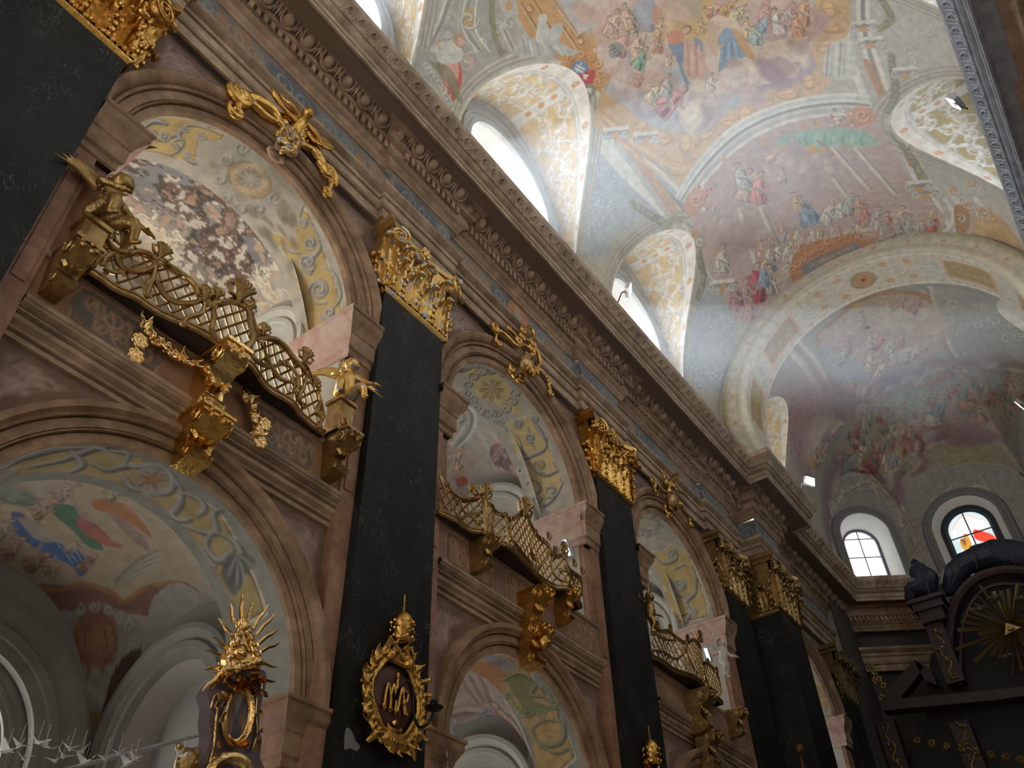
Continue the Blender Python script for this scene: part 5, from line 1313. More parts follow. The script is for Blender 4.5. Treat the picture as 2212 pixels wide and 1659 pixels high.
for t in range(9): cv.curl(985 + t * 10, 800 - 12 * sin(t * .35), 8, t, -1.1, 3.5, GS)
panel(cv, [(1092, 912), (1145, 895), (1165, 920), (1185, 965), (1205, 1020), (1218, 1050), (1200, 1080), (1150, 1085), (1140, 1040), (1110, 965)], (.66, .52, .26))
for pts, w_ in (([(1095, 920), (1120, 950), (1130, 985), (1150, 982), (1175, 970), (1180, 945)], 8), ([(1145, 900), (1165, 930), (1180, 960)], 8), ([(1130, 985), (1150, 1010), (1180, 1025), (1205, 1015)], 8), ([(1135, 1045), (1150, 1035), (1165, 1055), (1150, 1075), (1175, 1090), (1200, 1070), (1215, 1040)], 8), ([(1165, 1090), (1180, 1110), (1175, 1125)], 5), ([(1140, 920), (1145, 950), (1155, 970)], 6)): cv.scroll(pts, w_, GS)
for x, y, r_ in ((1165, 1005, 17), (1120, 915, 10), (1145, 945, 11), (1190, 1060, 14), (1160, 1080, 12), (1155, 905, 9)): cv.curl(x, y, r_, 1, 1.4, 6, GS)
cv.ell(1165, 1003, 9, 9, (.42, .30, .13)); cv.ell(1124, 1017, 9, 10, (.62, .60, .55)); cv.ell(1123, 1017, 3, 3, (.1, .1, .1))
# bay 3 upper soffit
cv = SOF_U[2].cv
cv.ell(1395, 1130, 24, 16, (.36, .31, .24), soft=.1); cv.ell(1395, 1130, 19, 12, (.52, .46, .36))
for t in range(12): cv.curl(1395 + 30 * cos(t * .52), 1132 + 24 * sin(t * .52), 8, t, 1.1, 3, GS)
panel(cv, [(1395, 1190), (1430, 1190), (1450, 1175), (1490, 1200), (1510, 1250), (1528, 1310), (1530, 1335), (1460, 1350), (1440, 1290), (1420, 1235)], (.60, .46, .20))
for pts, w_ in (([(1400, 1185), (1430, 1215), (1460, 1205), (1455, 1180)], 6), ([(1455, 1230), (1480, 1220), (1500, 1240), (1500, 1280), (1480, 1300), (1490, 1320), (1480, 1345), (1470, 1330), (1500, 1320)], 7), ([(1445, 1250), (1455, 1280), (1480, 1290)], 6)): cv.scroll(pts, w_, GS)
for x, y, r_ in ((1470, 1266, 20), (1470, 1266, 11), (1450, 1195, 9), (1500, 1322, 8)): cv.curl(x, y, r_, 1, 1.4, 5, GS)
cv = SOF_U[3].cv
panel(cv, [(1755, 1480), (1775, 1480), (1790, 1530), (1765, 1530)], (.50, .36, .18), dotted=False)
for t in range(8): cv.curl(1770 + t * 2, 1430 + t * 14, 6, t, 1.1, 3, ((.33, .18, .10), (.44, .30, .18), (.55, .42, .30)))
# lower soffit, bay 1
cv = SOF_L[0].cv
panel(cv, [(0, 1010), (60, 975), (150, 957), (260, 968), (330, 1000), (395, 1060), (470, 1100), (520, 1180), (560, 1270), (580, 1330), (540, 1350), (500, 1290), (465, 1230), (400, 1140), (330, 1080), (250, 1040), (150, 1018), (40, 1020)], (.50, .385, .19))
for pts, w_ in (([(5, 1010), (60, 985), (120, 970), (190, 968)], 14), ([(60, 1010), (130, 995), (210, 968), (250, 965)], 12), ([(155, 975), (175, 1005), (150, 1020)], 11), ([(195, 1000), (230, 1015), (270, 1005), (300, 1005), (350, 1005)], 13), ([(240, 975), (275, 980), (270, 1000)], 9), ([(260, 1020), (280, 1050), (300, 1060)], 12), ([(285, 1010), (350, 1010), (372, 1040), (360, 1065), (320, 1068)], 12), ([(370, 1025), (390, 1060), (385, 1090), (370, 1110), (390, 1125), (415, 1120)], 13), ([(395, 1065), (430, 1080), (440, 1100), (425, 1115)], 12), ([(480, 1100), (460, 1110), (465, 1145), (440, 1150), (395, 1135)], 13), ([(465, 1150), (500, 1165), (520, 1195), (495, 1195)], 14), ([(455, 1155), (445, 1180), (470, 1210), (500, 1190), (490, 1175)], 13), ([(430, 1180), (455, 1215), (465, 1225)], 10)): cv.scroll(pts, w_, GS)
cv.ell(328, 1040, 40, 24, (.37, .365, .34), ang=.9, warp=.02)
for q in range(10): cv.stroke([(328, 1038), (328 + 32 * cos(q * .63), 1038 + 19 * sin(q * .63))], 6, ((.34, .17, .08), (.44, .25, .12))[q % 2], taper=True)
cv.poly([(490, 1200), (520, 1195), (548, 1205), (550, 1225), (530, 1240), (520, 1272), (505, 1285), (490, 1270), (478, 1240)], (.20, .195, .185), warp=.01)
for q in range(8): cv.stroke([(512, 1196), (484 + q * 9, 1225 + 38 * sin(q * .45))], 4, (.44, .43, .41) if q % 2 else (.12, .12, .11))
for q in range(6): a_ = 0
# lower soffit, bay 2
cv = SOF_L[1].cv
panel(cv, [(1005, 1440), (1050, 1410), (1090, 1412), (1130, 1440), (1180, 1500), (1225, 1580), (1245, 1640), (1200, 1680), (1160, 1660), (1150, 1600), (1110, 1530), (1060, 1480), (1010, 1455)], (.56, .38, .18))
OG = ((.11, .115, .06), (.26, .26, .155), (.42, .41, .27))
cv.poly([(1010, 1445), (1030, 1425), (1085, 1420), (1115, 1430), (1110, 1445), (1060, 1455), (1080, 1460)], (.33, .33, .35)); 
for q in range(6): cv.stroke([(1040 + 8 * q, 1445 - q), (1052 + 8 * q, 1432 - q)], 2, (.15, .10, .10), sp=False)
for x, y in ((1107, 1425), (1022, 1451)): cv.ell(x, y, 11, 6, (.50, .24, .12))
cv.poly([(1090, 1460), (1140, 1458), (1160, 1480), (1145, 1505), (1170, 1520), (1200, 1530), (1150, 1545), (1110, 1500)], (.26, .26, .13), warp=.04)
for pts, w_ in (([(1085, 1470), (1120, 1455), (1155, 1475), (1145, 1500), (1175, 1505), (1200, 1530), (1205, 1555)], 8), ([(1085, 1505), (1110, 1520), (1130, 1535), (1150, 1540), (1140, 1550)], 8), ([(1160, 1480), (1185, 1500), (1200, 1530)], 7), ([(1165, 1560), (1150, 1575), (1160, 1600), (1190, 1610), (1215, 1595), (1215, 1565), (1190, 1555), (1165, 1560)], 9), ([(1160, 1610), (1200, 1625), (1230, 1615), (1235, 1640)], 8)): cv.scroll(pts, w_, OG)
for x, y, r_ in ((1100, 1512, 12), (1200, 1520, 12), (1130, 1540, 11), (1215, 1560, 10), (1172, 1540, 11)): cv.curl(x, y, r_, 1, 1.3, 5, OG)
for q in range(50): cv.ell(*[(1110 + q * 1.6 + R.uniform(-20, 50)), 1450 + q * 3.6 + R.uniform(-10, 10)], 1.8, 1.8, (.36, .14, .06), a=.6)
for S_ in (SOF_L[2].cv, SOF_L[3].cv): S_.rinceau([(.6, .4), (1.6, .5), (2.6, .4), (3.6, .5), (4.6, .4)], .25, .07, GS, px=False)
# ---------------------------------------------------------------- chapel vaults
# damaged fresco with plaster loss above the first gallery
cv = CHU[0].cv; nu, nv = cv.nu, cv.nv; rs = np.random.RandomState(11)
n1 = fbm(nu, nv, cv.nu / cv.res, cv.nv / cv.res, 1.0, 7, rs); n2 = fbm(nu, nv, cv.nu / cv.res, cv.nv / cv.res, .38, 7, rs); n3 = fbm(nu, nv, cv.nu / cv.res, cv.nv / cv.res, .14, 5, rs)
cuv = cv.hit(430, 470); uu, vv = np.meshgrid(np.arange(nu) / cv.res, np.arange(nv) / cv.res, indexing='ij')
dd = np.sqrt(((uu - cuv[0]) / 1.35) ** 2 + ((vv - cuv[1]) / 1.0) ** 2)
base = np.ones((nu, nv, 3)) * np.array([.78, .68, .52])
def ov(mask, col, a=1.0):
    global base
    m_ = (mask.astype(float) * a)[..., None]; base = base * (1 - m_) + np.array(col) * m_
ov(n2 > .12, (.52, .42, .33)); ov(n3 > .15, (.46, .44, .42), .7); ov((n2 + n3 * .5) < -.18, (.66, .50, .34), .8)
k1 = dd + n1 * .95 + n3 * .45
ov(k1 < 1.0, (.33, .29, .25)); ov((k1 < .93) & (n2 > -.05), (.19, .125, .10)); ov((k1 < .85) & (n3 > .06), (.10, .08, .07)); ov((k1 < .8) & (n2 < -.12), (.24, .235, .235)); ov((k1 < .95) & (n3 < -.24), (.62, .56, .48)); ov((k1 < .9) & (n2 * n3 > .045), (.46, .30, .22), .8)
ov((k1 > 1.0) & (k1 < 1.1), (.80, .72, .58)); ov((np.abs(n2) < .03) & (k1 > .9), (.80, .74, .62)); ov((np.abs(n1 + .1) < .015), (.24, .20, .18), .7)
cv.im = base
# lower chapel 1: figures, architecture, pendentive medallion
cv = CHL[0].cv
cv.poly([(-60, 1100), (0, 1040), (120, 1025), (260, 1045), (350, 1110), (440, 1260), (400, 1330), (200, 1300), (-60, 1260)], (.52, .42, .31))
for x, y, w_, h, l, d in ((80, 1080, 180, 50, (.52, .44, .36), (.42, .31, .27)), (30, 1070, 60, 40, (.33, .36, .29), (.22, .26, .21)), (60, 1120, 100, 50, (.60, .50, .36), (.50, .38, .26))): cv.cloud(x, y, w_, h, l, d)
cv.poly([(110, 1090), (160, 1095), (180, 1140), (225, 1185), (190, 1180), (150, 1140), (115, 1110)], (.14, .24, .17))
cv.poly([(200, 1080), (260, 1085), (310, 1130), (325, 1160), (280, 1130), (240, 1110), (205, 1100)], (.50, .24, .13)); cv.poly([(165, 1120), (210, 1135), (240, 1165), (270, 1180), (230, 1180), (180, 1150)], (.48, .20, .17)); cv.poly([(230, 1105), (275, 1130), (310, 1160), (320, 1190), (270, 1150)], (.40, .28, .24))
cv.poly([(25, 1110), (45, 1115), (70, 1160), (120, 1170), (165, 1195), (195, 1215), (175, 1245), (150, 1220), (100, 1200), (50, 1165), (30, 1140)], (.14, .22, .46)); cv.poly([(40, 1118), (70, 1125), (100, 1150), (125, 1170), (90, 1170), (60, 1150)], (.52, .46, .40)); cv.ell(45, 1116, 11, 10, (.50, .33, .26)); cv.ell(38, 1112, 11, 8, (.16, .20, .36))
for q in range(7): cv.stroke([(115 + 9 * q, 1172 + 3 * q), (150 + 7 * q, 1215 + 2 * q)], 4, ((.10, .16, .38), (.28, .36, .58))[q % 2], taper=True)
for x, y, h, col, ln in ((140, 1060, 60, (.46, .33, .27), 1.0), (95, 1095, 60, (.46, .30, .22), 1.0), (30, 1180, 60, (.46, .28, .22), .9), (80, 1210, 60, (.42, .26, .20), 1.1), (115, 1225, 46, (.50, .36, .22), 1.2), (250, 1060, 50, (.44, .36, .26), .9), (190, 1215, 46, (.36, .19, .15), .9), (10, 1140, 50, (.50, .42, .30), .8), (160, 1180, 40, (.42, .36, .33), .9)): cv.fig(x, y, h, col, ln)
for i in range(6): cv.stroke([(0, 1240 + 7 * i), (80, 1262 + 6 * i), (150, 1272 + 4 * i)], 6, ((.50, .46, .37), (.36, .31, .25))[i % 2])
for i in range(9): cv.stroke([(200 + 6 * i, 1290 - 4 * i), (260 + 4 * i, 1255 - 5 * i), (340, 1222 - 4 * i)], 6, ((.46, .42, .34), (.58, .54, .45), (.33, .29, .23))[i % 3])
cv.poly([(60, 1265), (110, 1262), (150, 1265), (210, 1262), (265, 1300), (310, 1268), (390, 1255), (440, 1290), (440, 1330), (330, 1330), (280, 1330), (240, 1420), (150, 1430), (120, 1330), (60, 1290)], (.30, .165, .135)); cv.stroke([(70, 1268), (120, 1275), (180, 1262), (240, 1280), (268, 1300), (310, 1272), (390, 1258)], 11, (.46, .25, .12))
cv.poly([(130, 1330), (215, 1315), (290, 1340), (310, 1370), (285, 1430), (240, 1460), (170, 1450), (130, 1400)], (.40, .385, .35), warp=.05)
cv.ell(208, 1382, 74, 62, (.40, .385, .35), warp=.05); cv.ell(206, 1383, 66, 54, (.34, .16, .10), warp=.02); cv.ell(204, 1380, 54, 42, (.40, .20, .14), soft=.5)
for i in range(14): cv.stroke([(165 + 6 * i, 1350 + R.uniform(0, 20)), (162 + 7 * i, 1400 + R.uniform(-10, 10))], 4, R.choice([(.46, .24, .13), (.28, .13, .09), (.50, .30, .19)]), taper=True)
for t in range(16): cv.curl(206 + 84 * cos(t * .39), 1385 + 74 * sin(t * .39), 13, t, 1.1, 6, ((.22, .21, .19), (.42, .41, .38), (.58, .56, .52)))
cv.poly([(165, 1460), (245, 1460), (235, 1500), (225, 1530), (185, 1530), (172, 1495)], (.40, .39, .36), warp=.02); cv.poly([(178, 1535), (215, 1538), (212, 1570), (178, 1562)], (.42, .24, .11)); cv.stroke([(195, 1575), (188, 1600), (190, 1640)], 14, (.36, .35, .33))
for t in range(8): cv.curl(180 + 7 * t, 1480 + 5 * t, 9, t, 1.1, 4, ((.22, .21, .19), (.42, .41, .38), (.58, .56, .52)))
cv.poly([(330, 1300), (390, 1260), (440, 1290), (430, 1320), (370, 1340), (320, 1390)], (.44, .42, .37), warp=.04)
cv.poly([(250, 1440), (300, 1400), (300, 1440), (260, 1520), (220, 1620), (200, 1659), (215, 1560)], (.13, .08, .075))
# upper chapel 2, lower chapel 2 and the rest: figures and painted ribs
cv = CHU[1].cv
cv.poly([(955, 870), (1100, 880), (1140, 1010), (1100, 1100), (955, 1050)], (.52, .46, .40), soft=.1)
for o_ in range(5): cv.stroke([(985, 860 + 0 * o_), (1000 + 8 * o_, 890), (1002 + 8 * o_, 920), (985 + 8 * o_, 950), (960, 975 + 8 * o_)], 7, (STL, STN, STD, STL, STN)[o_])
for q in range(7): cv.ell(1008 - q * 6 * (q > 3), 880 + q * 14, 3, 3, (.58, .33, .20))
for pts in ([(1035, 935), (1060, 975), (1100, 1030)], [(1070, 940), (1100, 990), (1125, 1040)]): cv.stroke(pts, 10, (.60, .57, .50))
cv.poly([(1060, 965), (1090, 960), (1105, 1000), (1115, 1030), (1095, 1030), (1065, 1000)], (.25, .18, .19)); cv.poly([(1065, 960), (1090, 965), (1098, 990), (1072, 985)], (.42, .20, .18)); cv.fig(1085, 975, 50, (.36, .24, .24), .5); cv.fig(1105, 1040, 60, (.40, .33, .33), .3)
cv.ell(975, 900, 26, 26, (.27, .26, .20)); 
for t in range(10): cv.curl(975 + 16 * cos(t), 902 + 16 * sin(t), 8, t, 1, 3, SG)
cv.cloud(985, 1000, 60, 60, (.58, .47, .42), (.50, .38, .33)); cv.poly([(985, 1035), (1005, 1030), (1010, 1045), (990, 1052)], (.48, .14, .11)); cv.fig(990, 990, 50, (.60, .42, .30), .3); cv.fig(965, 985, 40, (.56, .50, .46), 0)
cv = CHL[1].cv
cv.poly([(950, 1450), (1060, 1470), (1140, 1620), (1100, 1700), (940, 1700)], (.46, .37, .32), soft=.1)
for i in range(6): cv.stroke([(985 + i * 10, 1460), (1000 + i * 10, 1490), (1030 + i * 6, 1520)], 7, ((.50, .38, .33), (.33, .23, .20))[i % 2])
for i in range(5): cv.stroke([(960, 1540 + 8 * i), (1010, 1525 + 8 * i), (1050, 1530 + 8 * i), (1075, 1550 + 8 * i)], 7, ((.50, .33, .29), (.58, .50, .44), (.33, .22, .19))[i % 3])
for x, y, h, col, ln in ((1065, 1545, 50, (.36, .23, .18), .3), (1080, 1570, 60, (.33, .23, .29), .4), (1045, 1560, 36, (.28, .32, .45), .2), (1105, 1600, 60, (.50, .38, .22), .5), (975, 1510, 40, (.46, .40, .22), .3), (970, 1490, 40, (.33, .28, .42), 0)): cv.fig(x, y, h, col, ln)
for i in range(16): cv.curl(R.uniform(960, 1010), R.uniform(1560, 1610), 9, i, 1, 4, SG)
for S_, sd in ((CHU[2], 5), (CHL[2], 6), (CHU[3], 7), (CHL[3], 8)):
    cv = S_.cv; R2 = random.Random(sd)
    for i in range(24):
        x, y = R2.uniform(.2, S_.Lu - .2), R2.uniform(.2, S_.Lv - .2)
        cv.ell(x, y, R2.uniform(.1, .3), R2.uniform(.08, .2), R2.choice([(.50, .32, .26), (.60, .50, .42), (.38, .40, .42), (.55, .45, .30)]), px=False, warp=.1, soft=.4)
        cv.curl(R2.uniform(.2, S_.Lu), R2.uniform(.2, S_.Lv), .14, i, 1.1, .05, SG, px=False)

cv = FR.cv

# ================================================================ things
def wave(n, f): return [f(i / (n - 1)) for i in range(n)]
def leaf_mesh(h=.5, w=.34, curl=.16, lobes=4, n=16, m=11):
    """acanthus leaf standing at the origin, growing up (z), curling out (-y)"""
    P = []
    for i in range(n):
        t = i / (n - 1); ww = w * .5 * (sin(pi * min(1, t * .86 + .12)) ** .6) * (1 - .22 * abs(sin(lobes * pi * t)) ** .7)
        if t > .93: ww *= .7
        bend = max(0, t - .62) / .38
        z = h * (t if t < .62 else .62 + .38 * sin(bend * 1.9) / 1.25); out = .03 + .05 * t + curl * bend ** 1.6
        row = []
        for j in range(m):
            s = j / (m - 1) * 2 - 1
            row.append((s * ww, -(out + .028 * cos(s * pi * 2.5) + .02 * (1 - s * s)), z - .035 * abs(s) * sin(lobes * pi * t) ** 2))
        P.append(row)
    mb = MB(); mb.grid(P)
    if h > .4:
        for i in range(1, n, 3):
            for j in (0, m - 1): p = P[i][j]; mb.ball((p[0] * 1.02, p[1] - .02, p[2]), (.042, .035, .055), 7, 5)
        p = P[-1][m // 2]; mb.ball((p[0], p[1] - .01, p[2] - .02), (.09, .05, .05), 8, 6)
    return mb
def volute_mesh(r=.16, turns=2.2, th=.028, depth=.10, hand=1):
    pts = [(hand * (r * (1 - .82 * t)) * cos(turns * 2 * pi * t + pi / 2), 0, r * (1 - .82 * t) * sin(turns * 2 * pi * t + pi / 2)) for t in np.linspace(0, 1, 40)]
    mb = MB(); mb.tube(pts, [th * (1 - .5 * t) for t in np.linspace(0, 1, 40)], 6)
    mb.lathe([(0, .01), (r * .9, .02), (r * .95, depth * .5), (r * .9, depth), (0, depth)], (0, 0, 0), 18, 'y'); mb.ball((0, -.02, 0), r * .2, 8, 6)
    return mb
def place(mb, loc, rz=0, sx=1, rx=0):
    m = Matrix.Translation(loc) @ Matrix.Rotation(rz, 4, 'Z') @ Matrix.Rotation(rx, 4, 'X') @ Matrix.Diagonal((sx, 1, 1, 1))
    return mb.xf(m)
def mesh_child(name, mb, m, parent, smooth=True): return mb.build(name, m, parent, smooth)
def capital(parent, W, D, z0, H, m, full=True):
    """pilaster capital, local frame: x along the face, face at y = 0, body towards +y"""
    b = MB()
    b.grid([[(s * (W / 2 + e), -e, z) for z, e in ((z0, .0), (z0 + .04, .04), (z0 + .075, .05), (z0 + .11, .02), (z0 + .13, 0), (z0 + H * .5, .02), (z0 + H * .8, .09), (z0 + H * .86, .10))] for s in (-1, -.3, .3, 1)])
    for s in (-1, 1):
        b.grid([[(s * (W / 2 + e), y, z) for z, e in ((z0, .0), (z0 + .04, .04), (z0 + .075, .05), (z0 + .11, .02), (z0 + .13, 0), (z0 + H * .5, .02), (z0 + H * .8, .09), (z0 + H * .86, .10))] for y in (0, D)])
    cap = mesh_child('capital', b, m, parent)
    ab = MB()                                              # concave abacus with moulded rim
    for zlo, zhi, e0 in ((z0 + H * .86, z0 + H * .93, .17), (z0 + H * .93, z0 + H, .23)):
        out = []
        n = 13
        for i in range(n):
            s = i / (n - 1) * 2 - 1; out.append((s * (W / 2 + e0), -(e0 - .17 * (1 - s ** 4))))
        front = out; pts = [(-(W / 2 + e0), D)] + front + [(W / 2 + e0, D)]
        k = len(pts)
        ab.add([(x, y, zlo) for x, y in pts] + [(x, y, zhi) for x, y in pts], [(i, (i + 1), k + i + 1, k + i) for i in range(k - 1)] + [tuple(range(k))[::-1], tuple(range(k, 2 * k))])
    mesh_child('abacus', ab, m, cap, False)
    fl = MB(); fl.ball((0, -.16, z0 + H * .92), (.07, .06, .08), 8, 6)
    for q in range(6): fl.ball((.09 * cos(q * 1.05), -.17, z0 + H * .92 + .09 * sin(q * 1.05)), (.05, .04, .05), 7, 5)
    mesh_child('flower', fl, m, cap)
    L1, L2 = leaf_mesh(H * .42, W / 3.6, .15), leaf_mesh(H * .66, W / 3.4, .19)
    for i in range(4):
        mesh_child('acanthus_leaf', place(L1, ((i - 1.5) * W / 3.9, 0, z0 + .11)), m, cap)
    for i in range(3):
        mesh_child('acanthus_leaf', place(L2, ((i - 1) * W / 3.0, 0.01, z0 + .12)), m, cap)
    for s in (-1, 1):
        mesh_child('acanthus_leaf', place(L1, (s * W / 2, D * .35, z0 + .11), s * pi / 2), m, cap)
        mesh_child('acanthus_leaf', place(L2, (s * (W / 2), 0, z0 + .12), s * pi / 4), m, cap)
        mesh_child('volute', place(volute_mesh(.20, 2.2, .034, .14, s), (s * (W / 2 + .03), -.27, z0 + H * .73), s * .35), m, cap)
        mesh_child('volute', place(volute_mesh(.13, 2.0, .026, .09, -s), (s * .17, -.20, z0 + H * .76)), m, cap)
        st_ = MB(); st_.tube([(s * .30, -.05, z0 + H * .45), (s * .33, -.10, z0 + H * .62), (s * (W / 2 - .12), -.16, z0 + H * .82), (s * (W / 2), -.22, z0 + H * .84)], [.03, .035, .03, .02], 6)
        st_.tube([(s * .28, -.05, z0 + H * .45), (s * .27, -.10, z0 + H * .65), (s * .20, -.14, z0 + H * .82), (s * .15, -.15, z0 + H * .85)], [.025, .03, .025, .02], 6)
        for q in range(4): st_.ball((s * (.08 + .12 * q), -.13, z0 + H * (.5 + .05 * (q % 2))), (.035, .03, .05), 6, 5)
        mesh_child('stalk', st_, m, cap)
    return cap
def pilaster(x0, x1, yf, depth, label, m, zc=12.22, H=1.70, side=False):
    t = thing('pilaster', label, 'pilaster', ((x0 + x1) / 2, yf, 0), 'dark marble pilasters along the arcade')
    W = x1 - x0
    sh = MB(); sh.box(-W / 2, W / 2, 0, depth, 0, zc); o = mesh_child('shaft', sh, M_DARK, t, False)
    capital(t, W + .02, depth, zc - .02, H, m)
    return t
pilaster(.07, 1.55, 0, .29, 'near black marble pilaster cut off at the left edge, its gilded capital partly in view', M_GOLD)
pilaster(6.48, 7.96, 0, .29, 'wide black marble pilaster carrying the large gilded cartouche, capital worn to white', M_WORN)
pilaster(13.05, 14.5, 0, .29, 'black veined marble pilaster between the second and third gallery balustrades', M_GOLD)
pilaster(19.36, 20.72, 0, .29, 'slim black marble pilaster right before the projecting crossing pier', M_GOLDD)
pilaster(21.30, 22.72, -.66, .95, 'black marble pilaster of the crossing pier that stands forward of its neighbours', M_GOLDD)
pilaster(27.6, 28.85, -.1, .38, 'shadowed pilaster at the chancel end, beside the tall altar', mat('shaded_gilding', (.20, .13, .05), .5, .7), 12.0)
for a_, b_ in ((-5, .06), (22.8, 23.3)):
    ex = MB(); ex.box(a_, b_, .14, .29, 0, 14.0); struct('wall_left_pier', ex, M_PINK, False)
pt_ = MB(); p2_ = [o for o in bpy.data.objects if o.name == 'pilaster.001'][0]
q_ = [tuple(atY(a, b, -.003)) for a, b in catmull([(748, 1572), (760, 1580), (768, 1600), (778, 1612), (770, 1622), (756, 1616), (745, 1620), (744, 1600)], 3, True)]; pt_.add(q_ + [(x, .01, z) for x, _, z in q_], [tuple(range(len(q_))), tuple(range(len(q_), 2 * len(q_)))[::-1]] + [(i, len(q_) + i, len(q_) + (i + 1) % len(q_), (i + 1) % len(q_)) for i in range(len(q_))])
mesh_child('chipped_patch', pt_.xf(Matrix.Translation((-7.22, 0, 0))), mat('bare_plaster', (.22, .22, .20), .9), p2_, False)
# --- organic bodies: overlapping limbs fused into one continuous surface
def organic(name, mb, m, parent=None, voxel=.02, smooth=6):
    o = mb.build(name, m, parent)
    r = o.modifiers.new('remesh', 'REMESH'); r.mode = 'VOXEL'; r.voxel_size = voxel; r.use_smooth_shade = True
    s = o.modifiers.new('smooth', 'SMOOTH'); s.iterations = smooth; s.factor = .5
    return o
def limb(mb, pts, rs): mb.tube(catmull(pts, 4), np.interp(np.linspace(0, 1, (len(pts) - 1) * 4 + 1), np.linspace(0, 1, len(rs)), rs), 8); [mb.ball(p, r, 8, 6) for p, r in zip(pts, rs)]
def hand(mb, c, d, up=(0, 0, 1), s=1.0):
    d = _unit(np.array(d, float)); sd = _unit(np.cross(d, up)); c = np.array(c, float)
    mb.ball(tuple(c + d * .02 * s), (.022 * s, .02 * s, .022 * s), 8, 6)
    for i in range(4):
        b = c + d * .035 * s + sd * (i - 1.5) * .012 * s; L = (.030, .038, .036, .028)[i] * s
        mb.tube([b, b + d * L * .6, b + d * L + np.array(up) * -.012 * s], [.0075 * s, .007 * s, .005 * s], 5)
    b = c + sd * .02 * s; mb.tube([b, b + sd * .016 * s + d * .012 * s, b + sd * .02 * s + d * .028 * s], [.008 * s, .0075 * s, .006 * s], 5)
def face(mb, c, r, f):
    """nose, brow, cheeks, mouth and ears on a head ball at c looking along f"""
    f = _unit(np.array(f, float)); c = np.array(c, float); sd = _unit(np.cross(f, (0, 0, 1))); up = np.cross(sd, f)
    P = lambda a, b, d: tuple(c + sd * a * r + up * b * r + f * d * r)
    mb.tube([P(0, .15, .92), P(0, -.1, 1.16), P(0, -.16, 1.0)], [.09 * r, .13 * r, .1 * r], 6)
    for s in (-1, 1):
        mb.ball(P(s * .42, -.25, .72), .30 * r, 8, 6); mb.ball(P(s * .98, -.05, .0), (.16 * r, .10 * r, .24 * r), 7, 5); mb.ball(P(s * .33, .22, .84), .14 * r, 7, 5)
        mb.tube([P(s * .12, .34, .9), P(s * .5, .36, .8)], .08 * r, 5)
    mb.ball(P(0, -.42, .86), (.2 * r, .16 * r, .12 * r), 7, 5); mb.ball(P(0, -.68, .62), .2 * r, 7, 5)
def putto(name, label, loc, s, rz, m, pose, wings=True, cat='cherub statue', hair=None, group=None):
    t = thing(name, label, cat, loc, group); t.rotation_euler = (0, 0, rz)
    K = lambda p: np.array(p) * s
    b = MB(); J = {k: K(v) for k, v in pose.items()}
    limb(b, [J['pelvis'], J['belly'], J['chest'], J['neck']], [.105 * s, .11 * s, .10 * s, .05 * s])
    b.ball(tuple(J['head']), (.095 * s, .10 * s, .11 * s), 14, 10); b.tube([J['neck'], J['head']], .05 * s, 8)
    face(b, J['head'], .098 * s, pose['look'])
    for q in 'lr':
        limb(b, [J['sh' + q], J['el' + q], J['wr' + q]], [.05 * s, .038 * s, .026 * s]); b.tube([J['chest'], J['sh' + q]], [.07 * s, .052 * s], 8)
        hand(b, J['wr' + q], J['wr' + q] - J['el' + q], s=s * 1.5)
        limb(b, [J['hi' + q], J['kn' + q], J['an' + q]], [.08 * s, .056 * s, .034 * s]); b.tube([J['pelvis'], J['hi' + q]], .085 * s, 8)
        d = _unit(J['an' + q] - J['kn' + q]); fwd = _unit(np.array([0, -1, -.25])); b.tube([J['an' + q], J['an' + q] + fwd * .10 * s], [.034 * s, .022 * s], 7)
    organic('body', b, m, t, .014 * s)
    h = MB(); hd = J['head']
    for q in range(26):
        a, e = RNG.uniform(0, 6.28), RNG.uniform(.1, 1.5); p = hd + .085 * s * np.array([cos(a) * sin(e), sin(a) * sin(e) + .25, cos(e)])
        h.ball(tuple(p), .034 * s, 6, 5)
    organic('hair', h, hair or m, t, .012 * s, 2)
    if wings:
        for q in (-1, 1):
            wg = MB()
            for k in range(7):
                a = .35 + k * .17; L = (.30 + .03 * k) * s
                p0 = J['chest'] + np.array([q * .04, .08, .03]) * s
                wg.tube([p0, p0 + np.array([q * L * sin(a) * .5, .06 * s, L * cos(a) * .7]), p0 + np.array([q * L * sin(a), .07 * s, L * cos(a) * .85 - .05 * s * k * .4])], [.02 * s, .026 * s, .008 * s], 5)
            organic('wing', wg, m, t, .013 * s, 2)
    return t
SIT = dict(pelvis=(0, 0, .12), belly=(0, -.02, .24), chest=(0, -.03, .36), neck=(.01, -.03, .46), head=(.02, -.06, .57), look=(.4, -1, -.25), shl=(-.13, -.02, .42), ell=(-.20, -.12, .30), wrl=(-.12, -.24, .26), shr=(.13, -.02, .42), elr=(.22, -.10, .32), wrr=(.30, -.20, .24), hil=(-.07, 0, .10), knl=(-.12, -.24, .12), anl=(-.13, -.26, -.08), hir=(.07, 0, .10), knr=(.14, -.22, .14), anr=(.20, -.22, -.04))
STAND = dict(pelvis=(0, 0, .40), belly=(0, -.02, .50), chest=(0, -.02, .62), neck=(0, -.02, .72), head=(.0, -.04, .83), look=(.3, -1, -.1), shl=(-.12, 0, .68), ell=(-.24, -.06, .76), wrl=(-.30, -.10, .90), shr=(.12, 0, .68), elr=(.22, -.05, .56), wrr=(.26, -.16, .50), hil=(-.06, 0, .37), knl=(-.09, -.08, .20), anl=(-.07, .0, .03), hir=(.06, 0, .37), knr=(.07, -.02, .19), anr=(.08, .03, .02))
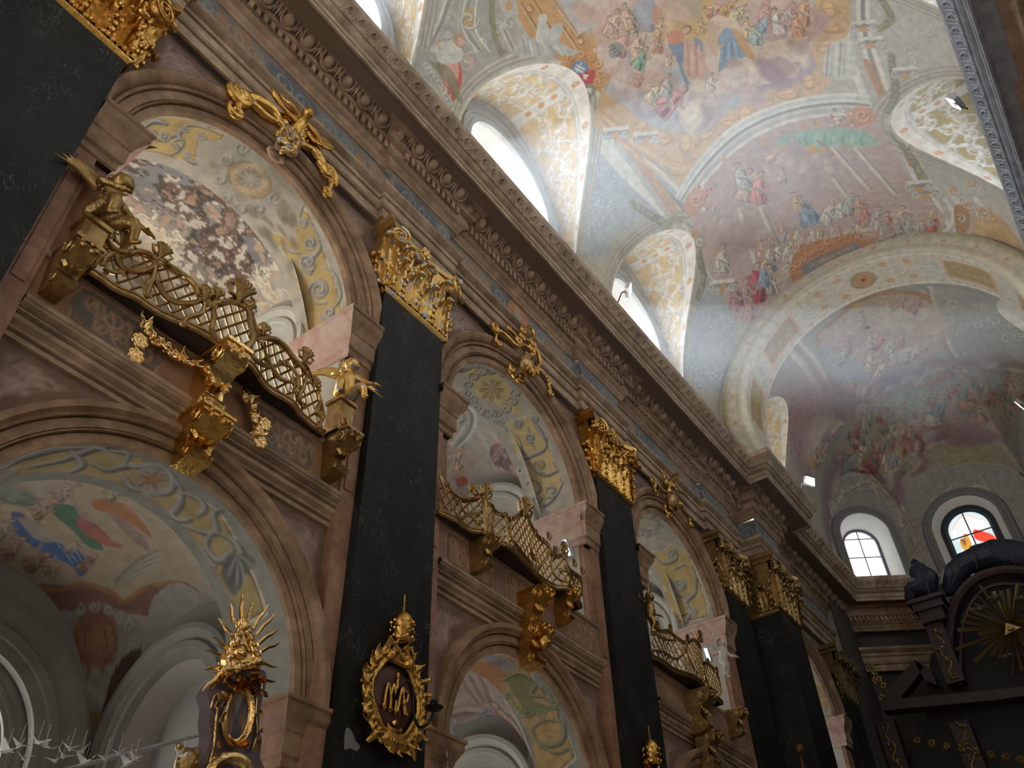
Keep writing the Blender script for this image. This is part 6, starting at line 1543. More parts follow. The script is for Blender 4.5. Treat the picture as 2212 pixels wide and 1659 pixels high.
# --- traced ornament: px points on the plane y = yy, converted to one mesh in world coordinates
def tr(pts, y): return [tuple(atY(a, b, y)) for a, b in pts]
def scrollwork(mb, y, curves, k=1.0):
    for pts, r in curves:
        Q = catmull(tr(pts, y), 5) if len(pts) > 2 else np.array(tr(pts, y))
        n = len(Q); mb.tube(Q, [k * r * (.55 + .45 * sin(pi * min(1, .12 + i / n))) for i in range(n)], 7)
def curl3(mb, c, r, a0, turns, tr_, y=0, n=18, tail=0):
    """spiral in the plane of the wall: c = (x, z)"""
    pts = []
    for i in range(n):
        t = i / (n - 1); a = a0 + turns * 2 * pi * t; rr = r * (1 - .8 * t); pts.append((c[0] + rr * cos(a), y - .03 * t, c[1] + rr * sin(a)))
    mb.tube(pts, [tr_ * (.5 + .7 * sin(pi * min(1, .2 + .8 * i / n))) for i in range(n)], 7); mb.ball(pts[-1], tr_ * 1.1, 7, 5)
def leaf3(mb, p, ang, L, w, y=0, out=.06):
    """small lobed leaf lying on the wall plane, pointing at angle ang"""
    lm = leaf_mesh(L, w, out, 3, 9, 7); m_ = Matrix.Translation((p[0], y, p[1])) @ Matrix.Rotation(pi / 2 - ang, 4, 'Y')
    mb.merge(lm, m_)
def wallthing(name, label, cat, px, y, group=None):
    p = atY(px[0], px[1], y); return thing(name, label, cat, tuple(p), group), p
def localise(mb, p): return mb.xf(Matrix.Translation((-p[0], -p[1], -p[2])))

# ---------------------------------------------------------------- gallery balustrades on serpentine plans
class Ribbon:
    def __init__(s, plan, z0): s.p = np.array(plan, float); s.z0 = z0; d = np.hypot(*np.diff(s.p, axis=0).T); s.c = np.concatenate([[0], np.cumsum(d)]); s.L = s.c[-1]
    def R(s, a, h, off=0):
        x, y = np.interp(a, s.c, s.p[:, 0]), np.interp(a, s.c, s.p[:, 1]); return (x, y - off - .05 * h, s.z0 + h)
    def hit(s, px, py):
        d = ray(px, py)[:]; best = None
        for i in range(len(s.p) - 1):
            a, b = s.p[i], s.p[i + 1]; e = b - a
            M_ = np.array([[d[0], -e[0]], [d[1], -e[1]]])
            try: t, u = np.linalg.solve(M_, a - CAM[:2])
            except Exception: continue
            if t > 0:
                err = max(0, -u, u - 1)
                if best is None or err < best[0]: best = (err, s.c[i] + np.clip(u, 0, 1) * (s.c[i + 1] - s.c[i]), CAM[2] + t * d[2] - s.z0)
        return best[1], best[2]
def inside(poly, x, y):
    r = False; n = len(poly)
    for i in range(n):
        x1, y1 = poly[i]; x2, y2 = poly[(i + 1) % n]
        if (y1 > y) != (y2 > y) and x < (x2 - x1) * (y - y1) / (y2 - y1) + x1: r = not r
    return r
def balustrade(label, plan_px, z0, top_px, frames, knobs, holes, m, pitch=.15, posts=()):
    plan = [tuple(atZ(a, b, z0)[:2]) for a, b in plan_px]
    plan = [tuple(p) for p in catmull(plan, 4)]
    rb = Ribbon(plan, z0); c0 = (plan[len(plan) // 2][0], plan[len(plan) // 2][1], z0)
    t = thing('balustrade', label, 'balustrade', c0, 'gilded gallery balustrades'); loc = lambda mb: mb.xf(Matrix.Translation((-c0[0], -c0[1], -c0[2])))
    rail = MB(); S_ = np.linspace(0, rb.L, 90)
    rail.tube([rb.R(a, .0) for a in S_], .035, 7); rail.tube([rb.R(a, .045, .02) for a in S_], .018, 6)
    mesh_child('bottom_rail', loc(rail), m, t)
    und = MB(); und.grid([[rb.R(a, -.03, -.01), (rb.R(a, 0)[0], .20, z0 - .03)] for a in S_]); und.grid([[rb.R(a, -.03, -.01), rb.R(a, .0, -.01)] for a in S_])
    mesh_child('balcony_floor', loc(und), mat('shade_dark_balcony_underside', (.035, .022, .018), .8), t)  # near-black colour paints in the shadow under the balcony
    out = [rb.hit(a, b) for a, b in top_px]; out.sort(key=lambda q: q[0]) if False else None
    poly = [(0, 0)] + out + [(rb.L, 0)]
    Q = catmull(out, 4)
    tp = MB(); tp.tube([rb.R(a, h) for a, h in Q], .030, 7); tp.tube([rb.R(a, h - .05) for a, h in Q], .016, 5)
    mesh_child('top_rail', loc(tp), m, t)
    la = MB(); hmax = max(h for _, h in out)
    for sg in (-1, 1):
        for k in range(int(-hmax / pitch) - 1, int((rb.L + hmax) / pitch) + 2):
            run = []
            for h in np.arange(0, hmax, .03):
                a = k * pitch + sg * h * .75 + (0 if sg > 0 else 0)
                ok = 0 <= a <= rb.L and inside(poly, a, h)
                for hp in holes:
                    if ok and inside([rb.hit(*q) for q in hp] if False else hp, a, h): ok = False
                if ok: run.append(rb.R(a, h, .004 * sg))
                else:
                    if len(run) > 1: la.tube(run, .0165, 4)
                    run = []
            if len(run) > 1: la.tube(run, .0165, 4)
    mesh_child('lattice', loc(la), m, t)
    for fr in frames:
        pts, r_ = fr; q = catmull([rb.hit(a, b) for a, b in pts], 4); f = MB()
        n = len(q); f.tube([rb.R(a, h, .03) for a, h in q], [r_ * (.6 + .4 * sin(pi * i / n)) for i in range(n)], 7)
        for e_, sgn in ((0, 1), (-1, -1)):
            a, h = q[e_]; c_ = [rb.R(a + .06 * (1 - k / 10) * cos(k * .75 * sgn), h + .06 * (1 - k / 10) * sin(k * .75), .03 + .002 * k) for k in range(10)]; f.tube(c_, r_ * .6, 5)
        mesh_child('scroll', loc(f), m, t)
    for (a, b, s_) in knobs:
        u, h = rb.hit(a, b); k = MB(); c_ = np.array(rb.R(u, h, .03))
        for q in range(7):
            an = (q - 3) * .38; k.tube([c_ + np.array([0, 0, -.16 * s_]), c_ + np.array([.06 * s_ * sin(an), -.05 * s_, -.02 * s_]), c_ + np.array([.14 * s_ * sin(an), -.07 * s_, .12 * s_ * cos(an)])], [.018 * s_, .034 * s_, .022 * s_], 6)
        k.ball(tuple(c_ + [0, -.05 * s_, .02]), .05 * s_, 8, 6)
        for sd in (-1, 1): k.tube([c_ + np.array([0, 0, -.1 * s_]), c_ + np.array([sd * .12 * s_, -.02, -.12 * s_]), c_ + np.array([sd * .17 * s_, -.03, -.02 * s_]), c_ + np.array([sd * .11 * s_, -.03, 0])], [.02 * s_, .03 * s_, .02 * s_, .015 * s_], 6)
        mesh_child('shell_finial', loc(k), m, t)
    return rb, t
RB1, B1 = balustrade('openwork gilded balustrade with shell crest nearest the camera, below the peeling fresco',
    [(177, 575), (215, 602), (253, 628), (290, 643), (319, 663), (350, 682), (400, 703), (450, 728), (500, 765), (540, 790), (575, 838), (628, 871), (650, 900), (699, 939)], 8.74,
    [(205, 505), (222, 520), (240, 542), (266, 549), (299, 549), (325, 560), (341, 566), (354, 575), (380, 592), (410, 612), (425, 640), (440, 628), (452, 645), (475, 655), (500, 648), (520, 652), (535, 670), (545, 700), (556, 722), (572, 730), (592, 737), (612, 754), (630, 777), (645, 788), (655, 790), (664, 808), (678, 838), (690, 870), (698, 905)],
    [([(223, 516), (240, 542), (266, 549), (299, 549), (329, 562)], .035), ([(218, 577), (223, 562), (243, 554), (253, 577), (279, 590), (311, 587), (329, 575)], .038), ([(218, 577), (235, 590), (253, 594)], .03), ([(329, 562), (354, 575), (380, 592), (410, 615), (430, 643), (436, 653)], .034),
     ([(309, 628), (314, 615), (329, 610), (337, 623), (354, 646), (380, 658), (410, 658), (430, 651)], .038), ([(329, 575), (325, 600), (312, 640)], .035), ([(441, 663), (453, 668), (456, 694), (453, 717), (468, 739), (496, 762), (524, 760), (540, 737), (534, 704), (529, 679), (517, 666), (494, 658), (468, 658), (451, 666)], .042), ([(437, 653), (430, 680), (400, 690), (392, 705)], .035),
     ([(547, 737), (572, 734), (592, 739), (610, 754), (628, 777), (643, 795), (656, 815)], .035), ([(532, 755), (542, 775), (562, 790), (582, 795), (600, 790)], .034), ([(562, 750), (572, 780), (587, 805), (603, 822), (630, 830)], .036), ([(656, 815), (650, 840), (640, 860), (650, 880)], .034), ([(679, 845), (686, 871), (679, 888), (689, 906), (686, 925)], .032), ([(610, 790), (625, 800), (640, 830), (630, 850)], .03)],
    [(262, 528, .9), (341, 550, .8), (436, 640, .8), (462, 640, .6), (511, 636, 1.2), (530, 668, .6), (562, 715, .6), (650, 772, .8), (672, 830, .6)], [], M_GOLDD, .165)
RB2, B2 = balustrade('gilded latticed balustrade with a fluted shell crest, on the second gallery from the left',
    [(945, 1106), (982, 1124), (1015, 1146), (1056, 1152), (1068, 1170), (1104, 1186), (1149, 1233), (1170, 1254), (1200, 1270), (1228, 1274), (1255, 1312)], 8.74,
    [(948, 1030), (962, 1060), (975, 1062), (990, 1078), (1010, 1080), (1025, 1078), (1038, 1070), (1050, 1085), (1062, 1098), (1075, 1108), (1092, 1118), (1105, 1120), (1118, 1112), (1132, 1112), (1142, 1135), (1152, 1152), (1165, 1166), (1178, 1176), (1188, 1196), (1200, 1202), (1214, 1200), (1226, 1228), (1240, 1240), (1255, 1258), (1260, 1290)],
    [([(960, 1050), (985, 1075), (1010, 1080), (1030, 1075)], .03), ([(975, 1100), (990, 1120), (1010, 1115), (1030, 1130)], .028), ([(985, 1085), (1000, 1110), (1030, 1110)], .026), ([(1040, 1080), (1042, 1110), (1046, 1150)], .05), ([(1085, 1115), (1090, 1150), (1095, 1180)], .028), ([(1100, 1125), (1098, 1160), (1120, 1190), (1145, 1220)], .03), ([(1150, 1152), (1140, 1180), (1150, 1210)], .03), ([(1165, 1170), (1180, 1190), (1170, 1215), (1150, 1232)], .03), ([(1190, 1200), (1185, 1225), (1200, 1250), (1225, 1262)], .03), ([(1215, 1205), (1225, 1235), (1245, 1250), (1255, 1290)], .028), ([(1205, 1235), (1225, 1240), (1235, 1262)], .024)],
    [(1012, 1060, .7), (1040, 1062, .9), (1123, 1098, 1.2), (1175, 1160, .5), (1190, 1190, .5), (1208, 1185, .8), (1232, 1218, .5), (1258, 1250, .5)], [], M_GOLDD, .15)
RB3, B3 = balustrade('farthest of the gilded latticed balustrades, on the gallery beside the speaker with a blue light',
    [(1405, 1419), (1430, 1430), (1456, 1449), (1504, 1467), (1527, 1492), (1560, 1520)], 8.74,
    [(1408, 1345), (1414, 1356), (1423, 1363), (1440, 1364), (1463, 1381), (1478, 1388), (1495, 1382), (1508, 1398), (1514, 1430), (1524, 1432), (1539, 1446), (1549, 1465), (1560, 1500)],
    [([(1405, 1365), (1425, 1380), (1450, 1385)], .03), ([(1400, 1405), (1430, 1410), (1455, 1425), (1475, 1410)], .03), ([(1478, 1390), (1480, 1420), (1500, 1455)], .03), ([(1520, 1435), (1520, 1465), (1535, 1495)], .03)],
    [(1412, 1352, .6), (1438, 1358, .6), (1476, 1380, .6), (1500, 1376, .9), (1521, 1430, .5), (1540, 1448, .5)], [], M_GOLDD, .17)

# ---------------------------------------------------------------- carved consoles, keystones and crests
def console(label, px, y, w, h, out, m, mask=False, group='gilded consoles on the gallery fronts'):
    """S-shaped bracket: px is its top centre in the photo"""
    t, p = wallthing('bracket', label, 'bracket', px, y, group)
    bk = max(.05, (.18 if y < .075 else .20) - y)
    b = MB(); prof = [(-out * .85, 0), (-out * 1.0, -.05 * h), (-out * 1.03, -.13 * h), (-out * .92, -.22 * h), (-out * .66, -.30 * h), (-out * .40, -.42 * h), (-out * .30, -.56 * h), (-out * .34, -.68 * h), (-out * .52, -.76 * h), (-out * .60, -.85 * h), (-out * .50, -.94 * h), (-out * .28, -.98 * h), (-.02, -h), (bk, -h)]
    b.grid([[(s * w / 2 * (1 - .35 * (-z / h)), yy, z) for yy, z in prof] for s in (-1, -.85, -.6, 0, .6, .85, 1)])
    for s in (-1, 1):
        k = len(prof); b.add([(s * w / 2 * (1 - .35 * (-z / h)), yy, z) for yy, z in prof] + [(s * w / 2, bk, 0)], [tuple(range(k + 1))])
    mesh_child('body', b, m, t)
    cp = MB(); cp.box(-w * .54, w * .54, -out * 1.04, bk, -.015, .03); cp.box(-w * .50, w * .50, -out * .98, bk, -.04, -.015); mesh_child('cap', cp, m, t, False)
    for s in (-1, 1):
        mesh_child('volute', place(volute_mesh(out * .28, 1.8, .018, .05, 1), (s * w * .5, -out * .66, -.17 * h), s * pi / 2), m, t); mesh_child('volute', place(volute_mesh(out * .2, 1.6, .015, .04, 1), (s * w * .36, -out * .36, -.83 * h), s * pi / 2), m, t)
    lf_ = MB(); lf_.merge(place(leaf_mesh(h * .6, w * .95, .10), (0, -out * .42, -h * .60), 0, 1, -.45)); [lf_.ball((w * .3 * cos(k_ * 1.3), -out * .98 - .02, -h * .12 + .05 * sin(k_ * 1.3)), .035, 7, 5) for k_ in range(5)]; mesh_child('acanthus_leaf', lf_, m, t)
    if mask:
        f = MB(); c_ = (0, -out * .8, -h * .45); f.ball(c_, (.10, .09, .13), 12, 9); face(f, c_, .105, (0, -1, -.1)); organic('mask', f, m, t, .014, 3)
    return t
console('gold S-scroll bracket hanging at the middle of the orange-brown gallery front', (468, 778), .02, .34, .95, .42, M_GOLDB)
console('dark gold bracket under the pedestal of the seated cherub near the left edge', (152, 560), .05, .30, .55, .36, M_GOLDD)
console('gold bracket under the right-hand end of the nearest balustrade', (728, 952), .05, .28, .62, .34, M_GOLDD)
console('gilded leafy keystone bracket on the nearest lower arch', (432, 915), .08, .42, .62, .34, M_GOLD, group='gilded keystones of the lower arches')
console('gilded lantern-shaped console in the middle of the second gallery front', (1148, 1285), .0, .34, .62, .34, M_GOLD)
console('thin gold scroll bracket under the corner of the second gallery balustrade', (1040, 1172), .0, .2, .50, .3, M_GOLDD)
console('small gold scroll bracket under the right end of the second gallery balustrade', (1216, 1282), .02, .22, .55, .26, M_GOLD)
console('gilded masked keystone bracket on the second lower arch', (1143, 1362), .08, .40, .62, .34, M_GOLD, True, group='gilded keystones of the lower arches')
console('gold bracket in the middle of the third gallery front', (1500, 1500), .0, .34, .8, .40, M_GOLDD)
console('small gold bracket at the right end of the third gallery front', (1582, 1538), .02, .22, .55, .3, M_GOLDD)
console('dull gold keystone bracket on the third lower arch', (1520, 1592), .08, .40, .6, .34, M_GOLDD, group='gilded keystones of the lower arches')
def festoon(label, pts, y, rs, rosettes, m=M_GOLDB):
    t, p = wallthing('festoon', label, 'garland', pts[len(pts) // 2], y, 'gilded festoons on the first gallery front')
    b = MB(); Q = catmull(tr(pts, y), 6)
    for i, q in enumerate(Q):
        k = .6 + .4 * sin(pi * i / len(Q))
        for j in range(3): b.ball((q[0] + RNG.uniform(-.06, .06) * k, q[1] - RNG.uniform(.0, .05), q[2] + RNG.uniform(-.06, .06) * k), RNG.uniform(.022, .045) * k * rs, 7, 5)
        if i % 3 == 0: leaf3(b, (q[0], q[2]), RNG.uniform(0, 6.28), .14, .08, q[1])
    organic('garland', localise(b, p), m, t, .012, 1)
    for px in rosettes:
        c_ = atY(px[0], px[1], y); r_ = MB(); r_.ball(tuple(c_), (.04, .04, .04), 8, 6)
        for q in range(7): a = q * .9; r_.ball((c_[0] + .07 * cos(a), c_[1] - .02, c_[2] + .075 * sin(a)), (.042, .025, .042), 7, 5)
        organic('rosette', localise(r_, p), m, t, .012, 1)
    return t
festoon('gilded flower festoon on the gallery front, left of the gold S-scroll bracket', [(308, 700), (325, 725), (345, 745), (370, 765), (395, 778), (412, 785)], .10, 1.0, [(300, 738), (291, 770)])
festoon('gilded festoon with two rosettes on the gallery front, right of the gold S-scroll bracket', [(525, 848), (535, 870), (545, 895), (552, 925), (545, 940)], .10, 1.0, [(570, 918), (560, 955)])
def crest(label, parts_, y, origin, extra=None, m=M_GOLD, cat='ornament', name='keystone_crest'):
    t, p = wallthing(name, label, cat, origin, y, 'gilded crests on the keystones of the upper arches')
    for nm, curves in parts_:
        b = MB(); scrollwork(b, y, curves)
        for pts, r in curves:
            for e_ in (0, -1):
                q = atY(*pts[e_], y); curl3(b, (q[0], q[2]), r * 2.2, RNG.uniform(0, 6), 1.0, r * .7, y)
        organic(nm, localise(b, p), m, t, .013, 2)
    if extra: extra(t, p)
    return t
def crest1(t, p):
    b = MB(); c_ = atY(652, 258, -.12)                     # winged cherub torso
    B = lambda dx, dy, dz: (c_[0] + dx, c_[1] + dy, c_[2] + dz)
    limb(b, [B(-.05, .05, -.35), B(0, .02, -.12), B(.02, 0, .08)], [.10, .12, .06]); b.ball(B(.05, -.04, .22), (.10, .11, .12), 12, 9); face(b, B(.05, -.04, .22), .105, (.3, -1, -.3))
    limb(b, [B(-.12, 0, .02), B(-.3, -.08, -.05), B(-.42, -.02, .02)], [.055, .042, .03]); limb(b, [B(.12, 0, 0), B(.3, -.06, -.12), B(.42, -.02, -.2)], [.055, .042, .03]); hand(b, B(-.42, -.02, .02), (-1, 0, .3), s=1.5); hand(b, B(.42, -.02, -.2), (1, 0, -.3), s=1.5)
    organic('cherub', localise(b, p), M_GOLD, t, .014, 3)
    for pts in ([(648, 262), (612, 230), (592, 205), (588, 190)], [(660, 285), (690, 300), (705, 305), (712, 312)]):
        wg = MB()
        for k in range(5): scrollwork(wg, -.1 - .01 * k, [([(a + k * 4, b_ + k * 5) for a, b_ in pts[:4 - (k > 2)]], .05 - .005 * k)])
        organic('wing', localise(wg, p), M_GOLD, t, .013, 2)
    bl = MB(); q = atY(622, 306, -.06); bl.add([tuple(atY(a, b_, yy)) for yy in (-.22, .1) for a, b_ in ((620, 265), (656, 302), (640, 340), (625, 338), (590, 320), (600, 290))], [(0, 1, 2, 3, 4, 5), (6, 7, 1, 0), (7, 8, 2, 1), (8, 9, 3, 2), (9, 10, 4, 3), (10, 11, 5, 4), (11, 6, 0, 5)])
    ks = mesh_child('keystone', localise(bl, p), M_STONE2, t, False)
    fl = MB()
    for k in range(26):
        q = atY(RNG.uniform(600, 646), RNG.uniform(285, 330), -.24); fl.ball(tuple(q), RNG.uniform(.03, .055), 7, 5); leaf3(fl, (q[0], q[2]), RNG.uniform(0, 6), .13, .07, q[1])
    organic('flower_relief', localise(fl, p), M_WORN, t, .013, 1)
    s_ = MB(); scrollwork(s_, -.05, [([(582, 318), (590, 335), (605, 345), (615, 350)], .07)]); [s_.ball(tuple(atY(585 + 8 * i, 322 + 7 * i, -.1)), .05, 7, 5) for i in range(4)]
    organic('base_scroll', localise(s_, p), M_STONE2, t, .014, 1)
crest('winged cherub crest with drapery and hanging tassels over the keystone of the nearest upper arch', [('drapery', [([(520, 208), (545, 212), (570, 225), (590, 240), (605, 262), (622, 262)], .10), ([(525, 205), (550, 230), (580, 255), (612, 268)], .08), ([(655, 298), (675, 320), (690, 345), (700, 365), (705, 375)], .10), ([(662, 310), (680, 335), (695, 360)], .07)]), ('tassel', [([(522, 212), (515, 230), (510, 242)], .07)]), ('tassel', [([(706, 375), (714, 392), (712, 405), (708, 420)], .06)])], .0, (640, 280), crest1)
def crest2(t, p):
    b = MB(); c_ = atY(1136, 790, -.14)
    b.ball(tuple(c_), (.24, .16, .27), 16, 12)
    for k in range(6): b.tube([(c_[0] + (.22 - .03 * k) * cos(a), c_[1] - .12 - .01 * k, c_[2] + .05 + (.2 - .03 * k) * sin(a)) for a in np.linspace(.2, 2.6, 9)], .02, 5)
    organic('shield', localise(b, p), M_GOLDD, t, .014, 1)
    f = MB(); leaf3(f, (c_[0] - .05, c_[2] - .25), -pi / 2, .3, .25, -.12)
    for k in range(12): f.ball((c_[0] + RNG.uniform(-.2, .2), c_[1] - .12, c_[2] - .12 - RNG.uniform(0, .14)), .04, 7, 5)
    organic('flowers', localise(f, p), M_GOLD, t, .013, 1)
crest('gilded shell and shield crest over the keystone of the second upper arch', [('scrolls', [([(1070, 712), (1085, 720), (1100, 735), (1115, 748), (1130, 745), (1145, 755)], .07), ([(1075, 716), (1070, 735), (1078, 745)], .04), ([(1098, 712), (1110, 722), (1120, 735)], .05), ([(1130, 715), (1145, 708), (1152, 725), (1140, 735), (1125, 728)], .05), ([(1150, 745), (1162, 765), (1166, 785), (1155, 800)], .05), ([(1165, 800), (1175, 812), (1180, 815)], .03), ([(1105, 800), (1112, 812), (1122, 816)], .06)]), ('tassel', [([(1183, 825), (1187, 838), (1190, 850)], .04)])], .0, (1130, 765), crest2)
def crest3(t, p):
    b = MB(); c_ = atY(1452, 1085, -.14); b.ball(tuple(c_), (.22, .15, .25), 14, 10)
    for k in range(5): b.tube([(c_[0] + (.2 - .03 * k) * cos(a), c_[1] - .11, c_[2] + .05 + (.18 - .03 * k) * sin(a)) for a in np.linspace(.2, 2.6, 8)], .02, 5)
    organic('shield', localise(b, p), M_GOLDD, t, .016, 1)
crest('gilded crest with a small crown over the keystone of the third upper arch', [('scrolls', [([(1408, 1042), (1420, 1048), (1430, 1060), (1445, 1062)], .07), ([(1440, 1045), (1455, 1035), (1462, 1025), (1452, 1050)], .07), ([(1432, 1020), (1436, 1035), (1445, 1045)], .04), ([(1410, 1046), (1416, 1064)], .04), ([(1460, 1058), (1475, 1065), (1480, 1068)], .04), ([(1470, 1090), (1478, 1105), (1488, 1118), (1493, 1135)], .05), ([(1438, 1098), (1445, 1110)], .05)])], .0, (1446, 1065), crest3)

# ---------------------------------------------------------------- cherubs and pedestals on the galleries
def pedestal(label, px_top, y, w, h, m):
    t, p = wallthing('pedestal', label, 'pedestal', px_top, y, 'cherub pedestals on the balustrade ends')
    b = MB(); b.box(-w / 2, w / 2, -w / 2, w / 2, -h, 0); b.box(-w * .6, w * .6, -w * .6, w * .6, -.06, .0); b.box(-w * .6, w * .6, -w * .6, w * .6, -h, -h + .06); mesh_child('block', b, m, t, False)
    r_ = MB(); r_.merge(place(volute_mesh(w * .3, 2, .016, .03), (0, -w / 2 - .01, -h * .7))); mesh_child('roundel', r_, M_GOLD, t)
    return t, p
tp, pp = pedestal('gold edged pedestal under the seated cherub at the left end of the nearest balustrade', (200, 492), .02, .27, .62, M_GOLDD)
putto('cherub', 'dark gilded cherub seated and leaning forward on a pedestal, left of the peeling fresco', (pp[0], pp[1] - .02, pp[2] - .0), 1.4, .35, M_GOLDD, SIT, group='carved cherubs')
tp, pp = pedestal('gold edged pedestal at the right end of the nearest balustrade, beside the black pilaster', (738, 872), .02, .26, .60, M_GOLDD)
putto('cherub', 'white and gold cherub perched beside the first black marble pilaster', (pp[0], pp[1] - .04, pp[2] + .0), 1.15, -.5, M_WORN, SIT, group='carved cherubs')
q_ = atY(1410, 1368, -.02)
putto('cherub', 'brown gilded cherub standing at the left end of the third balustrade', tuple(q_), .95, .3, M_GOLDD, STAND, group='carved cherubs')
q_ = atY(1570, 1460, -.02)
putto('cherub', 'white cherub with gold wings standing at the right end of the third balustrade', tuple(q_), .95, -.3, mat('white_carved_wood', (.62, .58, .52), .55), STAND, hair=M_GOLD, group='carved cherubs')

# ---------------------------------------------------------------- wall cartouches on the pilasters
def cartouche(label, cx, cz, a, b, y, detail=True):
    t = thing('pilaster_cartouche', label, 'cartouche', (cx, y, cz), 'gilded cartouches hung on the pilasters')
    pn = MB(); pn.lathe([(0, -.05), (.6, -.045), (.85, -.03), (.95, 0)], (0, 0, 0), 32, 'y')
    pn = pn.xf(Matrix.Diagonal((a * .72, 1, b * .66, 1))); mesh_child('panel', pn, mat('oxblood_panel', (.085, .028, .026), .4, col2=(.11, .04, .035), scale=3), t)
    f = MB()
    th = np.linspace(0, 2 * pi, 60)[:-1]
    f.tube([(a * .74 * cos(q) * (1 + .05 * cos(4 * q)), -.06, b * .68 * sin(q) * (1 + .04 * cos(6 * q))) for q in th], .038, 7, close=True)
    f.tube([(a * .86 * cos(q) * (1 + .07 * cos(4 * q)), -.03, b * .78 * sin(q) * (1 + .05 * cos(6 * q + 1))) for q in th], .05, 7, close=True)
    organic('frame', f, M_GOLD, t, .014, 2)
    o_ = MB()
    for k in range(22):
        q = k * 2 * pi / 22; c_ = (a * .92 * cos(q), b * .84 * sin(q)); curl3(o_, c_, .085, q * 3, 1.1 * (-1) ** k, .03, -.05); leaf3(o_, (a * .84 * cos(q), b * .78 * sin(q)), q, .20, .13, -.02, .05)
        o_.ball((a * .9 * cos(q + .15), -.09, b * .82 * sin(q + .15)), .035, 6, 5)
    organic('scroll_border', o_, M_GOLD, t, .013, 1)
    dr = MB()
    for k in range(-3, 4): dr.tube([(k * .03, -.08, -b * .62), (k * .05, -.11, -b * .82), (k * .08, -.07, -b * 1.0 + .03 * abs(k))], [.02, .045, .03], 6)
    for sd in (-1, 1): dr.tube([(sd * .12, -.07, -b * .7), (sd * a * .6, -.09, -b * .8), (sd * a * .75, -.05, -b * .95)], [.03, .06, .03], 6)
    organic('drapery', dr, M_GOLD, t, .014, 1)
    ta = MB(); ta.lathe([(.09, 0), (.13, .03), (.135, .06), (.12, .08), (.145, .13), (.15, .16), (.13, .19), (.14, .25), (.13, .3), (.10, .36), (.05, .41), (.02, .43), (0, .44)], (0, -.1, b * 1.02), 16)
    for k in range(3):
        for q in range(10): ta.ball((.145 * cos(q * .628), -.1 + .145 * sin(q * .628), b * 1.02 + .06 + k * .1), .022, 6, 5)
    ta.tube([(0, -.1, b * 1.02 + .42), (0, -.1, b * 1.02 + .66)], .012, 5)
    for k in range(3): ta.tube([(-.05 + .01 * k, -.1, b * 1.02 + .48 + .055 * k), (.05 - .01 * k, -.1, b * 1.02 + .48 + .055 * k)], .010, 4)
    mesh_child('tiara', ta, M_GOLD, t)
    for sd in (-1, 1):
        ke = MB(); p0, p1 = np.array([-sd * .16, -.09, b * .70]), np.array([sd * .22, -.09, b * 1.05]); ke.tube([p0, p1], .028, 6)
        ke.ball(tuple(p0), .07, 8, 6); d_ = _unit(p1 - p0); n_ = np.array([d_[2], 0, -d_[0]]) * sd
        for q in (0, 1): ke.add([tuple(p1 - d_ * (.03 + .09 * q) + yy + n_ * e_) for yy in (np.array([0, -.03, 0]), np.array([0, .03, 0])) for e_ in (0, .14)] + [tuple(p1 - d_ * (.08 + .09 * q) + yy + n_ * e_) for yy in (np.array([0, -.03, 0]), np.array([0, .03, 0])) for e_ in (0, .14)], [(0, 1, 3, 2), (4, 6, 7, 5), (0, 4, 5, 1), (2, 3, 7, 6), (1, 5, 7, 3), (0, 2, 6, 4)])
        mesh_child('key', ke, M_GOLD, t, False)
    mo = MB(); Z = lambda u, v: (u * a * .6, -.075, v * b * .5)
    for st_ in ([(-.62, -.5), (-.55, .1), (-.45, .35), (-.3, 0), (-.28, -.5)], [(-.3, 0), (-.15, .4), (-.02, 0), (.0, -.55)], [(.1, -.5), (.3, .45), (.5, -.5)], [(.16, -.15), (.46, -.15)], [(.35, .4), (.6, .3), (.55, .0), (.4, -.05), (.65, -.5)], [(0, .9), (0, .3)], [(-.1, .7), (.1, .7)], [(-.08, .45), (.1, .45)]):
        q = catmull([Z(*s_) for s_ in st_], 4) if len(st_) > 2 else [Z(*s_) for s_ in st_]; mo.tube(q, .020, 5)
    for sx in (-.62, -.28, 0): mo.tube([Z(sx - .08, -.5), Z(sx, -.62), Z(sx + .08, -.5), Z(sx, -.42), Z(sx - .08, -.5)], .014, 5)
    mo.tube([Z(-.35 + .35 * (1 - cos(q)) * 1.0, -1.05 + .0 - .22 * sin(q)) for q in np.linspace(0, pi, 12)], [.012 + .035 * sin(pi * i / 11) for i in range(12)], 6); mo.ball(Z(0, -.93), .035, 6, 5)
    mesh_child('monogram', mo, M_GOLD, t)
    return t
def pxc(px0, px1, y):                                           # centre and half size from two opposite photo points
    p, q = atY(*px0, y), atY(*px1, y); return (p[0] + q[0]) / 2, (p[2] + q[2]) / 2
ca = atY(846, 1507, -.05); l_ = atY(776, 1480, -.05); rr_ = atY(910, 1500, -.05); bt_ = atY(842, 1634, -.05); tp_ = atY(850, 1395, -.05)
cartouche('large gilded cartouche with a monogram, crossed keys and tiara, hung on the wide black pilaster', ca[0], (bt_[2] + tp_[2]) / 2, (rr_[0] - l_[0]) / 2, (tp_[2] - bt_[2]) / 2, -.05)
cb = atY(1396, 1626, -.05)
cartouche('gilded cartouche on the second black pilaster, only its tiara showing at the bottom edge', cb[0], cb[2] - 1.35, .55, 1.1, -.05)
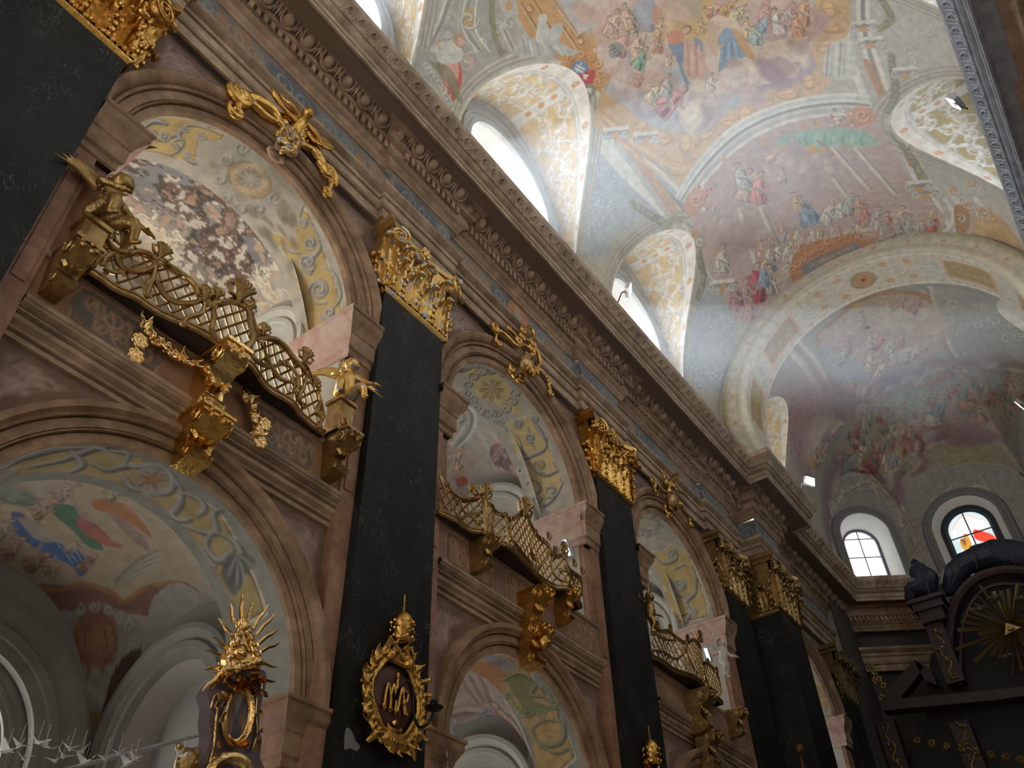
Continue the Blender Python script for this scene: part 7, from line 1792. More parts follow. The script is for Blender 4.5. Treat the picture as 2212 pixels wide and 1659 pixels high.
# iron candle arm
t, p = wallthing('candle_sconce', 'black iron candle arm with drip pan and thin candle, beside the large cartouche', 'candle holder', (860, 1505), -.12)
ir = MB(); ir.tube(catmull([atY(855, 1510, -.14), atY(862, 1488, -.3), atY(880, 1470, -.4), atY(892, 1490, -.42), atY(893, 1540, -.42), atY(905, 1570, -.42), atY(925, 1562, -.42), atY(936, 1540, -.42)], 5), .017, 6); mesh_child('arm', localise(ir, p), M_IRON, t)
dp = MB(); c_ = atY(937, 1530, -.42); dp.lathe([(0, -.03), (.05, -.03), (.10, -.01), (.115, .012), (.10, .016), (.03, .01), (.035, .05), (.05, .07), (.035, .1), (.0, .1)], tuple(c_), 16); mesh_child('drip_pan', localise(dp, p), M_IRON, t)
cn = MB(); cn.lathe([(.018, .08), (.016, .70), (0, .71)], tuple(c_), 8); mesh_child('candle', localise(cn, p), mat('dark_wax', (.12, .08, .055), .6), t)
# gilded orb finial and second sconce silhouette low on the crossing pier
t, p = wallthing('finial', 'small dark gold ball finial near the foot of the crossing pier', 'finial', (1727, 1622), -.7)
b = MB(); b.ball((0, 0, .03), .12, 10, 8); b.lathe([(.02, -.5), (.05, -.3), (.02, -.1)], (0, 0, 0), 8); [b.tube([(0, 0, -.25), (s * .2, -.05, -.35), (s * .35, -.05, -.7)], .012, 4) for s in (-1, -.4, .4, 1)]
mesh_child('orb', b, mat('dull_bronze', (.16, .07, .035), .45, .7), t)

# ---------------------------------------------------------------- altar crown, birds, rods, targets, lamps, high altar
def polyY(px, y, th):                                            # traced plate standing on the plane y
    a = [tuple(atY(u, v, y)) for u, v in px]; mb = MB(); n = len(a)
    b = [(x, y + th, z) for x, _, z in a]
    mb.add(a + b, [tuple(range(n)), tuple(range(n, 2 * n))[::-1]] + [(i, n + i, n + (i + 1) % n, (i + 1) % n) for i in range(n)]); return mb
def polyX(px, x, th, cat=True):
    q = catmull(px, 4, True) if cat else px
    a = [tuple(atX(u, v, x)) for u, v in q]; mb = MB(); n = len(a); b = [(x + th, yy, z) for _, yy, z in a]
    mb.add(a + b, [tuple(range(n)), tuple(range(n, 2 * n))[::-1]] + [(i, n + i, n + (i + 1) % n, (i + 1) % n) for i in range(n)]); return mb
M_PURP = mat('purple_marbled_wood', (.105, .075, .085), .32, col2=(.16, .115, .125), scale=2.5, distortion=1)
yA = -.35
t, p = wallthing('altar_crown', 'purple altar top with a gold framed oval painting, crowned by a rayed triangle', 'altar', (510, 1659), yA)
sil = catmull([(500, 1442), (520, 1436), (545, 1443), (572, 1450), (575, 1475), (568, 1505), (562, 1540), (560, 1575), (566, 1600), (562, 1640), (575, 1690), (430, 1690), (442, 1650), (448, 1620), (455, 1590), (452, 1555), (455, 1525), (448, 1500), (458, 1478), (482, 1458)], 4, True)
mesh_child('panel', localise(polyY(sil, yA, .16), p), M_PURP, t)
cO = atY(508, 1549, yA); aO = (atY(541, 1545, yA)[0] - atY(474, 1552, yA)[0]) / 2; bO = (atY(512, 1482, yA)[2] - atY(500, 1622, yA)[2]) / 2
fr = MB(); th = np.linspace(0, 2 * pi, 50)[:-1]
fr.tube([(cO[0] + aO * .9 * cos(q), yA - .05, cO[2] + bO * .9 * sin(q)) for q in th], .028, 8, close=True); fr.tube([(cO[0] + aO * .76 * cos(q), yA - .03, cO[2] + bO * .78 * sin(q)) for q in th], .02, 6, close=True)
for k in range(9): q = -pi / 2 + (k - 4) * .14; leaf3(fr, (cO[0] + aO * .9 * cos(q), cO[2] + bO * .9 * sin(q)), q, .05, .035, yA - .03, .02); q = q + pi; leaf3(fr, (cO[0] + aO * .9 * cos(q), cO[2] + bO * .9 * sin(q)), q, .05, .035, yA - .03, .02)
mesh_child('oval_frame', localise(fr, p), M_GOLDB, t)
def Fo(a, b): return st(cO[0] + aO * .8 * b * np.cos(a * 2 * pi) - p[0], yA - .02 - p[1] + 0 * a, cO[2] + bO * .8 * b * np.sin(a * 2 * pi) - p[2])
pc = Canvas(0, 1, 0, 1, 60, (.10, .10, .12), None, 3)
for k in range(26): pc.ell(RNG.random(), RNG.random(), RNG.uniform(.05, .16), RNG.uniform(.1, .3), RNG.choice([(.09, .09, .12), (.20, .19, .22), (.26, .07, .05), (.33, .30, .28), (.13, .14, .2), (.28, .13, .08)]), px=False, soft=.6, warp=.1)
aa, bb = np.meshgrid(np.linspace(0, 1, 60), np.linspace(0, 1, 30), indexing='ij')
surf('oval_painting', Fo(aa, bb), pc, (.5 + .5 * bb * np.cos(aa * 2 * pi), .5 + .5 * bb * np.sin(aa * 2 * pi)), M_PAINT, t, None)
lv = MB()
for c0, c1, n_ in (((478, 1492), (512, 1470), 5), ((525, 1462), (550, 1478), 5)):
    for k in range(n_ * 2):
        q = atY(c0[0] + (c1[0] - c0[0]) * RNG.random() + RNG.uniform(-6, 6), c0[1] + (c1[1] - c0[1]) * RNG.random() + RNG.uniform(-9, 9), yA); leaf3(lv, (q[0], q[2]), RNG.uniform(0, 6.28), .085, .05, yA - .02, .015)
for pts in ([(452, 1650), (462, 1610), (466, 1560), (470, 1530)], [(545, 1620), (555, 1580), (552, 1540), (556, 1500)], [(456, 1530), (462, 1505), (472, 1500), (478, 1515)], [(562, 1500), (565, 1475), (556, 1468), (548, 1480)]):
    scrollwork(lv, yA - .02, [(pts, .011)])
    for a, b in pts: q = atY(a, b, yA); leaf3(lv, (q[0], q[2]), RNG.uniform(0, 6.28), .07, .04, yA - .02, .015)
mesh_child('gilded_leaves', localise(lv, p), M_GOLDB, t)
cT = atY(522, 1405, yA); 
wr = MB(); tri = [(521, 1345), (553, 1432), (480, 1452)]
for i in range(3):
    a, b = np.array(tri[i]), np.array(tri[(i + 1) % 3])
    for k in range(7):
        q = atY(*(a + (b - a) * (k / 7)), yA - .05); wr.ball((q[0] + RNG.uniform(-.02, .02), q[1], q[2] + RNG.uniform(-.02, .02)), RNG.uniform(.040, .055), 9, 7); curl3(wr, (q[0], q[2]), .045, RNG.uniform(0, 6), 1, .013, yA - .09)
organic('cloud_wreath', localise(wr, p), M_GOLDB, t, .013, 1)
pl_ = polyY([(521, 1354), (546, 1426), (487, 1443)], yA - .10, .05); ey = MB(); q = atY(520, 1412, yA - .12); ey.ball(tuple(q), (.075, .04, .055), 12, 8); ey.ball((q[0], q[1] - .035, q[2]), .025, 8, 6); ey.tube([(q[0] - .1, q[1], q[2] + .04), (q[0], q[1] - .02, q[2] + .085), (q[0] + .1, q[1], q[2] + .04)], .014, 5)
tri_ = mesh_child('triangle', localise(pl_, p), M_GOLDB, t, False); mesh_child('eye', localise(ey, p), M_GOLDB, tri_)
for a, b in (((505, 1345), (497, 1302)), ((522, 1338), (522, 1280)), ((535, 1345), (548, 1292)), ((545, 1360), (580, 1305)), ((553, 1372), (594, 1325)), ((556, 1392), (602, 1356)), ((562, 1408), (604, 1388)), ((555, 1432), (598, 1441)), ((500, 1370), (472, 1335)), ((488, 1395), (459, 1376)), ((482, 1416), (444, 1405)), ((476, 1440), (441, 1447)), ((476, 1455), (437, 1492))):
    ry = MB(); A_, B_ = atY(*a, yA - .03), atY(*b, yA - .03); n_ = _unit(np.array([-(B_ - A_)[2], 0, (B_ - A_)[0]]))
    ry.tube([A_, A_ * .6 + B_ * .4 + n_ * .007, A_ * .3 + B_ * .7 - n_ * .007, B_], [.022, .020, .016, .005], 5)
    if b[0] % 2: ry.tube([A_ + n_ * .04, A_ * .3 + B_ * .7 + n_ * .05], [.009, .004], 4)
    mesh_child('ray', localise(ry, p), M_GOLDB, t)
ar = MB(); ar.tube([tuple(atY(a, b, yA - .12)) for a, b in catmull([(452, 1672), (465, 1650), (495, 1636), (525, 1645), (540, 1672)], 5)], .05, 8); mesh_child('gold_arch', localise(ar, p), M_GOLDB, t)
hd_ = MB(); q = atY(402, 1650, yA); hd_.ball(tuple(q), (.10, .10, .12), 12, 9); face(hd_, q, .1, (.4, -1, 0))
for k in range(20): hd_.ball((q[0] + RNG.uniform(-.1, .1), q[1] + .03, q[2] + RNG.uniform(-.02, .14)), .04, 6, 5)
to_ = thing('angel_head', 'dark gilded angel head peeping in at the bottom edge, left of the altar top', 'sculpture', tuple(q)); organic('head', localise(hd_, q), M_GOLDD, to_, .014, 2)
# paper birds on threads
def bird(label, px, y, s, rz):
    q = atY(px[0], px[1], y); t = thing('paper_bird', label, 'paper bird', tuple(q), 'folded white paper birds hanging at the bottom left'); rt = (RNG.uniform(-.4, .4), RNG.uniform(-.4, .4), rz)
    b = MB(); b.add([(-.5, 0, 0), (.5, 0, .05), (0, -.12, -.06), (0, .12, -.06), (0, 0, .14)], [(0, 2, 4), (0, 4, 3), (1, 4, 2), (1, 3, 4), (0, 3, 2), (1, 2, 3)]); b.add([(.5, 0, .05), (.72, .01, .22), (.56, .02, .10), (-.5, 0, 0), (-.78, 0, .16), (-.55, .02, .08)], [(0, 1, 2), (3, 4, 5)]); bo_ = mesh_child('body', b, M_PAPER, t, False); bo_.rotation_euler = rt; bo_.scale = (s, s, s)
    for sd in (-1, 1):
        w_ = MB(); w_.add([(-.22, sd * .03, .05), (.22, sd * .03, .05), (.05, sd * .62, .42), (-.12, sd * .5, .30), (-.22, sd * .03, .04), (.22, sd * .03, .04), (.05, sd * .62, .41)], [(0, 1, 2), (0, 2, 3), (4, 6, 5)]); wo_ = mesh_child('wing', w_, M_PAPER, t, False); wo_.rotation_euler = rt; wo_.scale = (s, s, s)
    th_ = MB(); th_.tube([(0, 0, .01), (0, 0, .16)], .0012, 3); mesh_child('thread', th_, M_PAPER, t)
for i, (px, lab) in enumerate((((12, 1622), 'white paper bird at the very left edge'), ((40, 1612), 'white paper bird with raised wing, second along the row from the left edge'), ((50, 1640), 'low white paper bird under the grey arch moulding'), ((80, 1605), 'white paper bird just above its neighbours near the left edge'), ((95, 1612), 'higher of two close white paper birds under the window arch'), ((120, 1645), 'small white paper bird at the bottom, under the ridge of the arch'), ((135, 1635), 'white paper bird left of the painted hanging tassel'), ((150, 1618), 'white paper bird half in front of the dark painted ground'), ((175, 1625), 'brightest star shaped paper bird in front of the painted tassel'), ((182, 1648), 'white paper bird directly below the star shaped one'), ((225, 1640), 'white paper bird where the grey rod starts'), ((255, 1628), 'white paper bird just right of the start of the grey rod'), ((275, 1650), 'low white paper bird under the grey rod'), ((290, 1640), 'white paper bird with pointed wing, right end of the cluster'), ((393, 1634), 'lone white paper bird beside the purple altar top'))):
    bird(lab, px, -.5, .115 if i % 3 else .14, RNG.uniform(0, 3))
# tie rod
tag_o = MB(); A_, B_ = atY(180, 1653, 1.0), atY(452, 1582, 1.0); A_ = A_ + (A_ - B_) * .4; B_ = B_ + (B_ - A_) * .1
tag_o.tube([A_, B_], .022, 8); o = tag_o.build('tie_rod', mat('galvanised_rod', (.42, .42, .42), .45, .6)); tag(o, 'slanting grey metal tie rod behind the altar top at the bottom left', 'rod')
# survey targets
M_BLK = mat('black_print', (.01, .01, .01), .6); M_WHT = mat('white_print', (.8, .8, .8), .6)
def target(label, px, y, s=.13, roty=.6):
    q = atY(px[0], px[1], y); t = thing('survey_target', label, 'survey target', tuple(q), 'black and white survey targets'); t.rotation_euler = (0, 0, roty)
    for nm, m_, cells in (('white_field', M_WHT, ((-1, 0), (0, -1))), ('black_field', M_BLK, ((-1, -1), (0, 0)))):
        b = MB()
        for i, j in cells: b.box(i * s / 2, (i + 1) * s / 2, -.006, 0, j * s / 2, (j + 1) * s / 2)
        mesh_child(nm, b, m_, t, False)
for lab, px, y in (('chequered survey target on the left impost of the nearest upper arch', (272, 318), .1), ('chequered survey target at the right springing of the nearest upper arch', (761, 733), .12), ('small chequered survey target in the shade at the left springing of the second upper arch', (968, 888), .1), ('chequered survey target at the right springing of the second upper arch', (1253, 1115), .12), ('chequered survey target on the pink impost of the third upper arch', (1493, 1368), .3), ('chequered survey target on the impost of the second lower arch', (965, 1640), .1)):
    target(lab, px, y, .15)
# white strip lamps on the gallery piers
def strip(label, a, b, y):
    A_, B_ = atY(*a, y), atY(*b, y); c_ = (A_ + B_) / 2; t = thing('strip_lamp', label, 'lamp', tuple(c_), 'white strip lamps on the gallery piers')
    d = B_ - A_; L = np.linalg.norm(d); t.rotation_euler = Vector(d).to_track_quat('Z', 'Y').to_euler()
    h = MB(); h.box(-.10, .10, -.05, .07, -L / 2, L / 2); mesh_child('housing', h, mat('pale_grey_metal', (.58, .62, .66), .4), t, False)
    e = MB(); e.box(-.10, -.02, -.056, -.05, -L / 2 + .03, L / 2 - .03); mesh_child('diffuser', e, mat('cold_light', (.8, .9, 1), .5, emis=(.75, .88, 1), estr=1.1), t, False)
    k = MB(); k.box(.10, .22, -.03, .05, -.1, .12); mesh_child('bracket', k, mat('grey_bracket', (.4, .43, .46), .5), t, False)
strip('white strip lamp upright behind the right end of the nearest balustrade', (703, 770), (716, 845), .7)
strip('white strip lamp with a bracket on the pier behind the second balustrade', (1214, 1165), (1228, 1205), .5)
strip('white strip lamp glowing blue-white above the third balustrade', (1519, 1398), (1530, 1432), .45)
# floodlights on the cornice
def flood(label, px, y, size, foot, rz=.5, rx=-.5):
    q = atY(px[0], px[1], y); t = thing('floodlight', label, 'floodlight', tuple(q), 'small white floodlights on the cornices')
    h = MB(); h.box(-size, size, -.05, .06, -size * .75, size * .75); hb = mesh_child('housing', h, mat('lamp_casing', (.3, .3, .3), .4), t, False)
    e = MB(); e.box(-size * .9, size * .9, -.062, -.052, -size * .66, size * .66); eo = mesh_child('lamp_glass', e, mat('lit_lamp', (1, 1, 1), .4, emis=(1, .97, .92), estr=9), t, False)
    f = np.array(atY(*foot, y)) - q; g = MB(); g.tube([(0, .05, 0), (f[0] * .4, .06, f[2] * .3), tuple(f)], .018, 5); g.tube([(size * .8, .03, 0), (f[0] * .4, .06, f[2] * .3)], .012, 4); mesh_child('stand', g, M_IRON, t)
    for o_ in (hb, eo): o_.rotation_euler = (rx, 0, rz)
flood('lit floodlight on the cornice edge in front of the second window from the left', (1357, 626), -.95, .17, (1335, 652), .5, .35)
flood('lit floodlight on a thin arm at the end of the crossing cornice', (1748, 1040), -1.5, .20, (1727, 1070), -.5, .35)
flood('lit floodlight glowing against the ochre window vault at the upper right', (2064, 219), -9.3, .17, (2090, 235), 2.9, .35)
flood('lit floodlight cut off by the right edge, above the chancel fresco', (2209, 876), -8.2, .2, (2225, 885), 2.9, .35)

# ---------------------------------------------------------------- apse windows
def winframe(name, P, zs, hw, sill, m, bars, t, depth=0, glass=None, out=0):
    pass
def planeHit(px, P0, n):
    d = ray(*px); tt = np.dot(np.array([P0[0], P0[1], 0]) - CAM, n) / np.dot(d, n); return CAM + d * tt
n1 = np.array([sin(math.radians(57)), cos(math.radians(57)), 0]); d1 = np.array([CD[0], CD[1], 0])
def apse_window(n, P0, dirv, nrm, s0, hw, zs, sill, reveal, ringm, frame_m, glass_fn):
    o0 = np.array([P0[0], P0[1], 0.]); A = lambda s, dpt, z: tuple(o0 + dirv * (s0 + s) + nrm * dpt + np.array([0, 0, z]))
    th = np.linspace(0, pi, 33)
    cont = lambda r, q=0: [(r, sill)] + [(r * cos(t), zs + q + r * sin(t)) for t in th] + [(-r, sill)]
    sp = MB(); sp.grid([[A(s, 0, z) for s, z in cont(hw)], [A(s, reveal, z) for s, z in cont(hw * .72, -.05)]]); struct('window_%d_reveal' % n, sp, M_WHITE)
    rg = MB(); P = []
    for s, z, c_, s_ in [(1, sill, 1, 0)] + [(1, zs, cos(t), sin(t)) for t in th] + [(-1, sill, -1, 0)]:
        P.append([A((hw + r) * c_, d_, (z + (hw + r) * s_)) for r, d_ in ((0, 0), (0, -.06), (.1, -.1), (.2, -.06), (.3, -.12), (.36, 0))])
    rg.grid(P); struct('trim_apse_window_surround', rg, ringm)
    r2 = hw * .72; fr = MB(); c2 = cont(r2, -.05); fr.tube([A(s, reveal, z) for s, z in c2] + [A(r2, reveal, sill)], .075 if reveal > .5 else .16, 6)
    fr.tube([A(0, reveal, sill), A(0, reveal, zs - .05 + r2)], .025, 5)
    z = sill + .85
    while z < zs + r2 * .6: h = sqrt(max(0, r2 * r2 - max(0, z - zs) ** 2)); fr.tube([A(-h, reveal, z), A(h, reveal, z)], .025, 5); z += .85
    f = struct('window_%d' % n, fr, frame_m)
    if glass_fn: glass_fn(A, r2, reveal, zs - .05, sill)
    return A
def clear_glass(A, r, d, zs, sill):
    mb = MB(); mb.add([A(r * cos(t), d + .03, zs + r * sin(t)) for t in np.linspace(0, pi, 25)] + [A(-r, d + .03, sill), A(r, d + .03, sill)], [tuple(range(27))]); struct('window_pane', mb, mat('daylit_glass', (.9, .95, 1), .4, emis=(.93, .97, 1), estr=2.2), False)
def stained(A, r, d, zs, sill):
    Hh = zs + r - sill; cv = Canvas(0, 2 * r, 0, Hh, 60, (.55, .70, .72), None, 8, .12)
    for i in range(26):
        cv.ell(RNG.uniform(0, 2 * r), RNG.uniform(0, Hh), RNG.uniform(.06, .16), RNG.uniform(.06, .16), RNG.choice([(.45, .68, .72), (.70, .78, .76), (.40, .62, .55), (.75, .80, .80)]), px=False, soft=.2, warp=.05)
    cv.ell(r, Hh - r, r * .75, r * .7, (.80, .82, .82), px=False); cv.stroke([(r * .35, Hh - r * .75), (r, Hh - r * .28), (r * 1.65, Hh - r * .75)], .03, (.75, .35, .33), px=False)
    cv.poly([(r * .45, Hh - 1.25), (r * .8, Hh - 1.0), (r * .85, Hh - 1.5), (r * .7, Hh - 2.0), (r * .5, Hh - 1.7)], (.66, .33, .05), px=False); cv.poly([(r * .5, Hh - 1.2), (r * .7, Hh - 1.15), (r * .62, Hh - 1.5)], (.28, .12, .06), px=False); cv.ell(r * .6, Hh - 1.08, .09, .09, (.8, .78, .74), px=False)
    cv.poly([(r * 1.15, Hh - .95), (r * 1.35, Hh - 1.05), (r * 1.75, Hh - 1.4), (r * 1.8, Hh - 1.8), (r * 1.3, Hh - 1.55), (r * 1.05, Hh - 1.3)], (.80, .07, .04), px=False); cv.ell(r * 1.15, Hh - .85, .08, .1, (.85, .8, .78), px=False)
    cv.poly([(r * .4, .1), (r * .9, .45), (r * 1.3, .3), (r * 1.0, 0)], (.85, .52, .08), px=False); cv.poly([(r * .5, .55), (r * 1.3, .75), (r * 1.6, .45), (r, .3)], (.75, .38, .55), px=False)
    for i in range(14): z_ = i * Hh / 13; [cv.ell(x_, z_, .045, .05, (.25, .55, .60), px=False) or cv.ell(x_, z_, .02, .02, (.85, .85, .8), px=False) for x_ in (.07, 2 * r - .07)]
    aa, bb = np.meshgrid(np.linspace(0, 1, 70), np.linspace(0, 1, 120), indexing='ij'); z = sill + bb * Hh
    h = np.where(z > zs, np.sqrt(np.maximum(0, r * r - (z - zs) ** 2)), r); s_ = -h + aa * 2 * h
    o_, ex_, ez_ = np.array(A(0, d + .02, 0)), np.array(A(1, d + .02, 0)) - np.array(A(0, d + .02, 0)), np.array([0, 0, 1.])
    Pp = o_ + s_[..., None] * ex_ + z[..., None] * ez_
    m_ = bpy.data.materials.new('stained_glass'); m_.use_nodes = True; nt = m_.node_tree; at_ = nt.nodes.new('ShaderNodeAttribute'); at_.attribute_name = 'paint'
    b_ = nt.nodes['Principled BSDF']; nt.links.new(at_.outputs['Color'], b_.inputs['Base Color']); nt.links.new(at_.outputs['Color'], b_.inputs['Emission Color']); b_.inputs['Emission Strength'].default_value = 1.05
    surf('window_stained_glass', Pp, cv, (s_ + r, z - sill), m_, None, 'structure')
q1 = planeHit((1885, 1200), CP, n1); s1 = np.dot(q1 - np.array([*CP, 0]), d1)
apse_window(9, CP, d1, n1, 1.55, .98, 19.75, 17.45, .8, mat('grey_stone_surround', (.22, .22, .22), .8), mat('violet_grey_frame', (.16, .14, .19), .6), clear_glass)
apse_window(20, CQ, np.array([0, -1., 0]), np.array([1., 0, 0]), abs(CQ[1] + 5.0), 1.25, 19.3, 16.5, .35, mat('grey_stone_surround_dark', (.20, .20, .195), .8), mat('blue_black_frame', (.02, .03, .04), .6), stained)

# ---------------------------------------------------------------- high altar in front of the apse
XA = 30.2
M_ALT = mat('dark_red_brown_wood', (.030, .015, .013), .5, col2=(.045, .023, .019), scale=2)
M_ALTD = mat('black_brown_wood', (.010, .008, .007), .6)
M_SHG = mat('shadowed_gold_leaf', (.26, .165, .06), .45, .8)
t = thing('high_altar', 'tall dark wooden altar with an arched niche, in deep shadow at the lower right', 'altar', (XA, -5.3, 0))
L_ = lambda mb: mb.xf(Matrix.Translation((-XA, 5.3, 0)))
mesh_child('back_panel', L_(polyX([(1990, 1700), (2000, 1560), (2010, 1420), (2040, 1400), (2052, 1330), (2075, 1280), (2120, 1245), (2180, 1232), (2300, 1250), (2400, 1400), (2400, 1700)], XA + .5, .3)), M_ALTD, t)
ga = MB(); ga.tube([tuple(atX(a, b, XA)) for a, b in catmull([(2050, 1450), (2052, 1360), (2065, 1300), (2100, 1256), (2150, 1235), (2200, 1232), (2260, 1245)], 6)], .17, 8); ga.tube([tuple(atX(a, b, XA - .1)) for a, b in catmull([(2075, 1480), (2078, 1370), (2095, 1310), (2125, 1275), (2165, 1262), (2230, 1265)], 6)], .07, 6)
mesh_child('niche_arch', L_(ga), M_ALT, t)
pd = MB(); pd.merge(polyX([(1905, 1510), (1925, 1480), (1975, 1425), (1995, 1440), (1975, 1470), (1935, 1520)], XA - .4, .5, False)); pd.merge(polyX([(1975, 1425), (2010, 1445), (2025, 1480), (2000, 1470), (1985, 1448)], XA - .4, .5, False)); pd.merge(polyX([(1900, 1512), (2150, 1490), (2230, 1480), (2230, 1500), (2150, 1512), (1905, 1535)], XA - .5, .6, False)); mesh_child('broken_pediment', L_(pd), M_ALT, t, False)
for k, (a, b, c_, d_) in enumerate((((2012, 1325), (2068, 1480), 34, 44), ((1925, 1560), (1950, 1700), 34, 40), ((2090, 1560), (2110, 1700), 34, 40))):
    A_, B_ = atX(*a, XA), atX(*b, XA); col = MB(); h = A_[2] - B_[2]
    col.box(A_[1] * 0 + XA - .28, XA + .2, (A_[1] + B_[1]) / 2 - .28, (A_[1] + B_[1]) / 2 + .28, B_[2], A_[2]); cc = mesh_child('column', L_(col), M_ALT, t, False)
    orn = MB(); yc_ = (A_[1] + B_[1]) / 2
    for z in np.arange(B_[2] + .2, A_[2], .5): [orn.ball((XA - .32, yc_ + RNG.uniform(-.12, .12), z + RNG.uniform(-.1, .1)), RNG.uniform(.03, .07), 6, 5) for _ in range(5)]
    orn.tube([(XA - .30, yc_ + .1 * sin(z * 9), z) for z in np.arange(B_[2] + .1, A_[2] - .1, .08)], .028, 6)
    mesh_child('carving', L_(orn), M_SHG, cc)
en = MB()
for z_, o_ in ((1300, 0), (1318, -.08)):
    A_ = atX(1985, z_, XA); 
A_ = atX(1990, 1300, XA); B_ = atX(2030, 1318, XA)
en.box(XA - .6, XA + .3, B_[1] - .25, A_[1] + .25, B_[2] - .1, B_[2] + .18); en.box(XA - .7, XA + .3, B_[1] - .35, A_[1] + .35, B_[2] + .18, B_[2] + .32); en.box(XA - .5, XA + .3, B_[1] - .15, A_[1] + .15, B_[2] - .5, B_[2] - .1)
mesh_child('entablature_block', L_(en), M_ALT, t, False)
gd = MB()
for x_, y_ in [(1890 + 14 * i, 1470 + (i * 37) % 45) for i in range(5)] + [(1980 + i * 16, 1600 + (i * 53) % 50) for i in range(0, 15, 2)] + [(1880 + i * 9, 1440 + i * 14) for i in range(4)]:
    q = atX(x_, y_, XA - .3); gd = MB(); [gd.ball(tuple(q + np.array([0, .07 * cos(k * 1.3), .07 * sin(k * 1.3)])), RNG.uniform(.05, .08), 6, 5) for k in range(5)]
    mesh_child('carved_rosette', L_(gd), M_SHG, t)
# the glory of rays
q = atX(2183, 1355, XA - .5)
g = thing('sunburst_glory', 'gold sunburst of long rays around an eye in a triangle, on the dark altar', 'sunburst', tuple(q))
tri_ = MB(); a_ = [atX(*p_, XA - .55) - q for p_ in ((2172, 1345), (2206, 1355), (2171, 1372))]; tri_.add([tuple(v) for v in a_] + [tuple(v + np.array([.08, 0, 0])) for v in a_], [(0, 1, 2), (5, 4, 3), (0, 3, 4, 1), (1, 4, 5, 2), (2, 5, 3, 0)]); tt_ = mesh_child('triangle', tri_, M_GOLDD, g, False)
ey = MB(); c_ = atX(2183, 1357, XA - .6) - q; ey.ball(tuple(c_), (.04, .11, .07), 10, 8); mesh_child('eye', ey, M_GOLDD, tt_)
for k in range(34):
    a = k * 2 * pi / 34 + .06; L_r = RNG.uniform(1.2, 1.85) * (1.0 if k % 2 else .8); w_ = RNG.uniform(.035, .07)
    dv = np.array([0, cos(a), sin(a)]); nv = np.array([0, -sin(a), cos(a)]); r_ = MB(); P0, P1 = dv * .16, dv * L_r
    r_.add([tuple(P0 - nv * w_ * .4 + [.03, 0, 0]), tuple(P0 + nv * w_ * .4 + [.03, 0, 0]), tuple(P1 + nv * w_), tuple(P1 - nv * w_), tuple(P0 + [-.04, 0, 0]), tuple(P1 + [-.05, 0, 0])], [(0, 4, 5, 3), (4, 1, 2, 5), (0, 3, 2, 1), (3, 5, 2), (0, 1, 4)])
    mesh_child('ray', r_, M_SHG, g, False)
for a in (.9, 1.5, 2.3, 3.3, 4.2, 5.2):
    h = MB(); c_ = np.array([-.1, 1.0 * cos(a), 1.0 * sin(a)]); h.ball(tuple(c_), (.09, .09, .11), 10, 8); face(h, c_, .09, (-1, 0, -.3))
    for sd in (-1, 1): h.tube([c_, c_ + np.array([0, sd * .16, .06]), c_ + np.array([0, sd * .26, -.02])], [.05, .05, .015], 6)
    organic('cherub_head', h, mat('tarnished_silver', (.10, .09, .08), .4, .6), g, .016, 1)
# shrouded statues on the altar
M_SHR = mat('dark_blue_wrapping', (.012, .015, .030), .5, col2=(.022, .026, .045), scale=3)
def shroud(label, blobs, x):
    q = atX(*blobs[0][:2], x); t = thing('shrouded_statue', label, 'statue', tuple(q), 'statues wrapped in dark blue cloth on the altar'); b = MB()
    for i, (a, b_, r) in enumerate(blobs):
        c_ = atX(a, b_, x) - q; b.ball(tuple(c_), (r * .8, r, r), 12, 9)
        if i: b.tube([prev, c_], [pr * .95, r * .95], 10)
        prev, pr = c_, r
    o = organic('wrapping', b, M_SHR, t, .035, 4)
    for i in range(8):
        f = MB(); a, b_, r = blobs[min(len(blobs) - 1, i % len(blobs))]; c_ = atX(a + RNG.uniform(-6, 6), b_, x) - q; f.tube([c_ + np.array([-r * .8, RNG.uniform(-.1, .1), r * .6]), c_ + np.array([-r * .9, RNG.uniform(-.2, .2), -r * .3]), c_ + np.array([-r * .7, RNG.uniform(-.2, .2), -r * 1.1])], [.02, .045, .02], 5); mesh_child('fold', f, M_SHR, t)
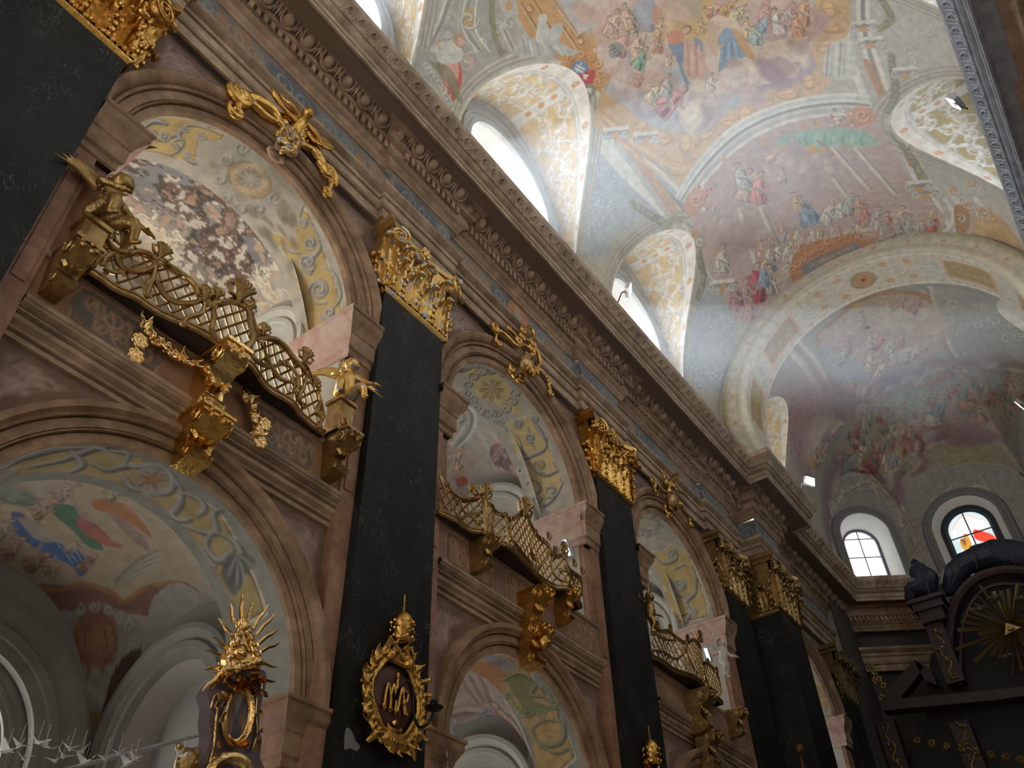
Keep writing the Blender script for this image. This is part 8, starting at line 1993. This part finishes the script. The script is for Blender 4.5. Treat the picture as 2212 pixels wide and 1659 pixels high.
shroud('bent figure wrapped in dark blue cloth, standing on the altar against the bright window', [(1977, 1216, .14), (1985, 1235, .34), (2000, 1250, .42), (1998, 1268, .42), (1972, 1272, .3), (1966, 1288, .2)], XA - .3)
shroud('long mass of dark blue wrapping over the arch under the stained glass window', [(2050, 1270, .3), (2062, 1240, .42), (2085, 1218, .42), (2120, 1205, .5), (2150, 1195, .5), (2180, 1198, .55), (2212, 1205, .55), (2250, 1215, .5)], XA + .3)
rb_ = MB(); rb_.merge(polyX([(1968, 1300), (1985, 1275), (2005, 1262), (2022, 1255), (2035, 1270), (2040, 1290), (2000, 1300)], XA - .1, .5)); mesh_child('attic_block', L_(rb_), M_ALT, bpy.data.objects['high_altar'])

# ---------------------------------------------------------------- build the painted surfaces
for S_ in (NV, CVT, CON, AS, AF):
    S_.cv.im = np.clip((S_.cv.im * 1.03 - .02) * np.array([1.0, .98, .87]), .01, 1)
NV.build('ceiling_nave_vault'); CVT.build('ceiling_chancel_vault'); CON.build('ceiling_conch')
for k, S in LL.items(): S.build('ceiling_lunette_left')
for k, S in LR.items(): S.build('ceiling_lunette_right')
AS.build('trim_arch_soffit'); AF.build('trim_arch_face')
S1.build('wall_apse_left'); S2.build('wall_apse_end'); S3.build('wall_apse_right')
for k in range(4):
    SOF_U[k].build('trim_upper_soffit'); SOF_L[k].build('trim_lower_soffit')
    CHU[k].build('ceiling_gallery_chapel'); CHL[k].build('ceiling_lower_chapel')

# dust haze in the upper nave, lit by the sun coming through the windows
hz = MB(); hz.box(-3, 21.5, -10.4, -.2, 12.5, 23.6)
m = bpy.data.materials.new('dust_haze'); m.use_nodes = True; nt = m.node_tree; nt.nodes.clear()
o_ = nt.nodes.new('ShaderNodeOutputMaterial'); v_ = nt.nodes.new('ShaderNodeVolumeScatter')
v_.inputs['Density'].default_value = .018; v_.inputs['Anisotropy'].default_value = .35; v_.inputs['Color'].default_value = (.86, .93, 1, 1)
nt.links.new(v_.outputs[0], o_.inputs['Volume'])
o = hz.build('dust_haze', m, None, False); tag(o, 'thin dusty haze in the upper nave that shows the shafts of window light', 'haze', kind='stuff')
